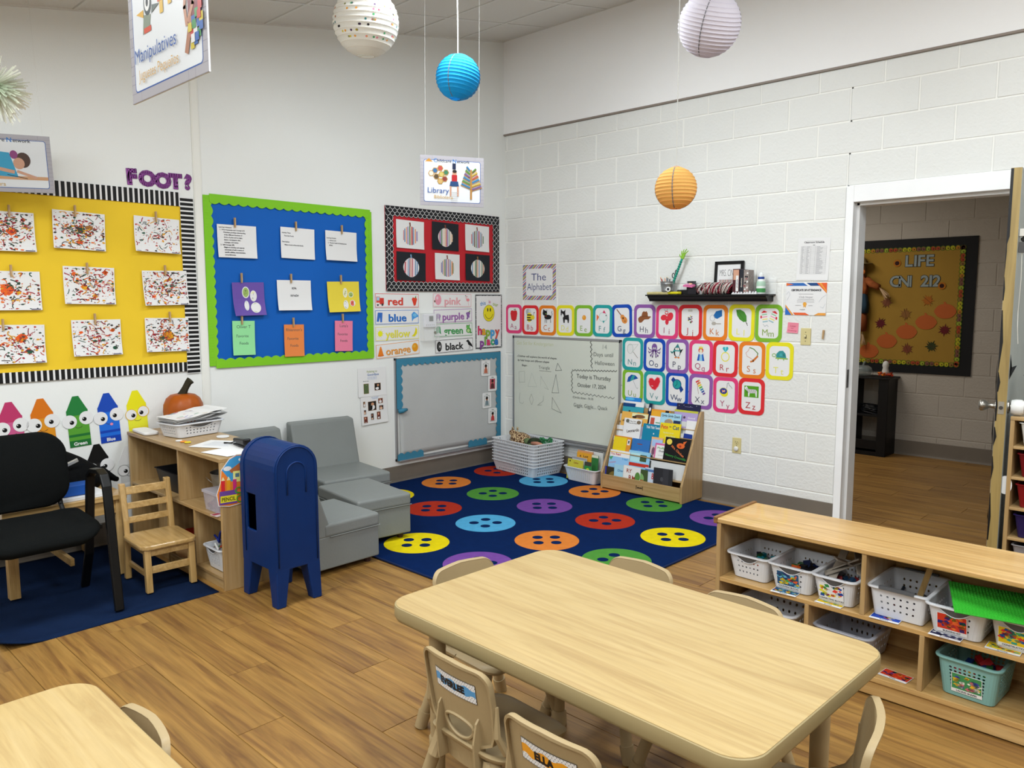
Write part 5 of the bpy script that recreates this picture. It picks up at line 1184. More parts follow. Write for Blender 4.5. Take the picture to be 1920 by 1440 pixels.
# ================================================================== GREY SOFT SEATING
M_vinyl = mat('grey_vinyl', '#787c7a', .42, bump=.08, bscale=70, vary=.03, vscale=5)
M_foot = mat('brown_foot', '#3a2420', .5)
def soft(name, label, x, y, rz, w, d, h=.29, back=0.0, bh=.33):
    """local: seat front faces +y; origin at the middle of the footprint"""
    t = thing(name, label, 'soft seat', (x, y, 0.013 if y > -2.5 else 0.0), rz, 'grey vinyl soft seats')
    q = MB(); q.box((-w / 2, -d / 2, .035), (w / 2, d / 2, h - .07)); q.build('base', M_vinyl, t, bevel=.008, seg=3)
    b = back
    q = MB(); q.box((-w / 2 - .004, -d / 2 + b * .7, h - .078), (w / 2 + .004, d / 2 + .006, h)); q.build('seat_cushion', M_vinyl, t, bevel=.018, seg=4)
    q = MB(); q.tube([(-w / 2 - .005, d / 2 + .006, h - .074), (w / 2 + .005, d / 2 + .006, h - .074)], .003, 6); q.tube([(w / 2 + .005, -d / 2 + b, h - .074), (w / 2 + .005, d / 2 + .006, h - .074)], .003, 6); q.build('seam', M_vinyl, t)
    if back:
        q = MB(); q.prism([(-d / 2, h - .08), (-d / 2 + b + .02, h - .08), (-d / 2 + b, h), (-d / 2 + b * .45, h + bh - .01), (-d / 2 - .01, h + bh), (-d / 2, h)], -w / 2, w / 2, 'yz'); q.build('backrest', M_vinyl, t, bevel=.014, seg=4, fix=True)
    for sx in (-1, 1):
        for sy in (-1, 1): q = MB(); q.cyl((sx * (w / 2 - .05), sy * (d / 2 - .05), 0), (sx * (w / 2 - .05), sy * (d / 2 - .05), .036), .018, .024, n=12); q.build('foot', M_foot, t)
    return t
soft('soft_chair', 'grey vinyl armless chair against the wall, nearer the room corner', .365, -2.09, -PI / 2 - .12, .50, .60, back=.16)
soft('soft_chair', 'grey vinyl armless chair against the wall behind the blue mailbox', .33, -2.66, -PI / 2 - .04, .50, .56, back=.16)
soft('soft_chair', 'grey vinyl chair with its seat beside the blue mailbox, nearest the camera', 1.235, -2.775, 0.0, .46, .45, back=.12, bh=.2)
soft('ottoman', 'square grey vinyl ottoman without backrest on the button rug', .985, -2.315, PI / 2 - .12 + PI, .37, .54)

# ================================================================== BLUE TOY MAILBOX
M_blue = mat('blue_poly', '#02275c', .42, spec=.25, vary=.05, vscale=12, bump=.03, bscale=30)
mbx = thing('toy_mailbox', 'blue plastic toy mailbox with arched top on four legs', 'toy mailbox', (1.527, -3.21, 0), 0)
W2, X2, Z0, ZS = .122, .168, .185, .685
def arch(e=0, n=14): return [(-W2 + e, Z0 + e)] + [(W2 - e, Z0 + e)] + [((W2 - e) * math.cos(PI * k / n), ZS + (W2 - e) * math.sin(PI * k / n) * .98) for k in range(n + 1)]
q = MB(); a = arch(); n = len(a)
hx0, hx1, hz0, hz1 = -.113, -.022, .355, .54      # window in the left side
def PX(u, v, x): return (x, u, v)
q.add([PX(u, v, X2) for u, v in a] + [PX(u, v, -X2) for u, v in a], [tuple(range(n)), tuple(range(n, 2 * n))[::-1]] + [(i, i + n, (i + 1) % n + n, (i + 1) % n) for i in range(n) if i != n - 1])
y = -W2
P4 = [(-X2, y, Z0), (X2, y, Z0), (X2, y, ZS), (-X2, y, ZS)]; H4 = [(hx0, y, hz0), (hx1, y, hz0), (hx1, y, hz1), (hx0, y, hz1)]; D4 = [(a_, y + .012, c_) for a_, _, c_ in H4]
q.add(P4 + H4 + D4, [(i, (i + 1) % 4, 4 + (i + 1) % 4, 4 + i) for i in range(4)] + [(4 + i, 4 + (i + 1) % 4, 8 + (i + 1) % 4, 8 + i) for i in range(4)])
q.build('body', M_blue, mbx, bevel=.006, seg=3)
q = MB(); q.add([(x, yy + .0, z) for x, yy, z in D4], [(0, 1, 2, 3)]); q.build('slot_shade_panel', mat('slot_shade_black', '#000002', 1.0, spec=.0), mbx, solid=.002)  # flat black panel just behind the window paints in the dark interior
q = MB()
def archp(w, z0, zs, n=14): return [(-w, z0)] + [(-w * math.cos(PI * k / n), zs + w * math.sin(PI * k / n)) for k in range(n + 1)] + [(w, z0)]
q.tube([(X2 + .001, u, v) for u, v in archp(.052, .56, .665)], .0045, 6); q.tube([(X2 + .0005, u, v) for u, v in archp(W2 - .014, Z0 + .02, ZS)], .004, 6)
q.tube([(-X2 + .04, u * 1.003, v) for u, v in archp(W2 + .001, Z0 + .05, ZS)], .0035, 6)
q.build('moulded_ridge', M_blue, mbx, smooth=True)
q = MB(); q.cyl((-X2 - .012, -.06, .62), (-X2 + .002, -.06, .62), .016, n=16); q.build('side_knob', M_blue, mbx, bevel=.003)
for sx in (-1, 1):
    for sy in (-1, 1):
        q = MB(); x0, x1 = sorted((sx * X2, sx * (X2 - .085))); y0, y1 = sorted((sy * W2, sy * (W2 - .075))); xa, xb = sorted((sx * (X2 + .004), sx * (X2 - .05))); ya, yb = sorted((sy * (W2 + .004), sy * (W2 - .045)))
        q.loft([[(xa, ya, 0), (xb, ya, 0), (xb, yb, 0), (xa, yb, 0)], [(x0, y0, Z0 + .01), (x1, y0, Z0 + .01), (x1, y1, Z0 + .01), (x0, y1, Z0 + .01)]]); q.build('leg', M_blue, mbx, bevel=.005)

# ================================================================== WOODEN FURNITURE
M_birch = wood('birch', '#b3966a', '#a98a5c', '#9c7c50', 1.5, .38, 'x', contrast=.7, coat=.15)
M_birchz = wood('birch_upright', '#b3966a', '#a98a5c', '#9c7c50', 1.5, .38, 'z', contrast=.7, coat=.15)
M_topb = wood('birch_top', '#c8a56e', '#bf9960', '#ad8750', 1.6, .33, 'x', contrast=1.0, coat=.25)
M_edge = wood('birch_edge', '#8a6236', '#7d562c', '#6a4724', 2, .5, 'x')
M_oak = wood('light_oak', '#c0a06c', '#b5935c', '#a28049', 1.6, .35, 'y', contrast=1.0, coat=.3)
M_oakz = wood('light_oak_upright', '#c0a06c', '#b5935c', '#a28049', 1.6, .35, 'z', contrast=1.0, coat=.3)
def board(t, name, a, b, m=None, bev=.002):
    q = MB(); q.box(a, b); return q.build(name, m or M_birch, t, bevel=bev)
# --- left shelf unit: x .05-1.28, front y -3.4
sl = thing('storage_shelf', 'light birch shelf unit end-on to the left wall behind the mailbox', 'shelf unit', (0, -3.4, 0))
SX0, SX1, SD, SH = .05, 1.283, .385, .70
board(sl, 'top_panel', (SX0, -.004, SH - .02), (SX1, SD, SH)); board(sl, 'side_panel', (SX0, 0, 0), (SX0 + .02, SD, SH - .02), M_birchz); board(sl, 'side_panel', (SX1 - .02, 0, 0), (SX1, SD, SH - .02), M_birchz)
board(sl, 'back_panel', (SX0 + .02, SD - .012, .05), (SX1 - .02, SD - .002, SH - .02)); board(sl, 'middle_shelf', (SX0 + .02, .004, .37), (SX1 - .02, SD - .012, .388)); board(sl, 'bottom_shelf', (SX0 + .02, .004, .05), (SX1 - .02, SD - .012, .066)); board(sl, 'plinth', (SX0 + .02, .01, 0), (SX1 - .02, .026, .05))
board(sl, 'divider', (.745, .006, .388), (.763, SD - .012, SH - .02), M_birchz); board(sl, 'divider', (.925, .006, .066), (.943, SD - .012, .37), M_birchz); board(sl, 'divider', (.45, .006, .066), (.468, SD - .012, .37), M_birchz)
# --- low shelf on the right
lw_ = thing('low_shelf', 'long low birch toy shelf with open compartments', 'shelf unit', (3.43, -2.2, 0)); LL, LD, LH = 1.24, .355, .57
board(lw_, 'top_panel', (.0, -.006, LH - .02), (LL, LD, LH), M_topb, .004); board(lw_, 'side_panel', (0, 0, 0), (.02, LD, LH - .02), M_birchz); board(lw_, 'side_panel', (LL - .02, 0, 0), (LL, LD, LH - .02), M_birchz)
q = MB(); q.box((-.012, -.01, LH - .024), (.006, LD + .004, LH + .006)); q.build('edge_strip', M_edge, lw_, bevel=.003)
board(lw_, 'back_panel', (.02, LD - .012, .02), (LL - .02, LD - .002, LH - .02), M_topb); board(lw_, 'middle_shelf', (.02, .0, .293), (LL - .02, LD - .012, .311), M_topb); board(lw_, 'bottom_shelf', (.02, -.004, .062), (LL - .02, LD - .012, .082), M_topb); board(lw_, 'plinth', (.02, .002, 0.006), (LL - .02, .018, .062), M_topb)
board(lw_, 'divider', (.611, .0, .311), (.629, LD - .012, LH - .02), M_birchz); board(lw_, 'divider', (.398, .0, .082), (.416, LD - .012, .293), M_birchz); board(lw_, 'divider', (.826, .0, .082), (.844, LD - .012, .293), M_birchz)

# --- desk
dk = thing('desk', 'small wooden desk against the left wall behind the black chair', 'desk', (.03, -4.22, .013)); DW, DD, DH = .635, .58, .447
board(dk, 'desktop', (0, -.01, DH - .028), (DW, DD, DH), M_oak, .004)
for x in (.012, DW - .06):
    for y in (.004, DD - .056): board(dk, 'leg', (x, y, 0), (x + .048, y + .048, DH - .028), M_oakz)
board(dk, 'apron', (.06, DD - .03, DH - .1), (DW - .06, DD - .012, DH - .028), M_oak); board(dk, 'apron', (DW - .034, .052, DH - .1), (DW - .016, DD - .056, DH - .028), M_oak); board(dk, 'apron', (.06, .01, DH - .1), (DW - .06, .028, DH - .028), M_oak); board(dk, 'stretcher', (.06, DD / 2, .1), (DW - .03, DD / 2 + .02, .14), M_oak)
# --- little ladder-back chair facing +x
wc = thing('wooden_chair', 'small light wood ladder back child chair by the desk', 'chair', (.90, -3.572, .013), -PI / 2 - .04)
q = MB(); q.prism(rrect(-.145, -.15, .145, .165, .045), .222, .247, 'xy'); q.build('seat', M_oak, wc, bevel=.008, seg=3, fix=True)
for sx in (-1, 1):
    q = MB(); x = sx * .118; q.loft([[(x - .015, y - .016, z), (x + .015, y - .016, z), (x + .015, y + .016, z), (x - .015, y + .016, z)] for y, z in ((-.155, 0), (-.142, .22), (-.15, .32), (-.185, .515))]); q.build('back_post', M_oakz, wc, bevel=.004)
    q = MB(); x = sx * .112; q.loft([[(x - .016, y - .016, z), (x + .016, y - .016, z), (x + .016, y + .016, z), (x - .016, y + .016, z)] for y, z in ((.15, 0), (.136, .222))]); q.build('front_leg', M_oakz, wc, bevel=.004)
    board(wc, 'side_rail', (sx * .11 - .008, -.13, .19), (sx * .11 + .008, .125, .222), M_oak); board(wc, 'side_stretcher', (sx * .11 - .008, -.135, .075), (sx * .11 + .008, .135, .1), M_oak)
for z0, z1, y in ((.452, .495, -.175), (.375, .41, -.163), (.30, .335, -.152)): q = MB(); q.obox((0, y - .0, (z0 + z1) / 2), (.215, .014, z1 - z0), (.16, 0, 0)); q.build('back_slat', M_oak, wc, bevel=.004)
board(wc, 'front_rail', (-.1, .128, .185), (.1, .142, .222), M_oak); board(wc, 'front_stretcher', (-.1, .134, .095), (.1, .148, .132), M_oak)

# --- black office guest chair facing +x
bk_ = thing('office_chair', 'black padded armchair with black metal arms, cut by left edge', 'chair', (.93, -4.175, .013), -PI / 2)
M_bf = mat('black_fabric', '#0d0f0f', .95, spec=.1, bump=.3, bscale=300); M_bm = mat('black_metal', '#08090a', .4)
def pad(poly, bulge, nm, tf, thick):
    q = MB(); K = 7; rings = []
    for k in range(K):
        s = k / (K - 1); f = .93 + .07 * math.sin(PI * s); rings.append([tf(x * f, y * f, (s - .5) * thick, (x, y)) for x, y in poly])
    q.loft(rings); return q.build(nm, M_bf, bk_, smooth=.9, fix=True)
sp = rrect(-.26, -.22, .26, .23, .11, 8)
pad(sp, 0, 'seat', lambda x, y, z, o: (x, y + .01, .425 + z - .03 * (o[1] / .23) ** 2 * (o[1] > 0) - .02 * (1 - (o[0] / .26) ** 2)), .055)
bp_ = rrect(-.245, -.19, .245, .19, .12, 8)
pad(bp_, 0, 'backrest', lambda x, y, z, o: (x, -.235 - z - y * .14 - .035 * (1 - (o[0] / .245) ** 2), .645 + y), .045)
for sx in (-1, 1):
    x = sx * .29; q = MB()
    pts = [(x, .25, 0), (x, .215, .25), (x, .185, .50), (x, .17, .60), (x, .14, .648), (x, .09, .665), (x, -.0, .655), (x, -.05, .625), (x, -.065, .57), (x, -.1, .38), (x, -.14, .2), (x, -.235, 0)]
    rings = []
    for i, p in enumerate(pts):
        a_, b_ = Vector(pts[max(i - 1, 0)]), Vector(pts[min(i + 1, len(pts) - 1)]); d = (b_ - a_).normalized(); nn = Vector((0, -d.z, d.y)); p = Vector(p)
        rings.append([p + nn * .012 + Vector((-.021, 0, 0)), p + nn * .012 + Vector((.021, 0, 0)), p - nn * .012 + Vector((.021, 0, 0)), p - nn * .012 + Vector((-.021, 0, 0))])
    q.loft(rings); q.build('arm_frame', M_bm, bk_, bevel=.006, fix=True)
    q = MB(); q.tube([(sx * .2, -.17, .40), (sx * .2, -.235, .46), (sx * .2, -.268, .55), (sx * .2, -.275, .66)], .012, 8); q.build('back_bracket', M_bm, bk_)
    q = MB(); q.box((min(x, sx * .2), .05, .375), (max(x, sx * .2), .08, .395)); q.box((min(x, sx * .2), -.12, .375), (max(x, sx * .2), -.09, .395)); q.build('seat_rail', M_bm, bk_)
# sweater / bag over the desk behind the chair
bag = thing('shoulder_bag', 'black fabric bag slumped on the desk behind the black chair', 'bag', (.30, -3.86, .463))
q = MB(); q.loft([[(x * s + ox, y * s + oy, z) for x, y in rrect(-.14, -.19, .14, .19, .08, 4)] for s, z, ox, oy in ((.95, 0, 0, 0), (1.05, .05, 0, .01), (1.0, .11, -.01, -.01), (.8, .17, -.02, -.05), (.55, .22, -.02, -.09), (.2, .25, -.02, -.11))]); q.build('body', mat('bag_black', '#08090a', .85, spec=.1, bump=.6, bscale=20), bag, smooth=True)
q = MB(); q.tube([(.02, .15, .06), (.06, .2, .09), (.05, .27, .02), (.0, .30, .004), (-.1, .2, .03)], [.02, .018, .016, .014, .012], 8); q.build('strap', mat('bag_black', '#08090a', .85, spec=.1), bag, smooth=True)
q = MB(); q.obox((.145, .02, .165), (.012, .07, .02), (.4, .3, 0)); q.build('silver_trim', mat('satin_silver', '#b9b9b4', .35, .5), bag, bevel=.003)
q = MB(); q.box((-.05, -.075, 0), (.05, .075, .055)); o = q.build('tissue_box', mat('box_blue', '#124a9a', .5), loc=(.56, -3.865, .48), bevel=.003); tag(o, 'bright blue box on the desk beside the black bag', 'box')
q = MB()
for k in range(4): q.obox((0, 0, .002 + k * .004), (.2, .27, .0035), (0, 0, .02 * k), '#cfd3da')
o = q.build('paper_stack', M_print, loc=(.545, -3.86, .461)); tag(o, 'white papers stacked under the blue box on the desk', 'papers')

# ================================================================== TABLES AND BEIGE CHAIRS
M_lam = wood('maple_laminate', '#b39b6c', '#ad9463', '#a08556', 1.8, .34, 'x', contrast=.45, coat=.1)
M_beige = mat('beige_plastic', '#a08c68', .45, bump=.05, bscale=150); M_beige2 = mat('table_edge', '#95855f', .5)
def table(label, x0, y0, x1, y1, H=.6, r=.075):
    t = thing('activity_table', label, 'table', ((x0 + x1) / 2, (y0 + y1) / 2, 0), group='rectangular activity tables'); w, d = (x1 - x0) / 2, (y1 - y0) / 2
    q = MB(); q.prism(rrect(-w + .004, -d + .004, w - .004, d - .004, r, 8), H - .006, H, 'xy'); q.build('laminate_top', M_lam, t, fix=True)
    q = MB(); rings = []
    for e, z in ((.006, H - .0005), (.001, H - .003), (0, H - .010), (0, H - .036), (.004, H - .046), (.014, H - .05)): rings.append([(x, y, z) for x, y in rrect(-w + e, -d + e, w - e, d - e, r, 8)])
    q.loft(rings, cap0=False); q.build('edge_band', M_beige2, t, smooth=.9, fix=True)
    q = MB(); q.prism(rrect(-w + .07, -d + .07, w - .07, d - .07, .03, 4), H - .085, H - .049, 'xy'); q.build('apron', M_beige2, t, fix=True)
    for sx in (-1, 1):
        for sy in (-1, 1):
            X, Y = sx * (w - .135), sy * (d - .095); q = MB(); q.lathe([(.024, .16), (.025, .3), (.026, H - .04)], 18); l = q.build('leg', M_beige, t, loc=(X, Y, 0), smooth=.8)
            q = MB(); q.lathe([(.018, .0), (.02, .004), (.02, .2)], 16); q.build('inner_tube', M_beige, l, smooth=.8)
            q = MB(); q.lathe([(.026, .0), (.028, .006), (.026, .05), (.022, .055)], 18); q.build('foot_cap', M_beige, l, smooth=.8)
            q = MB(); q.lathe([(.026, .15), (.029, .155), (.029, .185), (.026, .19)], 18); q.build('collar', M_beige, l, smooth=.8)
    return t
table('maple topped table in the centre foreground with beige chairs round it', 3.2225, -3.8305, 4.4275, -3.0855).rotation_euler = (0, 0, -.021)
table('maple topped table cut off by the lower left picture corner', 3.075, -5.365, 4.30, -4.605)
def holed_plate(outer, hole, t):
    cu = bpy.data.curves.new('p', 'CURVE'); cu.dimensions = '2D'; cu.fill_mode = 'BOTH'; cu.extrude = t / 2
    for pts in (outer, hole):
        s = cu.splines.new('POLY'); s.points.add(len(pts) - 1); s.use_cyclic_u = True
        for i, (x, y) in enumerate(pts): s.points[i].co = (x, y, 0, 1)
    ob = bpy.data.objects.new('p', cu); COL.objects.link(ob); dg = bpy.context.evaluated_depsgraph_get(); dg.update(); me = ob.evaluated_get(dg).to_mesh(); bm = bmesh.new(); bm.from_mesh(me)
    bpy.data.objects.remove(ob); bpy.data.curves.remove(cu); bmesh.ops.remove_doubles(bm, verts=bm.verts, dist=1e-5); return bm
ow, CHH = .14, .56
outer = [(-.078, .235), (-.084, .325), (-.105, .335), (-.124, .345), (-.133, .37)] + [(-.138, .45)] + [(-.138 + .042 - .042 * math.cos(a), CHH - .05 + .042 * math.sin(a)) for a in [PI / 2 * k / 6 for k in range(1, 7)]]
outer = outer + [(0, CHH - .003)] + [(-x, y) for x, y in outer[::-1]]
hole = [(.058 * math.cos(a), .367 + (.042 if math.sin(a) < 0 else .020) * math.sin(a)) for a in [2 * PI * k / 24 for k in range(24)]]
def lean(x, z): return -.125 - .34 * max(0, z - .26) * .46 - .0 * z + 1.1 * x * x
def child_chair(label, x, y, rz):
    t = thing('child_chair', label, 'chair', (x, y, 0), rz, 'beige plastic child chairs')
    bm = holed_plate(outer, hole, .005)
    for k in range(-4, 5): bmesh.ops.bisect_plane(bm, geom=bm.verts[:] + bm.edges[:] + bm.faces[:], plane_co=(k * .03, 0, 0), plane_no=(1, 0, 0))
    for v in bm.verts: X, Z, T = v.co.x, v.co.y, v.co.z; v.co = (X, lean(X, Z) + T, Z)
    bmesh.ops.recalc_face_normals(bm, faces=bm.faces); me = bpy.data.meshes.new('backrest'); bm.to_mesh(me); bm.free(); me.materials.append(M_beige); o = bpy.data.objects.new('backrest', me); COL.objects.link(o); o.parent = t
    q = MB(); dense = []
    for i in range(len(outer) - 1):
        (a0, b0), (a1, b1) = outer[i], outer[i + 1]; n = max(1, int(math.hypot(a1 - a0, b1 - b0) / .03)); dense += [(a0 + (a1 - a0) * k / n, b0 + (b1 - b0) * k / n) for k in range(n)]
    dense.append(outer[-1])
    rings = []
    for i, (X, Z) in enumerate(dense):   # rim: a lip turned to the back
        L = .014 if Z > .3 else .006; yb = lean(X, Z); f = 1.0 - .006 / max(.08, math.hypot(X, Z - .39)); xi, zi = X * f, .39 + (Z - .39) * f
        rings.append([(X, yb + .004, Z), (X * 1.012, yb - .002, .39 + (Z - .39) * 1.012), (X * 1.012, yb - L, .39 + (Z - .39) * 1.012), (xi, yb - L, zi), (xi, yb, zi)])
    q.loft(rings); q.tube([(X, lean(X, Z) - .004, Z) for X, Z in hole], .005, 6, closed=True); q.build('rim', M_beige, t, smooth=.8, fix=True)
    for sx in (-1, 1):   # fins and leg sockets behind the back
        q = MB(); q.add([(sx * .076, lean(.076, z) - a, z) for z, a in ((.235, .0), (.41, .0), (.395, .014), (.34, .032), (.235, .036))] + [(sx * .082, lean(.082, z) - a, z) for z, a in ((.235, .0), (.41, .0), (.395, .014), (.34, .032), (.235, .036))], [(0, 1, 2, 3, 4), (9, 8, 7, 6, 5)] + [(i, (i + 1) % 5, 5 + (i + 1) % 5, 5 + i) for i in range(5)])
        q.cyl((sx * .115, -.135, .225), (sx * .1, -.12, .29), .026, .02, n=12)
        q.tube([(sx * .141, lean(.141, .46), .46), (sx * .145, -.135, .38), (sx * .15, -.11, .33), (sx * .15, -.07, .306), (sx * .148, -.02, .30)], [.006, .010, .012, .011, .006], 7)
        q.build('rear_fin', M_beige, t, fix=True)
    q = MB(); rings = []
    for e, dz in ((.014, -.016), (.0, -.012), (-.002, -.002), (.006, .004), (.03, .0), (.06, -.005), (.11, -.008)):
        rings.append([(X, Y, .302 + dz + (-.012 * max(0, (Y - .08) / .07) ** 2 if Y > .08 else .012 * max(0, (-.08 - Y) / .06) ** 2)) for X, Y in rrect(-.15 + e, -.145 + e, .15 - e, .155 - e, max(.012, .055 - e * .5), 6)])
    q.loft(rings, cap0=True, cap1=True); q.build('seat', M_beige, t, smooth=1.0, fix=True)
    for sx in (-1, 1):
        for sy, yt, yb in ((1, .10, .15), (-1, -.115, -.165)):
            q = MB(); q.cyl((sx * .11, yt, .292), (sx * .185, yb, .03), .019, .019, n=14); l = q.build('leg', M_beige, t, smooth=.8)
            q = MB(); q.cyl((sx * .1775, yb - (yb - yt) * .1, .056), (sx * .194, yb, .0), .0235, .0225, n=14); q.build('foot_cap', M_beige, l, smooth=.8)
    return t
ch0 = child_chair('beige child chair at the far left side, back above the table edge', 3.50, -3.04, PI - .04)
dup(ch0, (3.585, -3.70, 0), -.05, 'beige child chair with a blue name label reading EVERLEE on its back')
dup(ch0, (3.99, -3.79, 0), .0, 'beige child chair with an orange name label reading ELLA on its back')
c4 = dup(ch0, (3.935, -3.10, 0), PI - .05, 'beige child chair behind the table, beside the low toy shelf')
dup(ch0, (3.195, -3.34, 0), -PI / 2 - .05, 'beige child chair at the left end of the centre table')
dup(ch0, (4.345, -3.44, 0), PI / 2 + .32, 'beige child chair at the right table end, seen from the side')
dup(ch0, (3.30, -4.72, 0), PI, 'beige child chair pushed up to the lower left table')
def name_label(ch, nm, c, word):
    t = [o for o in bpy.data.objects if o.get('label', '').find('reading ' + word) >= 0][0]
    w, h = .168, .056; A = Art()
    for e, c_ in ((0, '#1a1a1c'), (.0015, '#d9d9da')):
        for k in range(14): A.rect(-w / 2 + e + (w - 2 * e) * k / 14, -h / 2 + e, -w / 2 + e + (w - 2 * e) * (k + 1) / 14, h / 2 - e, c_, 0)
        A.L += 1
    r = random.Random(7)
    for i in range(18):
        for j in range(3):
            for s in (-1, 1): A.ell(-w / 2 + .005 + i * .0092 + (j % 2) * .0045, s * (.0245 - j * .006), .0014, .0014, '#1a1a1c', 0, 5, 0)
    A.L += 1; up = [(-w / 2 + .002 + (w - .004) * k / 20, .012 + .004 * math.sin(k * .9), -.011 + .004 * math.sin(k * 1.1)) for k in range(21)]
    for a_, b_ in zip(up, up[1:]): A.poly([(a_[0], a_[2]), (b_[0], b_[2]), (b_[0], b_[1]), (a_[0], a_[1])], c, 0)
    A.L += 1
    A.text(nm, -.008, 0, .020, '#17171a', .07)
    z0 = .478
    o = A.build('name_label', t, .0, None, colmat('label_ink', .3), step=.00015)
    for v in o.data.vertices:
        X, Y, Z = v.co; n_ = max(-1, min(1, X / .075)); Xc = X; Zc = z0 + Z
        v.co = (Xc, lean(Xc, Zc) - .0036 + Y, Zc)
    o['label'] = 'paper name label with the word ' + nm; return o
name_label(None, 'EVERLEE', '#4a86b5', 'EVERLEE'); name_label(None, 'ELLA', '#d38a24', 'ELLA')
# ================================================================== HANGING THINGS
def lantern(name, label, c, R_, col, ribs, tilt=(0, 0), dots=0, cord_col='#e6e6e2', trans=.35, cord_top=None, cord_r=.0012, wires=True):
    t = thing(name, label, 'paper lantern', c, group='paper lanterns')
    M = colmat('lantern_paper', .75, trans=trans, bump=.25, bscale=40)
    body = bpy.data.objects.new('x', None)
    q = MB(); q.col = col; rings = []; n = 32; op = .27
    zt = math.sqrt(1 - op * op); sub = 3
    prof = []
    for i in range(ribs * sub + 1):
        z = -zt + 2 * zt * i / (ribs * sub); r_ = math.sqrt(max(0, 1 - z * z)); ph = (i % sub) / sub
        sag = 1 - .022 * math.sin(PI * ph) if i % sub else 1.004
        prof.append((R_ * r_ * sag, R_ * z))
    q.lathe(prof, n, cap0=False, cap1=False)
    rot = (tilt[0], tilt[1], .3)
    o = q.build('paper_shade', M, t, rot=rot, smooth=.35)
    q = MB(); r2 = R_ * op
    q.tube([(r2 * math.cos(2 * PI * k / 20), r2 * math.sin(2 * PI * k / 20), -R_ * zt) for k in range(20)], .0012, 5, closed=True)
    q.tube([(r2 * math.cos(2 * PI * k / 20), r2 * math.sin(2 * PI * k / 20), R_ * zt) for k in range(20)], .0012, 5, closed=True)
    q.tube([(r2, 0, -R_ * zt), (0, 0, -R_ * zt + .006), (-r2, 0, -R_ * zt)], .001, 5); q.tube([(r2, 0, R_ * zt), (0, 0, R_ * zt + .01), (-r2, 0, R_ * zt)], .001, 5)
    for z, k in [(p[1], p[0]) for p in prof[::sub]]: q.tube([((k + .0004) * math.cos(2 * PI * j / 28), (k + .0004) * math.sin(2 * PI * j / 28), z) for j in range(28)], .0008 + .0004 * 0, 4, closed=True)
    q.build('wire_frame', mat('wire_' + name + col, col if not dots else '#cfc6b8', .6), t, rot=rot)
    if wires:
        q = MB()
        for a in (0.4, 1.7, 3.3, 4.8):
            q.tube([(R_ * .985 * math.cos(ph) * math.cos(a), R_ * .985 * math.cos(ph) * math.sin(a), R_ * .985 * math.sin(ph)) for ph in [-1.28 + 2.56 * k / 12 for k in range(13)]], .003, 4)
        q.build('support_band', mat('band', '#6a6a70', .7), t, rot=rot)
    if dots:
        q = MB(); r = random.Random(3); cs = ['#3f2a4a', '#c9556a', '#e07a8a', '#b8a83a', '#3f8a5a', '#1f1a1c', '#a86a3a', '#8a3a4a', '#2f6a6a', '#c98a3a', '#7a7a4a']
        for k in range(dots):
            i = r.randrange(2, ribs - 1); z = -zt + 2 * zt * (i + .5) / ribs; a = r.uniform(0, 2 * PI); rr = math.sqrt(1 - z * z)
            nrm = Vector((rr * math.cos(a), rr * math.sin(a), z)); p = nrm * R_ * .987; ax = nrm.orthogonal().normalized(); bx = nrm.cross(ax); s = R_ * .034
            q.add([p + (ax * math.cos(w) + bx * math.sin(w)) * s for w in [2 * PI * j / 10 for j in range(10)]], [tuple(range(10))], r.choice(cs))
            q.add([p * .994 + (ax * math.cos(w) + bx * math.sin(w)) * s for w in [2 * PI * j / 10 for j in range(10)]], [tuple(range(10))], '#444444')
        o = q.build('dots', M_print, t, rot=rot); o['kind'] = 'stuff'; o['label'] = 'small coloured dots printed all over the shade'
    top = ceil_z(c[1]) - c[2] if cord_top is None else cord_top
    q = MB(); q.cyl((0, 0, R_ * .96), (0, 0, top), cord_r, n=6); q.build('cord', mat('cord_' + cord_col, cord_col, .6), t)
    return t
lantern('paper_lantern', 'large white paper lantern with coloured polka dots', (1.566, -2.642, 2.952), .172, '#d9d2c6', 13, (.03, .05), dots=170, wires=False, trans=.3)
lantern('paper_lantern', 'small turquoise blue paper lantern on a thick white cord', (1.783, -2.191, 2.723), .122, '#1c93c4', 13, (-.12, .1), cord_r=.003, trans=.3)
lantern('paper_lantern', 'pale lavender paper lantern hanging tilted', (3.027, -1.676, 2.836), .150, '#c9c4d6', 16, (.35, .32), trans=.3)
lantern('paper_lantern', 'small orange paper lantern on a long silver cord', (3.024, -1.939, 2.032), .098, '#f0a55c', 12, (0, 0), cord_col='#b9b9b4', cord_r=.0022, trans=.3)
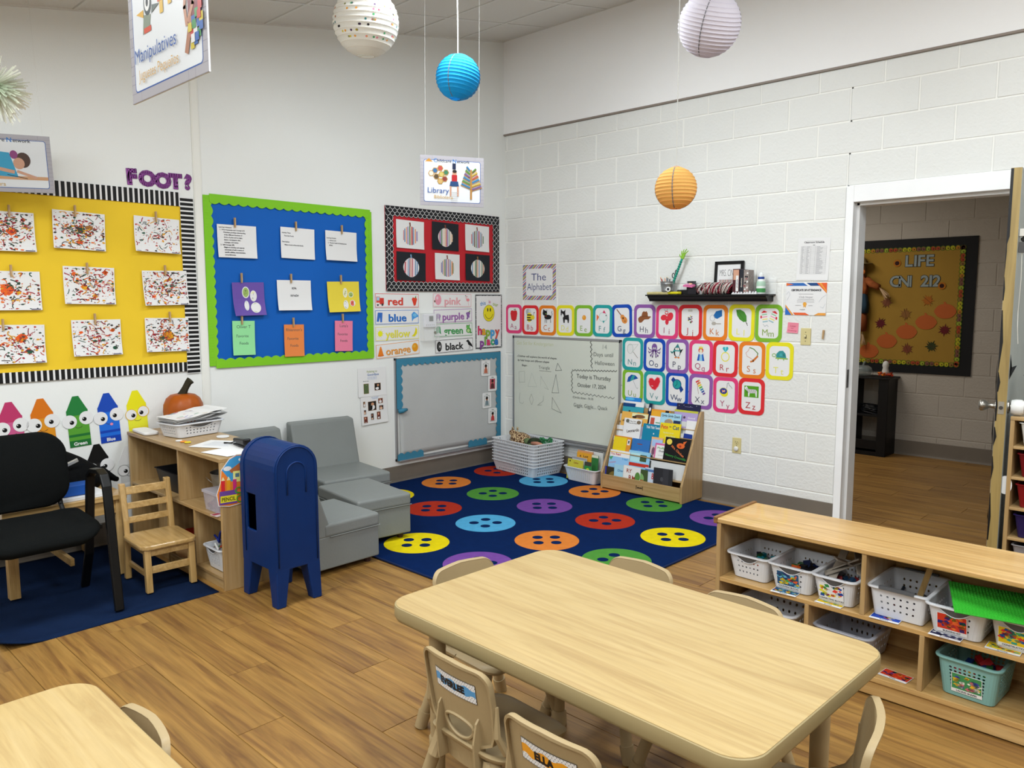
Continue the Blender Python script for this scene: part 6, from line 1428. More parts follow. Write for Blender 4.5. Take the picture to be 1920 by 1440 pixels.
# ---- hanging centre signs
def hang_sign(label, cx, cy, cz, yaw, w, h, fill, roll=0):
    t = thing('hanging_sign', label, 'hanging sign', (cx, cy, cz), group='hanging centre signs'); t.rotation_euler = (0, roll, yaw)
    q = MB(); q.box((-w / 2, 0, -h / 2), (w / 2, .004, h / 2)); b = q.build('board', mat('sign_core', '#c4c4c8', .3), t)
    A = Art(); A.rect(-w / 2, -h / 2, w / 2, h / 2, '#a9a6ac')
    r = random.Random(1)
    for k in range(14):
        y = -h / 2 + h * k / 14; A.rect(-w / 2, y, w / 2, y + .0012, '#87848c', 0)
        for j in range(3): x = -w / 2 + w * r.random(); A.rect(x, y, x + .001, y + h / 14, '#87848c', 0)
    A.L += 1; m = .022
    A.rr(-w / 2 + m, -h / 2 + m, w / 2 - m, h / 2 - m * 1.2, .012, '#2d56a0').rr(-w / 2 + m + .003, -h / 2 + m + .003, w / 2 - m - .003, h / 2 - m * 1.2 - .003, .01, '#dde0e3')
    fill(A, w, h); A.build('print', b, .0004, m=colmat('sign_ink', .4, gain=.84))
    q = MB()
    for s in (-1, 1):
        q.tube([(s * w * .42, .002, h / 2 - .01), (s * w * .42, .002, (ceil_z(cy) - cz))], .0007, 5)
    q.build('string', mat('nylon_line', '#d6d6d2', .4), t)
    return t
def header(A, w, h):
    A.poly([(-w * .43, h * .37), (-w * .30, h * .37), (-w * .365, h * .44)], '#c08a3a')
    A.text('C', -w * .265, h * .405, .024, '#2d6fb5', .015).text('hildcare', -w * .125, h * .400, .019, '#22242a', .012, w=w * .22).text('N', w * .035, h * .405, .024, '#2d6fb5', .015).text('etwork', w * .175, h * .398, .018, '#22242a', .012, w=w * .2)
def f_lib(A, w, h):
    header(A, w, h)
    for k, (x, y) in enumerate([(-.27, .2), (-.19, .25), (-.17, .13), (-.25, .08), (-.33, .14), (-.1, .17), (-.12, .04), (-.19, -.01)]):
        A.poly([(w * x + .02 * math.cos(a), h * y + .02 * math.sin(a)) for a in [PI * j / 3 for j in range(6)]], '#b08a4a'); A.poly([(w * x + .015 * math.cos(a), h * y + .015 * math.sin(a)) for a in [PI * j / 3 for j in range(6)]], ['#3a6a9a', '#b8504a', '#c9b86a', '#5a4a36', '#d9d2c2', '#3f7a5a', '#8a3a3a', '#c9a86a'][k])
    A.rect(.0, h * .24, .022, h * .36, '#1f2a48').ell(.014, h * .17, .014, .018, '#c9957a').ell(.014, h * .2, .014, .01, '#2a1f1a').rect(-.004, h * .0, .03, h * .13, '#b8262c').poly([(-.012, h * .0), (.036, h * .0), (.042, -h * .1), (-.018, -h * .1)], '#2a4a7a').rect(-.016, -h * .3, -.006, -h * .1, '#c9957a').rect(.03, -h * .3, .04, -h * .1, '#c9957a')
    for k in range(6): A.rect(-.008, -h * .42 + k * .012, .034, -h * .42 + k * .012 + .003, '#cfcfcf')
    A.rect(w * .28, -h * .35, w * .31, h * .25, '#b0803f')
    r = random.Random(6)
    for k in range(12):
        s = -1 if k % 2 else 1; y = -h * .15 + k * h * .035; L = w * (.17 - k * .009)
        A.line([(w * .295, y - .01), (w * .295 + s * L, y + .014)], .006, '#b0803f', 0); A.line([(w * .295 + s * .01, y), (w * .295 + s * L * .9, y + .02)], .012, r.choice(['#3a7aa8', '#b85a4a', '#5a8a4a', '#c9b05a', '#7a5a8a']), 0)
    A.L += 1; A.text('Library', -w * .22, -h * .19, .034, '#2d56a0', -.002, w=w * .33).text('Biblioteca', -w * .14, -h * .32, .022, '#d2a95a', 0, w=w * .29)
hang_sign('hanging sign reading Library with bookshelf pictures near the corner', 1.344, -1.847, 2.245, PI / 2 - math.radians(30), .405, .305, f_lib, .01)
def f_man(A, w, h):
    header(A, w, h); A.poly([(-w * .3, -h * .02), (-w * .2, -h * .0), (-w * .18, h * .1), (-w * .28, h * .12)], '#7f8a78').ell(-w * .22, h * .2, .022, .03, '#2f3a3a').ell(-w * .225, h * .2, .015, .02, '#e6e6e4').ell(-w * .225, h * .2, .007, .01, '#15181a').poly([(-w * .24, h * .28), (-w * .16, h * .36), (-w * .14, h * .2)], '#3a4a48').rect(-w * .28, h * -.02, -w * .18, h * .02, '#c9482a').poly([(-w * .38, h * .15), (-w * .28, h * .1), (-w * .28, h * .16)], '#d9a83a').poly([(-w * .17, h * .1), (-w * .06, h * .14), (-w * .16, h * .16)], '#55605c')
    for k, x in enumerate((-.03, .08, .2)): A.rect(w * (x - .025), h * (.06 + .03 * k), w * (x + .02), h * (.18 + .03 * k), '#d9b03a').rect(w * (x - .05), h * (.15 + .03 * k), w * (x + .03), h * (.19 + .03 * k), '#c9542a').poly([(w * x, h * (.19 + .03 * k)), (w * (x + .03), h * (.25 + .03 * k)), (w * (x + .03), h * (.19 + .03 * k))], '#e0be4a')
    A.poly([(w * .3, h * .32), (w * .42, h * .34), (w * .47, -h * .05), (w * .3, -h * .12)], '#7a2327').ell(w * .36, h * .38, .018, .024, '#a87458').ell(w * .36, h * .42, .022, .02, '#3a2a22').line([(w * .3, h * .28), (w * .26, h * .0), (w * .28, -h * .12)], .012, '#b88466').line([(w * .42, h * .3), (w * .36, 0), (w * .3, -h * .1)], .012, '#b88466').line([(w * .33, -h * .1), (w * .27, -h * .3)], .018, '#a87458')
    for k in range(16):
        r_ = [(.34, -.28), (.38, -.26), (.42, -.22), (.34, -.2), (.38, -.18), (.42, -.15), (.45, -.12), (.36, -.12), (.4, -.08), (.44, -.04), (.35, -.24), (.45, -.18), (.32, -.16), (.4, -.24), (.37, -.15), (.43, -.1)][k]
        A.rect(w * r_[0] - .008, h * r_[1] - .008, w * r_[0] + .01, h * r_[1] + .01, ['#c9b52a', '#2f5fa8', '#3f8a4a', '#b8332c', '#dcdcdc', '#2f5fa8'][k % 6])
    A.text('Manipulatives', -w * .13, -h * .16, .034, '#2d56a0', -.002, w=w * .56).text('Juguetes Pequeños', -w * .10, -h * .31, .026, '#cfa55a', -.004, w=w * .54)
hang_sign('hanging sign reading Manipulatives with a child and plastic bricks', 3.235, -4.41, 2.142, 0, .410, .305, f_man)
def f_esc(A, w, h):
    header(A, w, h)
    A.rect(-w * .44, -h * .28, w * .44, -h * .22, '#c99a72').poly([(-w * .18, -h * .22), (w * .1, -h * .24), (w * .02, h * .18), (-w * .14, h * .2)], '#3a9ac0').ell(w * .17, h * .06, .034, .04, '#4a3226').ell(w * .12, h * .0, .026, .03, '#c99a80').ell(w * .07, h * .15, .018, .022, '#8a3f78').line([(-w * .14, h * .05), (-w * .18, -h * .08), (w * .05, -h * .15)], .018, '#c99a80').line([(w * .1, -h * .14), (w * .3, -h * .24)], .014, '#c99a80').poly([(-w * .36, -h * .22), (-w * .2, -h * .2), (-w * .22, h * .05), (-w * .38, h * .06)], '#7a3038')
    for k in range(6): A.line([(-w * .36 + k * .011, -h * .2), (-w * .37 + k * .011, h * .04)], .003, '#dcdcdc', 0)
    A.L += 1; A.ell(-w * .33, h * .17, .03, .03, '#2a1f1c').line([(-w * .02, -h * .2), (w * .2, -h * .26)], .003, '#22242a').text('Writing', -w * .28, -h * .28, .028, '#2d56a0', 0, w=w * .2).text('Escritura', -w * .17, -h * .36, .022, '#c9ae7a', .01, w=w * .24)
hang_sign('hanging sign reading Escritura with children writing, at left picture edge', .215, -3.985, 2.232, PI / 2 - math.radians(12), .405, .300, f_esc, -.035)
# ---- extra plain strings seen against the ceiling
# ---- iridescent tinsel ball at the left edge
tb = thing('tinsel_ball', 'iridescent film tinsel ball hanging at the left picture edge', 'decoration', (.90, -4.19, 2.46))
M_ir, t_, b_ = nt('iridescent_film')
lw = N(t_, 'ShaderNodeLayerWeight', Blend=.45); cr = N(t_, 'ShaderNodeValToRGB')
for k, (p, c) in enumerate([(0, '#d9d6c8'), (.25, '#b9e0b0'), (.5, '#f0c9a0'), (.75, '#c9a8d0'), (1, '#d0e8c8')]):
    e = cr.color_ramp.elements[0] if k == 0 else cr.color_ramp.elements[1] if k == 4 else cr.color_ramp.elements.new(p)
    e.position = p; e.color = (*lin(c), 1)
t_.links.new(lw.outputs['Facing'], cr.inputs[0]); t_.links.new(cr.outputs[0], b_.inputs['Base Color']); b_.inputs['Roughness'].default_value = .15; b_.inputs['Metallic'].default_value = .35; b_.inputs['Alpha'].default_value = .75
q = MB(); r = random.Random(4)
for k in range(520):
    d = Vector((r.gauss(0, 1), r.gauss(0, 1), r.gauss(0, 1))).normalized(); s = d.orthogonal().normalized() * r.uniform(.0015, .004); L = r.uniform(.10, .155); bnd = Vector((0, 0, -r.uniform(0, .03)))
    p = [d * .01, d * L * .5 + bnd * .3, d * L + bnd]
    q.add([p[0] - s, p[0] + s, p[1] - s, p[1] + s, p[2] - s, p[2] + s], [(0, 1, 3, 2), (2, 3, 5, 4)])
o = q.build('film_strips', M_ir, tb); o['kind'] = 'stuff'
q = MB(); q.cyl((0, 0, 0), (0, 0, ceil_z(-4.19) - 2.46), .001, n=5); q.build('cord', mat('nylon_line', '#d6d6d2', .4), tb)
# ================================================================== BASKETS
M_wp = mat('white_basket', '#d0d2d6', .35); M_gp = mat('grey_handle', '#55575a', .4)
def perf_quad(q, p00, p10, p11, p01, nx, ny, mx, mz0, mz1, hole=.42):
    """a wall panel with real holes: nx by ny cells inside the margins"""
    P = [Vector(p) for p in (p00, p10, p11, p01)]
    def S(u, v): return P[0] * (1 - u) * (1 - v) + P[1] * u * (1 - v) + P[2] * u * v + P[3] * (1 - u) * v
    us = [0] + [mx + (1 - 2 * mx) * i / nx for i in range(nx + 1)] + [1]; vs = [0] + [mz0 + (1 - mz0 - mz1) * j / ny for j in range(ny + 1)] + [1]
    for j in range(len(vs) - 1):
        for i in range(len(us) - 1):
            a, b, c, d = us[i], us[i + 1], vs[j], vs[j + 1]; C = [S(a, c), S(b, c), S(b, d), S(a, d)]
            if 0 < i < nx + 1 and 0 < j < ny + 1:
                hu, hv = (b - a) * hole / 2, (d - c) * hole / 2; m, n = (a + b) / 2, (c + d) / 2
                H = [S(m - hu, n - hv * .5), S(m - hu * .5, n - hv), S(m + hu * .5, n - hv), S(m + hu, n - hv * .5), S(m + hu, n + hv * .5), S(m + hu * .5, n + hv), S(m - hu * .5, n + hv), S(m - hu, n + hv * .5)]
                q.add(C + H, [(0, 1, 6, 5), (1, 7, 6), (1, 2, 8, 7), (2, 9, 8), (2, 3, 10, 9), (3, 11, 10), (3, 0, 4, 11), (0, 5, 4)])
            else: q.add(C, [(0, 1, 2, 3)])
def basket(name, label, loc, rz, w, d, h, nx, ny, nd, group=None, taper=.88, rim=.010, m=None, handles=True, dip=0.0, hole=.42, square=False, mz=(.16, .2)):
    t = thing(name, label, 'basket', loc, rz, group); m = m or M_wp; r = .022 if not square else .012
    q = MB(); W, D = w / 2, d / 2; w0, d0 = W * taper, D * taper
    co = lambda a, b, z, e: (a - e, b, z)
    for s in (-1, 1):
        perf_quad(q, (s * -(w0 - r), s * -d0, .004), (s * (w0 - r), s * -d0, .004), (s * (W - r), s * -D, h), (s * -(W - r), s * -D, h), nx, ny, .08, mz[0], mz[1], hole)
        perf_quad(q, (s * w0, s * -(d0 - r), .004), (s * w0, s * (d0 - r), .004), (s * W, s * (D - r), h), (s * W, s * -(D - r), h), nd, ny, .08, mz[0], mz[1], hole)
    for sx, sy, a0 in ((1, -1, -PI / 2), (1, 1, 0), (-1, 1, PI / 2), (-1, -1, PI)):
        ar = [(math.cos(a0 + PI / 2 * k / 4) * r, math.sin(a0 + PI / 2 * k / 4) * r) for k in range(5)]
        q.add([(sx * (w0 - r) + a, sy * (d0 - r) + b, .004) for a, b in ar] + [(sx * (W - r) + a, sy * (D - r) + b, h) for a, b in ar], [(k, k + 1, 6 + k, 5 + k) for k in range(4)])
    q.add([(x, y, .004) for x, y in rrect(-w0, -d0, w0, d0, r, 4)], [tuple(range(20))])
    q.build('body', m, t, solid=.0022)
    q = MB(); q.loft([[(x, y, z) for x, y in rrect(-W - e, -D - e, W + e, D + e, r + e, 4)] for e, z in ((0, h - .006), (rim, h - .006), (rim + .001, h - .002), (rim, h + .001), (0, h + .002), (-.002, h), (0, h - .006))], cap0=False, cap1=False); q.build('rim', m, t, smooth=.9)
    if handles:
        for s in (-1, 1):
            q = MB()
            if square: q.box((-W * .62, s * (D + .002), h - .004), (W * .62, s * (D + .016), h + .008)) if s > 0 else q.box((-W * .62, -(D + .016), h - .004), (W * .62, -(D + .002), h + .008))
            else:
                L = W * .66; n = 10; top = [(-L + 2 * L * k / n, s * (D + rim * .9), h + .001) for k in range(n + 1)]; bot = [(-L + 2 * L * k / n, s * (D + .003 - (1 - taper) * D * dip * math.sin(PI * k / n) / h), h - dip * math.sin(PI * k / n)) for k in range(n + 1)]
                q.add(top + bot, [(k, k + 1, n + 2 + k, n + 1 + k) for k in range(n)])
            q.build('handle', M_gp, t, solid=.002 if not square else 0)
            if not square: q = MB(); q.tube([(x, y + s * .001, z - .001) for x, y, z in bot], .002, 5); q.build('handle_edge', m, t)
    return t
# nested stack with plush toys
for k in range(8):
    basket('laundry_basket', ['white perforated basket at the bottom of the nested stack', 'second basket from the bottom of the nested white stack', 'third basket from the bottom of the nested white stack', 'fourth basket from the bottom of the nested white stack', 'fourth basket from the top of the nested white stack', 'third basket from the top of the nested white stack', 'second basket from the top, under the toy filled one', 'top basket of the nested white stack, holding plush toys'][k], (.50, -.235, .011 + k * .027), -.1, .55, .36, .095, 16, 3, 10, 'nested white baskets in the room corner', .90, .008, handles=False, hole=.5, mz=(.08, .07))
ZB = .20
t = thing('plush_giraffe', 'giraffe patterned plush toy in the white basket stack', 'plush toy', (.40, -.22, ZB))
M_gir, tt, bb_ = nt('giraffe_fur'); vo = N(tt, 'ShaderNodeTexVoronoi', Scale=42.0, feature='DISTANCE_TO_EDGE'); tc = N(tt, 'ShaderNodeTexCoord'); cr = N(tt, 'ShaderNodeValToRGB'); cr.color_ramp.elements[0].position = .07; cr.color_ramp.elements[0].color = (*lin('#c9b088'), 1); cr.color_ramp.elements[1].position = .11; cr.color_ramp.elements[1].color = (*lin('#55331c'), 1)
tt.links.new(tc.outputs['Object'], vo.inputs['Vector']); tt.links.new(vo.outputs['Distance'], cr.inputs[0]); tt.links.new(cr.outputs[0], bb_.inputs['Base Color']); bb_.inputs['Roughness'].default_value = .9
q = MB(); q.ball((0, 0, .08), (.105, .08, .06), 16, 10); q.ball((.09, -.02, .055), (.06, .05, .03), 12, 8); q.build('body', M_gir, t, smooth=True)
q = MB(); q.ball((-.075, -.02, .13), (.035, .03, .03), 12, 8); q.tube([(-.03, 0, .1), (-.06, -.01, .125)], [.045, .03], 10); q.build('head', M_gir, t, smooth=True)
for s in (-1, 1):
    q = MB(); q.ball((-.07 + s * .02, .005 + s * .01, .165), (.01, .008, .018), 8, 6); q.build('ear', M_gir, t, smooth=True)
t = thing('plush_turtle', 'olive green plush turtle in the white basket stack', 'plush toy', (.60, -.255, ZB))
q = MB(); q.ball((0, 0, .075), (.07, .06, .045), 14, 8); q.build('shell', mat('olive_plush', '#26301f', .9, vary=.4, vscale=30), t, smooth=True)
q = MB(); q.ball((-.065, -.02, .085), (.035, .03, .028), 12, 8); q.ball((.0, -.055, .06), (.03, .02, .02), 10, 6); q.build('head', mat('sage_plush', '#5d6f4a', .9, vary=.2, vscale=30), t, smooth=True)
t = thing('net_ball', 'crumpled green netting toy in the white basket stack', 'toy', (.68, -.20, ZB))
q = MB(); r = random.Random(3)
for k in range(26): a = r.uniform(0, 6); q.tube([(.06 * math.cos(a + j * .5) * r.uniform(.7, 1.1), .045 * math.sin(a + j * .5) * r.uniform(.7, 1.1), .085 + .035 * math.sin(a * 3 + j)) for j in range(6)], .0035, 5)
o = q.build('netting', mat('green_net', '#2f7a4a', .6), t); o['kind'] = 'stuff'
q = MB(); q.tube([(-.06, 0, 0), (.0, .0, .006), (.05, 0, 0), (.062, 0, .0)], [.014, .016, .015, .008], 10); o = q.build('toy_roll', mat('peach_toy', '#b8806a', .7), loc=(.70, -.335, ZB + .088), smooth=True); tag(o, 'peach coloured roll lying over the basket rim', 'toy')
# ================================================================== BOOKS
def book(label, loc, rot, w, h, th, col, art, group, page='#d9d6cc', name='picture_book'):
    q = MB(); q.box((-w / 2, -th, 0), (w / 2, -th + .0012, h)); q.box((-w / 2, -.0012, 0), (w / 2, 0, h)); q.box((-w / 2, -th, 0), (-w / 2 + .002, 0, h)); q.col = page; q.box((-w / 2 + .003, -th + .0013, .003), (w / 2 - .003, -.0013, h - .003))
    q.c = [c or col for c in q.c]; o = q.build(name, M_print, loc=loc, rot=rot); tag(o, label, 'book', group)
    if art: art.build('cover_print', o, th + .0003)
    return o
def cov(w, h, parts):
    """parts: tiny picture language on a 0..1 cover: ('r',x0,y0,x1,y1,col) rect, ('e',cx,cy,rx,ry,col), ('t',text,cx,cy,h,col,w), ('p',col,[pts])"""
    A = Art()
    for p in parts:
        if p[0] == 'r': A.rect((p[1] - .5) * w, p[2] * h, (p[3] - .5) * w, p[4] * h, p[5])
        elif p[0] == 'e': A.ell((p[1] - .5) * w, p[2] * h, p[3] * w, p[4] * h, p[5])
        elif p[0] == 't': A.text(p[1], (p[2] - .5) * w, p[3] * h, p[4] * h, p[5], .02, w=p[6] * w if len(p) > 6 else None, rot=p[7] if len(p) > 7 else 0)
        elif p[0] == 'p': A.poly([((x - .5) * w, y * h) for x, y in p[2]], p[1])
    return A
dsp = thing('book_display', 'birch sloped book display rack against the block wall', 'book rack', (1.347, -.006, .0115)); BW_, BD_, BH_ = .745, .29, .66
for x in (0, BW_ - .018):
    q = MB(); q.prism([(-BD_, 0), (0, 0), (0, BH_), (-.035, BH_), (-.05, BH_ - .02), (-BD_, .13)], x, x + .018, 'yz'); q.build('side_panel', M_birchz, dsp, bevel=.003, fix=True)
board(dsp, 'front_panel', (.018, -BD_, .012), (BW_ - .018, -BD_ + .016, .118)); board(dsp, 'base', (.018, -BD_ + .016, .012), (BW_ - .018, -.004, .028))
tiers = [(-.248, .15, 0), (-.20, .285, 0), (-.155, .37, 0), (-.115, .455, 0), (-.078, .52, 0)]
for k, (y, z, _) in enumerate(tiers):
    yb = (tiers[k + 1][0] - .002) if k < 4 else -.03
    if k < 4: q = MB(); q.add([(.018, y + .045, z), (BW_ - .018, y + .045, z), (BW_ - .018, y + .06, z + .12), (.018, y + .06, z + .12)], [(0, 1, 2, 3)]); q.build('tier_panel', mat('white_laminate', '#cfd1d2', .4), dsp, solid=.005)
    q = MB(); q.box((.018, y + .001, z - .002), (BW_ - .018, y + .05, z + .004)); q.build('tier_shelf', M_birch, dsp)
q = MB(); q.box((.018, -.03, .03), (BW_ - .018, -.024, BH_ - .02)); q.build('back_panel', M_birch, dsp)
A = Art(); A.rect(-.028, -.002, .028, .002, '#1c1712').text('JONTI', 0, .0, .012, '#1c1712', .05, w=.044).line([(-.03, -.014), (-.03, .014), (-.024, .01)], .004, '#1c1712').line([(.03, -.014), (.03, .014), (.024, .01)], .004, '#1c1712'); A.build('brand_mark', dsp, 0, loc=(BW_ / 2, -BD_ - .0001, .062))
G_ = 'picture books in the display rack'
W0, K0 = '#dedcd6', '#15151a'
BK = [  # x, tier, w, h, thick, colour, parts, label, roll
 (.09, 4, .15, .19, .008, '#1d6fb8', [('e', .3, .93, .3, .05, '#4aa0d8')], 'blue wave covered book at the top left of the rack', 0), (.11, 4, .2, .16, .006, '#2f8a98', [('r', 0, .75, 1, 1, '#e0e6e6'), ('r', 0, .72, .6, .9, '#123a6a'), ('e', .2, .3, .3, .06, '#cfc9a0'), ('e', .35, .5, .05, .05, '#2a3a3a'), ('e', .8, .45, .06, .05, '#b8603a'), ('r', 0, 0, 1, .12, '#8fb8d0')], 'sea scene book at the left of the top tier', 0),
 (.27, 4, .03, .16, .012, '#1a2238', [('e', .5, .7, .3, .1, '#e0e0e0')], 'book with white rabbit ears beside the sea scene book', .03), (.37, 4, .17, .118, .006, '#d8942a', [('r', .0, .9, 1, 1, '#c9822a'), ('r', .75, .82, .95, .98, '#17171a')], 'plain orange yellow book in the top tier', 0),
 (.60, 4, .2, .185, .008, '#1b1b3a', [('e', .3, .93, .01, .01, '#dcdcdc'), ('e', .6, .9, .01, .01, '#dcdcdc'), ('e', .85, .94, .015, .01, '#dcdcdc'), ('e', .1, .9, .01, .01, '#dcdcdc'), ('r', .35, .86, .7, .88, '#5a5a7a')], 'dark navy starry book at the top right of the rack', 0), (.595, 4, .205, .135, .007, '#9a8ab4', [('r', 0, .88, 1, 1, '#a8a83a'), ('e', .45, .6, .05, .07, '#4a3a4a'), ('t', 'Good', .75, .6, .1, '#dcd6e6', .3), ('t', 'Night', .75, .4, .1, '#dcd6e6', .35)], 'lilac book in front of the starry one', 0),
 (.15, 3, .25, .145, .006, '#c99a4a', [('r', .4, .7, 1, .95, '#d9c9a0'), ('e', .7, .8, .2, .1, '#6a4a30'), ('e', .5, .74, .09, .06, '#2a1c16'), ('t', 'MOO', .18, .5, .12, '#7a5a30', .22)], 'tan book with animals on the fourth tier, left', 0), (.35, 3, .12, .135, .004, '#d9dadc', [('r', .1, .2, .4, .9, '#a84a3a'), ('r', .5, .6, .9, .66, '#5a8a6a')], 'white booklet with a tiny picture, fourth tier middle', 0), (.48, 3, .18, .17, .006, '#8fb8d6', [('t', 'Giggle Giggle Quack', .5, .88, .11, '#2a2a30', .9), ('e', .45, .5, .22, .25, '#c9a22c'), ('e', .42, .6, .2, .12, '#8a7a6a'), ('r', .66, .1, 1, .7, '#1b2a4a'), ('e', .55, .35, .2, .2, '#d9c03a')], 'pale blue Giggle Giggle Quack book', 0), (.665, 3, .1, .13, .004, '#d4d6d8', [], 'plain white booklet at the right end of fourth tier', 0),
 (.10, 2, .16, .12, .004, '#dad6cc', [], 'cream book at left end of the middle tier', 0), (.155, 2, .165, .185, .007, '#d3d5d3', [('t', 'The Old', .5, .88, .05, '#3a3a3a', .34), ('t', 'Woman Who Named', .5, .8, .045, '#3a3a3a', .5), ('e', .2, .88, .1, .08, '#5a5a50'), ('e', .85, .86, .12, .08, '#6a5a48'), ('t', 'Leonardo', .58, .5, .13, '#3a2a2a', .7, .2), ('e', .5, .1, .12, .06, '#b06a5a')], 'white book with scribbled title and animals, middle tier', 0), (.27, 2, .075, .13, .006, '#8a8698', [('e', .6, .5, .3, .3, '#6a6a6e'), ('e', .4, .3, .2, .2, '#b0b0b0')], 'grey purple book with curled corner, middle tier', .05), (.345, 2, .175, .16, .007, '#12708f', [('t', 'Tikki Tikki Tembo', .55, .85, .13, '#d4e4e6', .75), ('e', .6, .55, .03, .04, '#e0e0e0')], 'teal Tikki Tikki Tembo book', 0), (.505, 2, .18, .185, .008, '#d5b61c', [('t', 'Pete', .22, .84, .17, '#b8322c', .34), ('t', 'the', .5, .86, .06, '#333333', .1), ('t', 'Cat', .78, .84, .17, '#1c4a5c', .32), ('t', 'Rocking in my', .45, .6, .07, '#e2d68a', .5), ('t', 'School Shoes', .55, .46, .08, '#e2d68a', .5), ('p', '#17171a', [(.45, 0), (.5, .2), (.6, .12), (.7, .25), (.78, .1), (.9, .2), (.95, 0)])], 'yellow Pete the Cat book', -.02), (.65, 2, .07, .12, .006, '#16307c', [], 'dark blue rounded book behind the yellow one', .04),
 (.10, 1, .165, .128, .007, '#c07f2a', [('r', .0, .1, .75, .92, '#d9b21c'), ('r', .8, .5, .95, .85, '#e0e0dc'), ('r', .84, .6, .91, .78, '#2a2a2a')], 'orange and yellow back cover with barcode, second tier left', .01), (.275, 1, .165, .125, .007, '#2a62a0', [('e', .45, .68, .16, .03, '#7a3a34'), ('p', '#a8503a', [(.35, .1), (.45, .35), (.6, .12)]), ('e', .5, .2, .25, .1, '#3a78b4')], 'blue storybook with a red title band, second tier', .01), (.41, 1, .10, .155, .007, '#b8a8a8', [('r', 0, .9, 1, 1, '#c99a6a'), ('r', .1, .55, 1, .88, '#8fa8c8'), ('e', .3, .3, .15, .2, '#6a4a5a')], 'pale collage book beside the Mother Goose card book', 0), (.465, 1, .115, .115, .005, '#d2d6d2', [('r', 0, 0, .1, 1, '#b85a88'), ('r', 0, .88, 1, 1, '#b85a88'), ('t', 'Fluffy', .5, .7, .12, '#4a8a3a', .6), ('t', 'Duke', .6, .5, .12, '#333338', .5), ('r', .3, .2, .8, .22, '#8a8a8a')], 'white card book with a pink frame, second tier', 0), (.60, 1, .215, .172, .009, '#101012', [('e', .17, .8, .11, .13, '#cdb84a'), ('e', .64, .68, .16, .12, '#c05a28'), ('p', '#c05a28', [(.75, .7), (.86, .92), (.72, .86)]), ('e', .62, .66, .05, .05, '#8a2a1c'), ('t', 'Mrs. Chicken', .55, .44, .1, '#c0683a', .62, -.55), ('t', 'Hungry Crocodile', .5, .18, .1, '#2f7a34', .85, -.12)], 'black Mrs. Chicken book with orange hen', 0),
 (.105, 0, .19, .155, .006, '#d8dad6', [('r', 0, .86, 1, .9, '#c9a03a'), ('t', 'You Read', .3, .8, .11, '#a8263a', .5), ('r', 0, .1, 1, .66, '#7fa8cc'), ('t', 'I read', .8, .6, .11, '#2a7ab0', .25), ('p', '#3f8a5a', [(.0, .6), (.2, .68), (.1, .45)]), ('t', 'together', .2, .36, .06, '#b04a6a', .35, .2)], 'white You Read book in the lowest tier, left', .0), (.28, 0, .2, .17, .006, '#7fb0cc', [('r', .0, .3, 1, .45, '#a82c20'), ('r', .1, .5, .6, .9, '#9cc4d8'), ('r', .55, .55, .85, .85, '#3a4a30')], 'pale blue book with red stripe, behind the lowest tier', 0), (.37, 0, .045, .155, .006, '#2a2a28', [('r', 0, .3, .3, 1, '#4a5a34')], 'dark narrow book behind the lowest tier', 0),
 ]
for x, k, w, h, th, c, parts, lb, ro in BK:
    y, z, _ = tiers[k]; dy = .031 if (k, lb.split()[0]) in ((4, 'blue'), (4, 'dark'), (3, 'plain'), (2, 'cream'), (2, 'dark'), (1, 'pale'), (0, 'pale')) else .02
    if 'narrow' in lb: dy = .036
    book(lb, (1.347 + x + .018, -.006 + y + dy, z + .0165), (-.24, ro, 0), w, h, th, c, cov(w, h, parts), G_)
FB = [(.10, .19, .105, '#2f2a1c', [('r', .0, .0, .07, 1, '#26308a'), ('e', .5, .5, .3, .3, '#6a5a2a'), ('e', .8, .6, .15, .2, '#4a6a3a')], 'dark leafy book lying low in the front bin, left'), (.17, .14, .135, '#8fb8cc', [('t', 'Diary', .5, .75, .1, '#3a6a9a', .5), ('r', .5, .3, .9, .35, '#b8c9d4')], 'pale blue paperback in the front bin'), (.265, .16, .14, '#d0d0c8', [('t', 'RY', .35, .8, .17, '#8a3a28', .3), ('t', 'RM', .55, .52, .2, '#8a3a28', .4), ('e', .85, .6, .15, .2, '#4f7a3a')], 'white book with big brown letters in the front bin'), (.35, .13, .13, '#3a4a2a', [('e', .4, .6, .35, .25, '#6f9a5a'), ('e', .6, .4, .2, .15, '#8a5a3a')], 'green reptile covered book in the front bin'), (.43, .10, .15, '#b0bccc', [('t', '8', .7, .7, .25, '#a83a3a', .2), ('r', .0, .85, 1, .95, '#4a6a9a')], 'pale booklet with red curls in the front bin'), (.55, .165, .165, '#26262a', [('r', .5, 0, .8, 1, '#303035'), ('e', .45, .6, .08, .08, '#3f3f44')], 'dark grey book standing at right in the front bin')]
for k, (x, w, h, c, parts, lb) in enumerate(FB):
    book(lb, (1.347 + x + .01, -.272 + .004 * (k % 2) + (.008 if k in (0, 4) else 0) - (.0 if k != 5 else .002), .0415), (-.10, .02 * (-1) ** k, 0), w, h + .04, .006, c, cov(w, h + .04, parts), 'books in the front bin of the rack')
bb2 = basket('book_basket', 'small white perforated basket filled with thin books', (1.115, -.16, .011), -.06, .345, .225, .12, 11, 6, 8, None, .84, .010, handles=False, hole=.4)
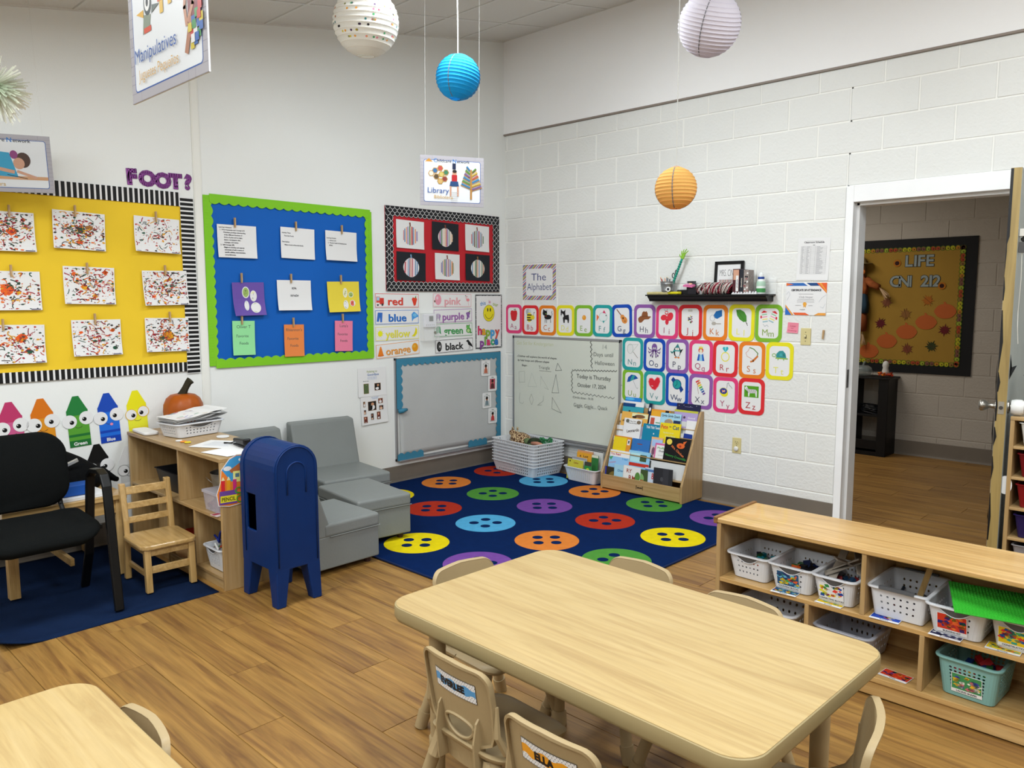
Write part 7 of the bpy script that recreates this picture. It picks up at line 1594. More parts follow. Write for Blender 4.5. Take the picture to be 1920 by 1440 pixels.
for k, (x, y, w, h, c, parts, lb, rx) in enumerate([(1.03, -.235, .17, .165, '#b0a83a', [('t', 'Curious', .55, .85, .08, '#7a2a20', .3), ('e', .15, .9, .04, .04, '#2a1a14')], 'yellow green book at the front of the book basket', -.12), (1.165, -.235, .075, .165, '#2a7a3a', [('r', 0, .8, 1, 1, '#3a3a34'), ('e', .5, .5, .3, .2, '#a8b83a')], 'green book at the front right of the book basket', -.1), (1.04, -.20, .16, .18, '#b8bcc4', [('r', 0, .9, 1, 1, '#8a8a90')], 'silver grey book in the book basket', -.12), (1.06, -.16, .16, .215, '#c9902c', [('t', 'a  Lot', .5, .88, .09, '#2a2a20', .6)], 'golden yellow book in the middle of the book basket', -.1), (1.17, -.155, .08, .21, '#2f6a38', [('r', 0, .9, 1, 1, '#c9c9b8')], 'dark green book in the middle of the book basket', -.08), (1.05, -.13, .17, .225, '#a85a2a', [('r', 0, .9, 1, 1, '#c08a5a')], 'orange brown book near the back of the book basket', -.08), (1.12, -.095, .2, .235, '#c9cac8', [('r', .0, .97, 1, 1, '#1a1a1c'), ('r', .45, .7, .47, .95, '#1a1a1c'), ('r', .2, .75, .22, .95, '#6a6a6a')], 'white book with black bars at the back of the book basket', -.05)]):
    book(lb, (x, y, .02), (rx, 0, -.06), w, h, .007, c, cov(w, h, parts), 'thin books in the white book basket')

# ================================================================== THINGS IN AND ON THE LEFT SHELF
t = thing('pumpkin', 'real orange pumpkin with a thick dark stem on the shelf', 'pumpkin', (.175, -3.10, .70))
q = MB(); RP = .155
q.lathe([(.03, .012), (.07, .004), (.1, .03), (.118, .075), (.122, .115), (.118, .155), (.102, .192), (.075, .214), (.04, .222), (.015, .214)], 60, mod=lambda a: 1 - .028 * abs(math.sin(a * 5.5)) ** 1 * 1 + .0)
o = q.build('flesh', mat('pumpkin_skin', '#a04e0e', .4, vary=.12, vscale=10), t, smooth=True); o['label'] = 'ribbed orange pumpkin skin'
q = MB(); q.tube([(0, 0, .205), (.0, .004, .225), (.012, .014, .255), (.022, .03, .29), (.03, .042, .305)], [.042, .026, .021, .022, .026], 8); q.build('stem', mat('pumpkin_stem', '#2f2a1c', .8, vary=.3, vscale=40), t, smooth=.5)
wbk = basket('paper_basket', 'white perforated basket with papers on the birch shelf', (.44, -3.172, .701), PI / 2 + .17, .31, .21, .085, 9, 3, 6, None, .86, .012, dip=.03)
for k in range(5):
    q = MB(); n = 8; w, h = .35, .2; q.add([(-w / 2 + w * i / n, -h / 2 + h * j / 2, .012 * math.sin(i * .9 + k) * (i / n) + .02 * (i / n) ** 2 * (k % 2) + .006 * j) for j in range(3) for i in range(n + 1)], [(j * (n + 1) + i, j * (n + 1) + i + 1, (j + 1) * (n + 1) + i + 1, (j + 1) * (n + 1) + i) for j in range(2) for i in range(n)], '#d9d6d8')
    o = q.build('drawing_sheet', M_print, loc=(.43 + .004 * k, -3.15 - .003 * k, .797 + .006 * k), rot=(-.03, -.05, PI / 2 + .2 + .05 * math.sin(k * 2.3)), solid=.0008)
    tag(o, ['drawing sheet at the bottom of the pile in the white basket', 'second drawing sheet from the bottom of the basket pile', 'middle drawing sheet of the basket pile', 'second drawing sheet from the top of the basket pile', 'top drawing sheet with crayon scribbles on the white basket'][k], 'paper', 'drawing sheets in the white basket')
    if k == 4:
        A = MB(); r = random.Random(5)
        for j in range(26):
            x, y = r.uniform(-.15, .12), r.uniform(-.1, .1); a = r.uniform(-.6, .6); c_ = ['#c9a83a', '#8a7ac0', '#b07a9a', '#6fae8a', '#c96a6a', '#3a3a9a'][j % 6]; L = r.uniform(.01, .05)
            zz_ = lambda x_: .012 * math.sin(((x_ + w / 2) / w * n) * .9 + k) * ((x_ + w / 2) / w) + .006 * ((y + h / 2) / h * 2) + .0022
            A.add([(x, y, zz_(x)), (x + L, y + L * a, zz_(x + L)), (x + L, y + L * a + .006, zz_(x + L)), (x, y + .006, zz_(x))], [(0, 1, 2, 3)], c_)
        A.build('crayon_scribble', M_print, o)
q = MB(); q.col = '#dad9d4'; q.prism(rrect(-.12, -.045, .12, .045, .03, 5), 0, .018, 'xy'); o = q.build('rolled_cloth', M_print, loc=(.19, -3.345, .702), rot=(0, 0, -.05), bevel=.006, fix=True); tag(o, 'folded white cloth at the back left corner of the shelf top', 'cloth')
def flat(name, lb, cat, x, y, z, w, h, rz, col, art=None, r=.002, th=.001, grp=None):
    q = MB(); q.col = col; q.prism(rrect(-w / 2, -h / 2, w / 2, h / 2, r, 4), -th, 0, 'xz'); o = q.build(name, M_print, loc=(x, y, z), rot=(-PI / 2, 0, rz), fix=True); tag(o, lb, cat, grp)
    if art: art.build('print', o, th + .0002)
    return o
A = Art()
for k in range(9): A.rect(-.09, .06 - k * .014, .05 + .01 * (k % 3), .063 - k * .014, '#9aa4b4', 0)
flat('paper', 'printed white paper lying flat beside the black stapler', 'paper', .90, -3.20, .7022, .28, .215, .55, '#dde0e4', A)
flat('paper', 'blank white paper under the stapler, against the mailbox', 'paper', 1.13, -3.27, .7026, .22, .2, .2, '#dcdcd8')
flat('paper_cutout', 'white oval paper cutout beside the white basket', 'paper', .66, -3.08, .7022, .07, .10, 1.2, '#e0e0e0', None, .034)
for k, (c, lb, dx) in enumerate([('#d9d9d6', 'white', -.05), ('#cf7a2a', 'orange', 0), ('#cdb41c', 'yellow', .045)]): flat('paper_leaf', c and lb + ' paper leaf cutout before the white basket', 'paper', .66 + dx, -3.315 + dx * .1, .7022 + k * .0008, .055, .035, -.4, c, None, .016, .001, 'paper leaves on the shelf')
st = thing('stapler', 'black stapler with a wrist cord on the shelf by the mailbox', 'stapler', (1.05, -3.16, .7035), -.12)
q = MB(); q.box((-.085, -.02, 0), (.085, .02, .012)); q.build('base', M_blk, st, bevel=.004)
q = MB(); q.loft([[(-.08, -.022, z0), (-.08, .022, z0), (-.08, .022, z1), (-.08, -.022, z1)] if k == 0 else [(.085, -.022, z0), (.085, .022, z0), (.085, .022, z1), (.085, -.022, z1)] for k, z0, z1 in ((0, .018, .04), (1, .02, .055))]); q.build('arm', M_blk, st, bevel=.008)
q = MB(); q.tube([(-.08, 0, .02), (-.11, -.02, .008), (-.15, -.045, .003), (-.17, -.04, .003), (-.15, -.025, .003), (-.11, -.012, .004)], .003, 6); q.build('cord', M_blk, st)
# interior
def tray_box(name, lb, cat, x, y, z, w, d, h, m, taper=.86, lid=None, rz=0, wall=.003):
    t = thing(name, lb, cat, (x, y, z), rz); q = MB(); W, D = w / 2, d / 2
    q.loft([[(a, b, zz) for a, b in rrect(-W * s + e, -D * s + e, W * s - e, D * s - e, .015, 3)] for s, zz, e in ((taper, 0, 0), (1, h, 0), (1.05, h + .001, 0), (1.05, h + .004, 0), (.98, h + .004, 0), (taper - .02, .004, 0))]); q.build('body', m, t, smooth=.7, fix=True)
    if lid: q = MB(); q.loft([[(a, b, zz) for a, b in rrect(-W * s, -D * s, W * s, D * s, .015, 3)] for s, zz in ((1.07, h), (1.07, h + .012), (.95, h + .014))]); q.build('lid', lid, t, fix=True)
    return t
M_dk = mat('dark_tray', '#1b1c20', .35)
tray_box('storage_tray', 'dark grey open tray in the top left bay of the birch shelf', 'tray', .50, -3.22, .39, .36, .26, .115, M_dk)
tray_box('storage_tray', 'orange red tray under the dark one, seen through the chair back', 'tray', .61, -3.2, .0685, .22, .24, .07, mat('red_tray', '#a8321c', .4))
metal_bucket('metal_bucket', 'galvanised metal bucket inside the birch shelf', (.955, -3.20, .39), .068, .094, .165)
bx_ = tray_box('clear_box', 'clear plastic box of dark purple pieces with a lid, inside the shelf', 'storage box', 1.105, -3.315, .39, .185, .13, .095, mat('clear_box_m', '#d9d4e0', .08, alpha=.35), .88, mat('clear_lid', '#c9c6d0', .1, alpha=.5))
r = random.Random(4); q = MB()
for k in range(60): q.obox((r.uniform(-.072, .072), r.uniform(-.045, .045), r.uniform(.01, .07)), (.022, .016, .012), (r.uniform(0, 3), r.uniform(0, 3), 0), r.choice(['#3a1a2c', '#5a2a3a', '#2a1a2a', '#7a3a4a', '#8a7a80']))
o = q.build('pieces', M_print, bx_); o['kind'] = 'stuff'
q = MB(); q.ball((0, 0, .02), (.05, .03, .022), 12, 6); q.tube([(-.03, 0, .03), (0, -.02, .05), (.04, .0, .04)], .008, 6); o = q.build('black_mitt', M_bf, loc=(1.09, -3.27, .505), smooth=True); tag(o, 'small black cloth piece on top of the clear box', 'cloth')
flat('booklet', 'small red and white booklet at the shelf edge under the clear box', 'booklet', 1.2, -3.385, .3905, .07, .05, .1, '#b8a8a8', Art().rect(-.03, -.02, .0, .02, '#8a2a3a'))
sb_ = basket('supply_basket', 'white basket of art supplies low in the birch shelf', (1.105, -3.25, .068), .0, .20, .26, .125, 5, 5, 6, None, .84, .009, dip=.03)
def fill(parent, cols, W, D, z, n, s, seed, kind='brick'):
    r = random.Random(seed); q = MB()
    for k in range(n):
        c = (r.uniform(-W, W), r.uniform(-D, D), z + r.uniform(-.018, .014)); ro = (r.uniform(0, 3), r.uniform(0, 3), r.uniform(0, 3)); col = r.choice(cols)
        if kind == 'brick': q.obox(c, (s * r.uniform(.8, 1.6), s, s * .8), ro, col)
        else: d = Vector((math.cos(ro[0]), math.sin(ro[0]), r.uniform(-.3, .5))).normalized() * s * 1.6; q.cyl(Vector(c) - d, Vector(c) + d, s * .32, n=7, col=col)
    o = q.build('toy_pieces', colmat('toy_plastic', .35, gain=1.0), parent); o['kind'] = 'stuff'; return o
fill(sb_, ['#a8281c', '#2a6a3a', '#c9c02a', '#c06a3a', '#d9d9d4'], .07, .09, .105, 40, .018, 2, 'rod')
q = MB(); q.tube([(.035 * math.cos(PI * k / 8), 0, .07 * math.sin(PI * k / 8)) for k in range(9)], .006, 6); q.tube([(-.035, 0, 0), (-.06, .0, .02), (-.09, 0, .03)], .006, 6); o = q.build('blue_loop', mat('blue_loop', '#122a8a', .5), loc=(1.06, -3.3, .185), smooth=True); tag(o, 'blue plastic loop handle sticking up from the supply basket', 'toy')
q = MB(); q.obox((0, 0, .06), (.16, .18, .12), (.0, 0, .1)); q.obox((.03, .0, .125), (.1, .12, .02), (.1, 0, .3)); o = q.build('dark_pouch', mat('navy_cloth', '#0d1322', .8), loc=(.80, -3.2, .068), bevel=.02); tag(o, 'dark navy bundle in the lower middle bay of the shelf', 'bundle')
# cut-out poster on the end panel
A = Art(); P_ = [(-.1, -.12), (-.04, -.13), (.05, -.12), (.10, -.10), (.10, .0), (.105, .10), (.06, .135), (.0, .14), (-.04, .12), (-.085, .065), (-.09, .0), (-.11, -.06)]
A.poly([(x * .97, y * .97) for x, y in P_], '#d9702a').poly([(-.08, .065), (-.04, .115), (.0, .132), (.06, .128), (.098, .095), (.095, .02), (-.03, 0)], '#3a86b8').ell(-.05, .07, .022, .012, '#e6e6e6').ell(.03, .11, .02, .01, '#e6e6e6').poly([(-.04, .06), (.02, .095), (.07, .055), (.06, .05), (-.03, .045)], '#9a5a34').rect(-.02, -.005, .05, .052, '#d9cf7a').rect(-.008, .02, .014, .04, '#4a6a7a').rr(.02, -.06, .09, .045, .014, '#3a2a5a').rr(.026, -.054, .084, .04, .012, '#dcdfe6')
for x, c in ((-.075, '#b8242a'), (-.045, '#cf8a1c'), (-.012, '#b02a6a')): A.rect(x - .01, -.05, x + .01, .01, c).poly([(x - .01, .01), (x + .01, .01), (x, .03)], '#d9c49a')
A.rect(-.095, -.115, .0, -.045, '#5f3f86').rect(-.09, -.105, .0, -.07, '#d9c02a').text('PENCIL', -.045, -.088, .02, '#2a241c', .02, w=.075).ring(.01, -.05, .022, .018, .006, '#3f8a2c').ring(.02, -.095, .024, .02, .006, '#3f8a2c').line([(.0, -.06), (.06, -.075)], .006, '#3f8a2c').line([(.0, -.085), (.06, -.06)], .006, '#3f8a2c')
o = sheet('supplies_poster', P_, .001, '#e0ddd6'); tag(o, 'die cut school supplies poster with pencils taped to the shelf end', 'poster'); o.location = (1.2845, -3.315, .575); o.rotation_euler = (0, .03, PI / 2); A.build('print', o, .0012)

# ================================================================== BINS ON THE LOW SHELF
def label_card(par, w, h, z, y, cols, seed, word, n=40):
    A = Art(); A.rect(-w / 2, 0, w / 2, h, '#d9dade'); r = random.Random(seed)
    A.rect(-w / 2 + .002, h * .18, w / 2 - .002, h - .002, cols[0])
    for k in range(n):
        x, v = r.uniform(-w / 2 + .01, w / 2 - .01), r.uniform(h * .26, h - .01); s = r.uniform(.006, .014); a = r.uniform(0, 3); A.poly([(x + s * math.cos(a + b), v + s * .6 * math.sin(a + b)) for b in (0, 1.4, PI, 4.5)], r.choice(cols), 0)
    A.L += 1; A.text(word, 0, h * .09, h * .09, '#1c1c22', .03); o = A.build('picture_label', par, 0, loc=(0, y, z)); o['label'] = 'picture label with printed words'; return o
BG = 'white toy bins on the low shelf'; cz = .3115
C1 = ['#23486a', '#c9542a', '#3a8a3a', '#1f2a5a', '#c9b02a', '#5aa0b8']; C2 = ['#b8321c', '#d2582a', '#1f2a6a', '#2a6a2a', '#8a2a2a', '#e06a2a']; C3 = ['#d9ab1c', '#2f8a78', '#c9382a', '#1f4a8a', '#3f9a4a']
def bin_(lb, x, y, w, cols, seed, word=None, kind='brick', lc=None, z=cz, h=.112, s=.024, rz=-.03):
    b = basket('toy_bin', lb, (x, y, z), rz, w, .25, h, 6, 3, 7, BG, .82, .011, dip=.034, hole=.36)
    if cols: fill(b, cols, w * .3, .08, h * .45, 30, s, seed, kind)
    if word: o = label_card(b, .098, .075, .012, 0, lc or cols, seed, word); o.rotation_euler = (.2, 0, 0); o.location = (-.01, -.25 / 2 * .845 - .003, .012)
    return b
bin_('white toy bin with a few blocks at the left end of the low shelf', 3.565, -2.045, .185, ['#1f7a86', '#1f4a2a', '#a8401c', '#141a3a'], 1)
bin_('white toy bin of coloured cubes labelled Counting Blocks', 3.757, -2.055, .185, ['#c9561c', '#1f6a34', '#17171c', '#14234a'], 2, 'COUNTING BLOCKS', lc=C1, s=.03)
b3 = bin_('white toy bin with long wooden pieces sticking out, labelled Connecting Blocks', 3.937, -2.065, .165, ['#8a2a2a', '#2a4a6a', '#6a6a70'], 3, 'CONNECTING BLOCKS', lc=['#d0d2d4', '#1f3f8a', '#c9382a', '#2a7a3a', '#d9c02a'])
for k, (dx, a, b_) in enumerate([(-.02, -.7, .6), (.01, -.55, .9), (.03, .5, .75), (-.03, -.9, .45), (.04, -.3, .5)]):
    q = MB(); q.obox((0, 0, 0), (.19, .03, .006), (.1 * k, a * .8, .5 * k)); o = q.build('wood_strip', mat('strip_grey', '#8f867a', .6), loc=(3.93 + dx, -2.07 + .012 * k, cz + .125 + .004 * k), bevel=.001)
    tag(o, ['flat wooden strip leaning left', 'flat wooden strip crossing in the middle', 'flat wooden strip leaning right', 'lowest flat wooden strip', 'short flat wooden strip at the divider'][k] + ' in the connecting blocks bin', 'wooden strip', 'wooden strips in the toy bin')
b4 = basket('toy_bin', 'square rimmed white bin with grey handles, right of the shelf divider', (4.17, -2.05, cz), -.02, .20, .26, .12, 6, 3, 6, BG, .86, .012, square=True, hole=.34); fill(b4, ['#2a2a30', '#6a2a2a', '#1f2a3a'], .06, .08, .04, 14, .02, 4, 'rod')
q = MB(); q.obox((0, 0, 0), (.02, .01, .17), (.25, .3, 0)); o = q.build('wood_stick', M_oakz, loc=(4.225, -2.04, cz + .14)); tag(o, 'wooden stick standing in the square rimmed bin', 'stick')
bin_('white bin of orange and blue rods labelled Building Kit', 4.37, -2.075, .185, C2, 5, 'BUILDING KIT', 'rod', s=.016)
bin_('white bin under the green base plate at the right edge', 4.558, -2.06, .165, C3, 6, 'CONSTRUCTION', lc=C3)
gp = thing('base_plate', 'bright green studded building plate lying across two white bins', 'building plate', (4.465, -2.14, .452), 0); gp.rotation_euler = (.10, .05, .34)
q = MB(); q.box((-.125, -.125, 0), (.125, .125, .004)); q.build('plate', mat('green_plate', '#2f9a2a', .35), gp, bevel=.001)
q = MB()
for i in range(24):
    for j in range(24): x, y = -.12 + i * .01043, -.12 + j * .01043; q.add([(x - .003, y - .003, .004), (x + .003, y - .003, .004), (x + .003, y + .003, .004), (x - .003, y + .003, .004), (x - .0025, y - .0025, .0058), (x + .0025, y - .0025, .0058), (x + .0025, y + .0025, .0058), (x - .0025, y + .0025, .0058)], [(4, 5, 6, 7), (0, 1, 5, 4), (1, 2, 6, 5), (2, 3, 7, 6), (3, 0, 4, 7)])
o = q.build('studs', mat('green_plate', '#2f9a2a', .35), gp); o['kind'] = 'stuff'
for k, (x, y, c, z, rz, lb) in enumerate([(3.738, -2.175, C1, .3118, .06, 'picture tag taped below the cube bin'), (3.92, -2.165, C3, .3118, -.04, 'picture tag taped below the connecting blocks bin'), (4.13, -2.17, ['#1f3f9a', '#d9b02a', '#b8321c', '#e0e0e0'], .3118, .03, 'picture tag taped below the square rimmed bin'), (4.34, -2.18, ['#2a2a4a', '#1f1f2a', '#d9d9d9'], .3118, -.02, 'dark picture tag below the rod bin'), (4.515, -2.165, C3, .3118, .02, 'picture tag at the right end of the middle shelf'), (4.165, -2.14, C2, .0828, -.1, 'picture tag of red rods on the empty lower shelf')]):
    A = Art(); r = random.Random(k); w, h = .105, .07; A.rect(-w / 2, -h / 2, w / 2, h / 2, '#d0d4dc').rect(-w / 2 + .002, -h / 2 + .014, w / 2 - .002, h / 2 - .002, c[0])
    for j in range(34): x_, v = r.uniform(-w / 2 + .01, w / 2 - .01), r.uniform(-h / 2 + .02, h / 2 - .008); s = r.uniform(.005, .012); a = r.uniform(0, 3); A.poly([(x_ + s * math.cos(a + b), v + s * .5 * math.sin(a + b)) for b in (0, 1.4, PI, 4.5)], r.choice(c), 0)
    A.L += 1; A.text('BLOCKS' if k < 5 else 'RODS', 0, -h / 2 + .007, .006, '#1c1c22', .03)
    flat('picture_tag', lb, 'picture tag', x, y, z + .001, w, h, rz, '#d0d4dc', A, .002, .0006, 'picture tags taped on the low shelf')
basket('toy_bin', 'upturned white bin in the lower left bay behind a beige chair', (3.63, -2.03, .083), 0, .27, .25, .12, 6, 2, 6, BG, .84, .012, dip=.034, hole=.34)
basket('toy_bin', 'greyish white empty bin in the lower middle bay', (3.965, -2.03, .083), -.05, .22, .25, .12, 6, 2, 6, BG, .84, .012, dip=.034, hole=.34, m=mat('grey_white_basket', '#a9adb8', .35))
M_aq = mat('aqua_basket', '#7ba8a3', .35)
tb_ = basket('toy_bin', 'aqua lattice basket of lacing shapes on the bottom shelf', (4.415, -2.05, .083), -.06, .20, .24, .145, 8, 7, 8, None, .84, .010, m=M_aq, handles=False, hole=.6); fill(tb_, ['#c9b02a', '#1f6a34', '#b8282c', '#1f3f8a'], .06, .08, .075, 24, .026, 8)
o = label_card(tb_, .10, .075, .02, 0, ['#3a7a4a', '#3a3f8a', '#c9a02a', '#b85a6a', '#d9d0c0'], 9, 'LACING SHAPES'); o.rotation_euler = (.137, 0, 0); o.location = (.0, -.24 / 2 * .865 - .003, .02)

# ================================================================== OPEN DOOR, CUBBY, HALLWAY THINGS
dr = thing('open_door', 'classroom door standing open with tan edge, brushed knobs and torn tape', 'door', (4.082, -.02, 0)); dr.rotation_euler = (0, 0, -PI / 2 + math.radians(6.2))
DWd = .915; M_door = mat('door_paint', '#8f9490', .45, vary=.08, vscale=3)
q = MB(); q.box((.0, -.0, .012), (DWd - .002, .045, 2.112)); q.build('door_leaf', M_door, dr)
q = MB(); q.box((DWd - .002, .001, .012), (DWd, .044, 2.112)); q.build('latch_edge', wood('tan_edge', '#9c8650', '#917b47', '#7f6a3a', 1, .5, 'z', contrast=.8), dr)
q = MB(); q.box((DWd - .0005, .010, .965), (DWd + .0015, .035, 1.025)); q.build('latch_plate', mat('nickel', '#a9a59c', .3, .9), dr)
q = MB(); q.cyl((DWd, .0225, .995), (DWd + .006, .0225, .995), .009, n=12); q.build('latch_bolt', mat('dark_steel', '#4c4a48', 0.4, 0.8), dr)
for s in (-1, 1):
    y0 = 0 if s < 0 else .045; q = MB(); Y = lambda d: y0 + s * d
    prof = [(.032, 0), (.032, .006), (.014, .01), (.011, .03), (.018, .04), (.027, .055), (.028, .066), (.02, .076), (.004, .079)]
    q.lathe([(r_, z_) for r_, z_ in prof], 24); q.build('door_knob', mat('brushed_knob', '#9a968e', .3, .95), dr, loc=(DWd - .062, y0, .995), rot=(-s * PI / 2, 0, 0), smooth=.8, fix=True)
q = MB(); q.lathe([(.016, .012), (.034, .014), (.038, .03), (.038, .055), (.03, .066), (.016, .068)], 20, cap0=False, cap1=False); q.build('knob_cover', mat('white_plastic', '#dcdcda', .3), dr, loc=(DWd - .062, .045, .995), rot=(-PI / 2, 0, 0), smooth=.7)
q = MB()
for k in range(3): q.cyl((.004, .0 - .006, .25 + k * .8), (.004, -.006, .35 + k * .8), .007, n=10)
q.build('hinge', mat('dark_steel', '#4c4a48', 0.4, 0.8), dr)
r = random.Random(12)
q = MB(); z = 0.05
while z < 2.05:
    L = r.uniform(.08, .3); a = r.uniform(.004, .014)
    q.add([(DWd + .0006, .0, z), (DWd + .0006, .0 + a * r.random(), z), (DWd + .0008, a, z + L * .5), (DWd + .0006, a * .3, min(z + L, 2.1)), (DWd + .0006, 0, min(z + L, 2.1))], [(0, 1, 2, 3, 4)]); z += L * r.uniform(.9, 1.5)
q.add([(DWd + .0007, 0, 1.75), (DWd + .0007, .012, 1.8), (DWd + .0007, .012, 2.11), (DWd + .0007, 0, 2.11)], [(0, 1, 2, 3)]); q.build('torn_black_tape', mat('black_tape', '#121214', .4), dr)
q = MB()
for z0, z1, y in ((1.02, 1.22, -.004), (.78, .97, -.006), (.42, .5, -.003)): q.add([(DWd - .004, y, z0), (DWd + .001, y * .5, z0 + .02), (DWd + .002, y * 1.4, (z0 + z1) / 2), (DWd - .002, y, z1), (DWd - .012, y * .8, (z0 + z1) / 2)], [(0, 1, 2, 3, 4)])
q.add([(DWd - .01, .047, 1.13), (DWd + .006, .052, 1.15), (DWd - .004, .075, 1.2), (DWd - .008, .055, 1.19), (DWd + .002, .05, 1.23), (DWd - .012, .047, 1.25)], [(0, 1, 2, 3, 4, 5)]); q.build('torn_white_paper', M_print, dr, solid=.0006); 
q = MB(); q.prism([(.028 * math.cos(a), .045 * math.sin(a)) for a in [2 * PI * k / 20 for k in range(20)]], 0, .003, 'yz'); q.build('paper_disc', mat('white_plastic', '#dcdcda', .3), dr, loc=(DWd - .03, .058, .62))
q = MB(); q.box((DWd - .075, .046, 1.80), (DWd - .03, .085, 1.835)); q.build('door_chime', mat('cream_plastic', '#c9c6bd', .4), dr, bevel=.002)
q = MB(); q.box((DWd - .07, .048, 1.725), (DWd - .04, .07, 1.775)); q.cyl((DWd - .06, .06, 1.785), (DWd - .045, .075, 1.795), .012, n=10); q.build('chime_sensor', mat('dark_grey_plastic', '#4a4846', .4), dr)
q = MB(); q.tube([(DWd - .05, .06, 1.73), (DWd - .045, .064, 1.6), (DWd - .055, .06, 1.45), (DWd - .03, .064, 1.38), (DWd - .035, .07, 1.3)], .0016, 5); q.build('chime_wire', mat('cream_plastic', '#c9c6bd', .4), dr)
A = Art(); A.poly([(.0, .03), (.012, .012), (.03, .01), (.016, -.004), (.02, -.026), (0, -.014), (-.02, -.026), (-.016, -.004), (-.03, .01), (-.012, .012)], '#c98a2a'); o = A.build('paper_leaf_decal', dr, 0.0, loc=(DWd - .03, -.001, 1.48))
cb_ = thing('bin_cabinet', 'birch cubby cabinet with coloured bins right of the open door', 'cabinet', (4.24, -.90, 0)); CWd, CDp, CH = .62, .38, .955
board(cb_, 'top_panel', (0, -.002, CH - .018), (CWd, CDp, CH)); board(cb_, 'side_panel', (0, 0, 0), (.018, CDp, CH - .018), M_birchz); board(cb_, 'side_panel', (CWd - .018, 0, 0), (CWd, CDp, CH - .018), M_birchz); board(cb_, 'divider', (.3, .004, .04), (.316, CDp - .01, CH - .018), M_birchz); board(cb_, 'back_panel', (.018, CDp - .01, .02), (CWd - .018, CDp, CH - .018))
for k in range(6): board(cb_, 'shelf', (.018, 0, .80 - k * .148), (CWd - .018, CDp - .01, .814 - k * .148))
for k, (c, lc_, wd_, lb) in enumerate([('#cfcfca', '#c9541c', '', 'white cubby bin with an orange round sticker, top row'), ('#6a1018', '#c9c4dc', 'Nolan', 'dark red cubby bin with lilac round sticker'), ('#7a1418', '#d8dadf', 'Khalil', 'red cubby bin with a name label reading Khalil'), ('#241a4a', '#cf6a78', 'Madison', 'purple cubby bin with a pink round sticker'), ('#8a8688', None, '', 'cubby bin of folded pale clothes')]):
    z = .816 - k * .148; t = tray_box('cubby_bin', lb, 'bin', 4.24 + .018 + .14, -.90 + .15, z, .235, .285, .108, mat('cubby_%d' % k, c, .35), .88)
    if k in (1, 2, 4):
        r = random.Random(k); q = MB()
        for j in range(9): q.obox((r.uniform(-.07, .07), r.uniform(-.1, .1), .085 + r.uniform(-.01, .03)), (.08, .07, .015), (r.uniform(-.4, .4), r.uniform(-.4, .4), r.uniform(0, 3)), r.choice(['#b8b8ba', '#8a7078', '#c9c9cc', '#9a9aa0', '#a07a6a']))
        o = q.build('folded_clothes', M_print, t, bevel=.006); o['kind'] = 'stuff'
    if lc_:
        A = Art()
        if wd_ == 'Khalil': A.rect(-.035, -.022, .06, .026, '#1c1c1e').rect(-.032, -.019, .057, .023, '#d8dadf').text(wd_, .012, 0, .016, '#2a2a2e', .0)
        else: A.ell(0, 0, .034, .034, '#d9dade').ell(0, 0, .031, .031, lc_).rect(-.026, -.006, .026, .008, '#d9c9cc' if k != 0 else '#2a2a2c'); A.text(wd_ or 'Book', 0, .001, .010, '#2a2a2c', .03, w=.045)
        A.build('bin_label', t, .0, loc=(.02 if k != 2 else -.02, -.14, .055))
t = thing('clear_bin', 'clear plastic tub standing on top of the cubby cabinet', 'storage box', (4.475, -.71, CH + .001)); W_, D_, H_ = .20, .15, .19
q = MB(); q.loft([[(a, b, z) for a, b in rrect(-W_ * s, -D_ * s, W_ * s, D_ * s, .03, 4)] for s, z in ((.92, 0), (1, H_), (1.04, H_), (1.04, H_ + .006), (.98, H_ + .006), (.91, .004))]); q.build('tub', mat('clear_tub', '#a9b8b6', .08, alpha=.25), t, fix=True)
# hallway board
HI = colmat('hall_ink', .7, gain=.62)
hb = thing('hall_board', 'mustard bulletin board with black frame and autumn leaf border in the hallway', 'bulletin board'); place(hb, 'H', 0, 0, .004)
HX0, HX1, HZ0, HZ1 = 1.75, 3.165, .800, 2.075
q = MB(); q.box((HX0, -.012, HZ0), (HX1, 0, HZ1)); q.build('black_backing', mat('board_black', '#0c0d10', .7), hb)
q = MB(); q.box((HX0 + .09, -.016, HZ0 + .095), (HX1 - .115, -.012, HZ1 - .09)); q.build('mustard_paper', mat('mustard_paper', '#94732a', .8, vary=.04, vscale=3), hb)
A = Art(); r = random.Random(9); bc_ = ['#c9c22a', '#9a7a3a', '#b8502a', '#a8b83a', '#8a5a4a', '#c98a2a']; per = []
for i in range(30): per.append((HX0 + .09 + i * .0415, HZ1 - .1))
for i in range(30): per.append((HX1 - .118, HZ1 - .1 - i * .0365))
for i in range(30): per.append((HX1 - .12 - i * .0415, HZ0 + .1))
for i, (x, z) in enumerate(per):
    A.ell(x, z, .026, .024, '#5f7a1c', 0, 10, 0)
A.L += 1
for i, (x, z) in enumerate(per): A.ell(x, z, .021, .019, bc_[(i * 5 + i // 3) % 6], r.uniform(0, 3), 8, 0)
A.L += 1
for i, (x, z) in enumerate(per): A.ell(x + .004, z - .004, .006, .007, '#4a2a1c', 0, 5, 0)
o = A.build('leaf_border', hb, .017, m=HI); o['kind'] = 'stuff'; o['label'] = 'scalloped border of small yellow, red and brown leaves'
def hall_item(name, lb, cat, x, z, A, grp=None, base=.024):
    t = thing(name, lb, cat, group=grp); place(t, 'H', x, z, base); A.build('cutout', t, .0, m=HI).modifiers.new('s', 'SOLIDIFY').thickness = .0015; return t
def pk(A): A.poly([(.092 * (1 + .03 * math.cos(6 * a)) * math.cos(a), .068 * math.sin(a) - .008) for a in [2 * PI * k / 28 for k in range(28)]], '#cf6a30').poly([(-.01, .055), (.012, .055), (.0, .078), (-.02, .08)], '#cf6a30'); return A
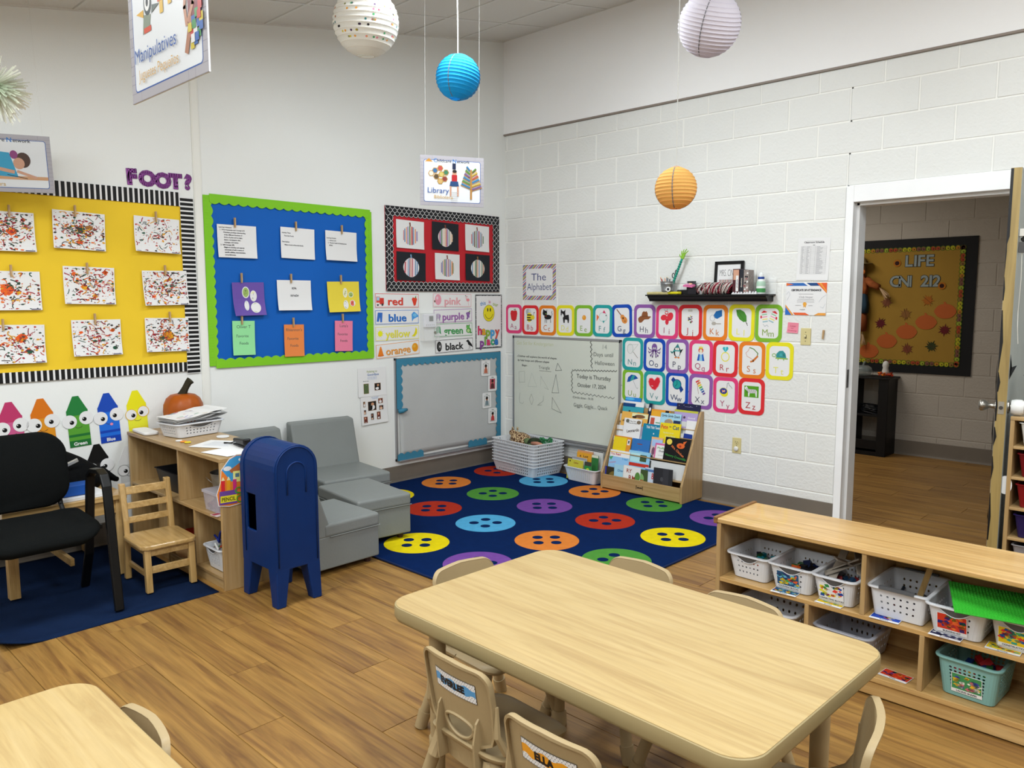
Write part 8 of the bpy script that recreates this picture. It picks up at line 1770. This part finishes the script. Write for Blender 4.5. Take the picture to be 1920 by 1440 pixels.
for x, z, lb in [(2.26, 1.002, 'lowest orange paper pumpkin on the hallway board'), (2.425, 1.107, 'second lowest orange paper pumpkin on the hallway board'), (2.601, 1.202, 'middle one of five orange paper pumpkins'), (2.769, 1.297, 'second highest orange paper pumpkin on the hallway board'), (2.928, 1.402, 'highest orange paper pumpkin at the right of the hallway board')]: hall_item('paper_pumpkin', lb, 'paper pumpkin', x, z, pk(Art()), 'paper pumpkins on the hallway board')
def mleaf(c, ro, s=1):
    A = Art().at(0, 0, s, ro); P = []
    for k in range(24): a = 2 * PI * k / 24; P.append(((.062 if k % 4 == 0 else .045 if k % 2 == 0 else .03) * math.cos(a), (.062 if k % 4 == 0 else .045 if k % 2 == 0 else .03) * math.sin(a)))
    A.poly(P, c).line([(-.05, -.02), (.05, .02)], .003, '#5a2a1c'); return A
for x, z, c, lb in [(2.407, 1.476, '#8a5234', 'brown maple leaf upper left on the hallway board'), (2.585, 1.363, '#9a6a34', 'tan maple leaf in the middle of the hallway board'), (2.775, 1.494, '#c07022', 'bright orange maple leaf under the numbers'), (2.36, 1.271, '#6a1a26', 'crimson maple leaf at left of the hallway board'), (2.932, 1.22, '#701c22', 'crimson maple leaf at the right of the hallway board'), (2.827, 1.065, '#3a4420', 'dark green maple leaf low on the hallway board'), (2.615, 1.031, '#8a4a30', 'reddish brown maple leaf low in the middle of the board')]: hall_item('fabric_leaf', lb, 'leaf', x, z, mleaf(c, x * 3), 'fabric maple leaves on the hallway board')
for x, z, lb in [(2.486, 1.849, 'small sunflower left of the word LIFE'), (2.888, 1.629, 'small sunflower right of the numbers 212')]: hall_item('sunflower', lb, 'flower', x, z, Art().ell(0, 0, .034, .034, '#c97a1c').ell(0, 0, .020, .020, '#3a1410'), 'sunflowers on the hallway board', .026)
for ws, x, z, w in [('LIFE', 2.684, 1.87, .262), ('CNI', 2.529, 1.679, .19), ('212', 2.79, 1.679, .176)]:
    n = len(ws)
    wd_ = [text_tris(c, .01)[2] + .1 for c in ws]; tot = sum(wd_); cx = x - w / 2
    for i_, (c, d) in enumerate(zip(ws, wd_)):
        cw = w * d / tot; tag_ = {'LIFE': 'in the word LIFE', 'CNI': 'in CNI', '212': 'in the number 212'}[ws]
        A = Art().text(c, 0, 0, .106, '#3f4a4e', .05).text(c, 0, 0, .106, '#a8b4b4', .02)
        extra = '' if ws != '212' else [', at the start', '', ', at the end'][i_]
        hall_item('board_letter', 'silver marbled letter %s %s%s on the hallway board' % (c, tag_, extra), 'letter', cx + cw / 2, z, A, 'silver letters on the hallway board'); cx += cw
sw = thing('scarecrow', 'scarecrow doll with straw hands hanging at left of the hallway board', 'doll'); place(sw, 'H', 2.155, 1.5, .03)
def sub(name, f, m, sm=True):
    q = MB(); f(q); return q.build(name, m, sw, smooth=sm)
sub('head', lambda q: q.ball((0, -.05, .30), (.055, .05, .065), 14, 10), mat('doll_cloth', '#b08a6a', .8, gain=1.2)); sub('hat', lambda q: q.lathe([(.12, .35), (.118, .356), (.06, .36), (.055, .40), (.03, .425), (.002, .43)], 18, (0, -.05, 0)), mat('straw_hat', '#8a7a50', .8)); sub('torso', lambda q: q.loft([[(x * s, y * .5 - .05, z) for x, y in rrect(-.08, -.08, .08, .08, .03, 4)] for s, z in ((.9, .02), (1.1, .12), (1.0, .2), (.5, .25))]), mat('doll_shirt', '#8a4a22', .85, vary=.3, vscale=20)); sub('dungarees', lambda q: [q.loft([[(x * s, y * .55 - .05, z) for x, y in rrect(-.085, -.08, .085, .08, .03, 4)] for s, z in ((1.1, -.13), (1.15, -.05), (.9, .06))])], mat('doll_denim', '#22384a', .85))
for s in (-1, 1):
    sub('arm', lambda q: q.tube([(s * .07, -.05, .2), (s * .13, -.06, .15), (s * .2, -.07, .12)], [.035, .035, .03], 10), mat('doll_shirt', '#8a4a22', .85)); sub('leg', lambda q: q.tube([(s * .045, -.05, -.12), (s * .05, -.05, -.22), (s * .055, -.05, -.31)], [.04, .045, .035], 10), mat('doll_brown', '#7a3f1c', .85))
    for nm, c0, dv in (('straw_hand', Vector((s * .2, -.07, .12)), Vector((s * .7, 0, -.75))), ('straw_foot', Vector((s * .055, -.05, -.31)), Vector((0, 0, -1)))):
        q = MB(); r = random.Random(3)
        for k in range(26): e = (dv + Vector((r.uniform(-.3, .3), r.uniform(-.2, .2), r.uniform(-.2, .2)))).normalized() * r.uniform(.08, .13); q.tube([c0, c0 + e * .5, c0 + e + Vector((0, 0, -.01))], .0025, 4)
        o = q.build(nm, mat('raffia', '#b89a78', .8), sw); o['kind'] = 'stuff'
sub('flower', lambda q: q.cyl((.055, -.11, .27), (.055, -.12, .27), .025, n=14), mat('doll_flower', '#c9702a', .7))
bs = thing('black_shelf', 'small black open shelf unit standing in the hallway', 'shelf unit', (2.20, 2.585, 0)); Mb2 = mat('black_laminate', '#0c0c0e', .45); BSW = .345
for x in (0, BSW - .03): board(bs, 'side_panel', (x, 0, 0), (x + .03, .27, .745), Mb2)
for x in (.0, BSW - .085): board(bs, 'front_post', (x, -.004, 0), (x + .085, .012, .745), Mb2) if x else None
board(bs, 'front_post', (0, -.004, 0), (.05, .012, .745), Mb2); board(bs, 'top_panel', (-.02, -.02, .745), (BSW + .02, .275, .762), Mb2); board(bs, 'middle_shelf', (.03, 0, .38), (BSW - .03, .27, .40), Mb2); board(bs, 'bottom_shelf', (.03, 0, .04), (BSW - .03, .27, .065), Mb2); board(bs, 'plinth', (.03, .0, 0), (BSW - .03, .015, .15), Mb2)
q = MB(); r = random.Random(2)
for k in range(9): q.tube([((.09 + .02 * r.random()) * math.cos(a + k), (.06 + .02 * r.random()) * math.sin(a + k), .012 + k * .007 + .02 * math.sin(a)) for a in [2 * PI * j / 14 for j in range(14)]], .006, 6, closed=True)
o = q.build('cable_coil', mat('black_cable', '#17181c', .3), loc=(2.37, 2.70, .401), smooth=True); tag(o, 'coiled black cable on the middle of the black shelf', 'cable')
t = thing('glass_pumpkin', 'clear ribbed glass pumpkin on the black hallway shelf', 'ornament', (2.275, 2.68, .763)); q = MB(); q.lathe([(.03, .0), (.07, .01), (.088, .045), (.08, .08), (.045, .102), (.012, .1)], 40, mod=lambda a: 1 - .05 * abs(math.sin(a * 5))); q.build('glass_body', mat('grey_glass', '#8a9494', .08, alpha=.5), t, smooth=True)
q = MB(); q.tube([(0, 0, .098), (.004, 0, .12), (.015, 0, .14)], [.012, .009, .01], 8); q.build('stem', mat('grey_glass', '#8a9494', .08, alpha=.5), t)
t = thing('ghost_candle', 'white figure in a ring of orange leaves on the hallway shelf', 'ornament', (2.49, 2.66, .763)); q = MB(); q.lathe([(.03, .02), (.032, .06), (.024, .09), (.03, .11), (.026, .14), (.01, .155)], 16); q.build('figure', mat('ghost_white', '#c9c9c6', .6), t, smooth=True)
q = MB(); r = random.Random(1)
for k in range(22): a = 2 * PI * k / 22; q.obox((.05 * math.cos(a), .05 * math.sin(a), .02 + .015 * r.random()), (.04, .02, .004), (r.uniform(-1, 1), r.uniform(-1, 1), a), r.choice(['#b8461c', '#8a2a14', '#c9702a']))
o = q.build('leaf_ring', M_print, t); o['kind'] = 'stuff'
# ------------------------------------------------------------------ finish
for ob in bpy.data.objects:
    if ob.type == 'MESH' and not ob.data.materials:
        ob.data.materials.append(mat('plain', '#bbbbbb'))
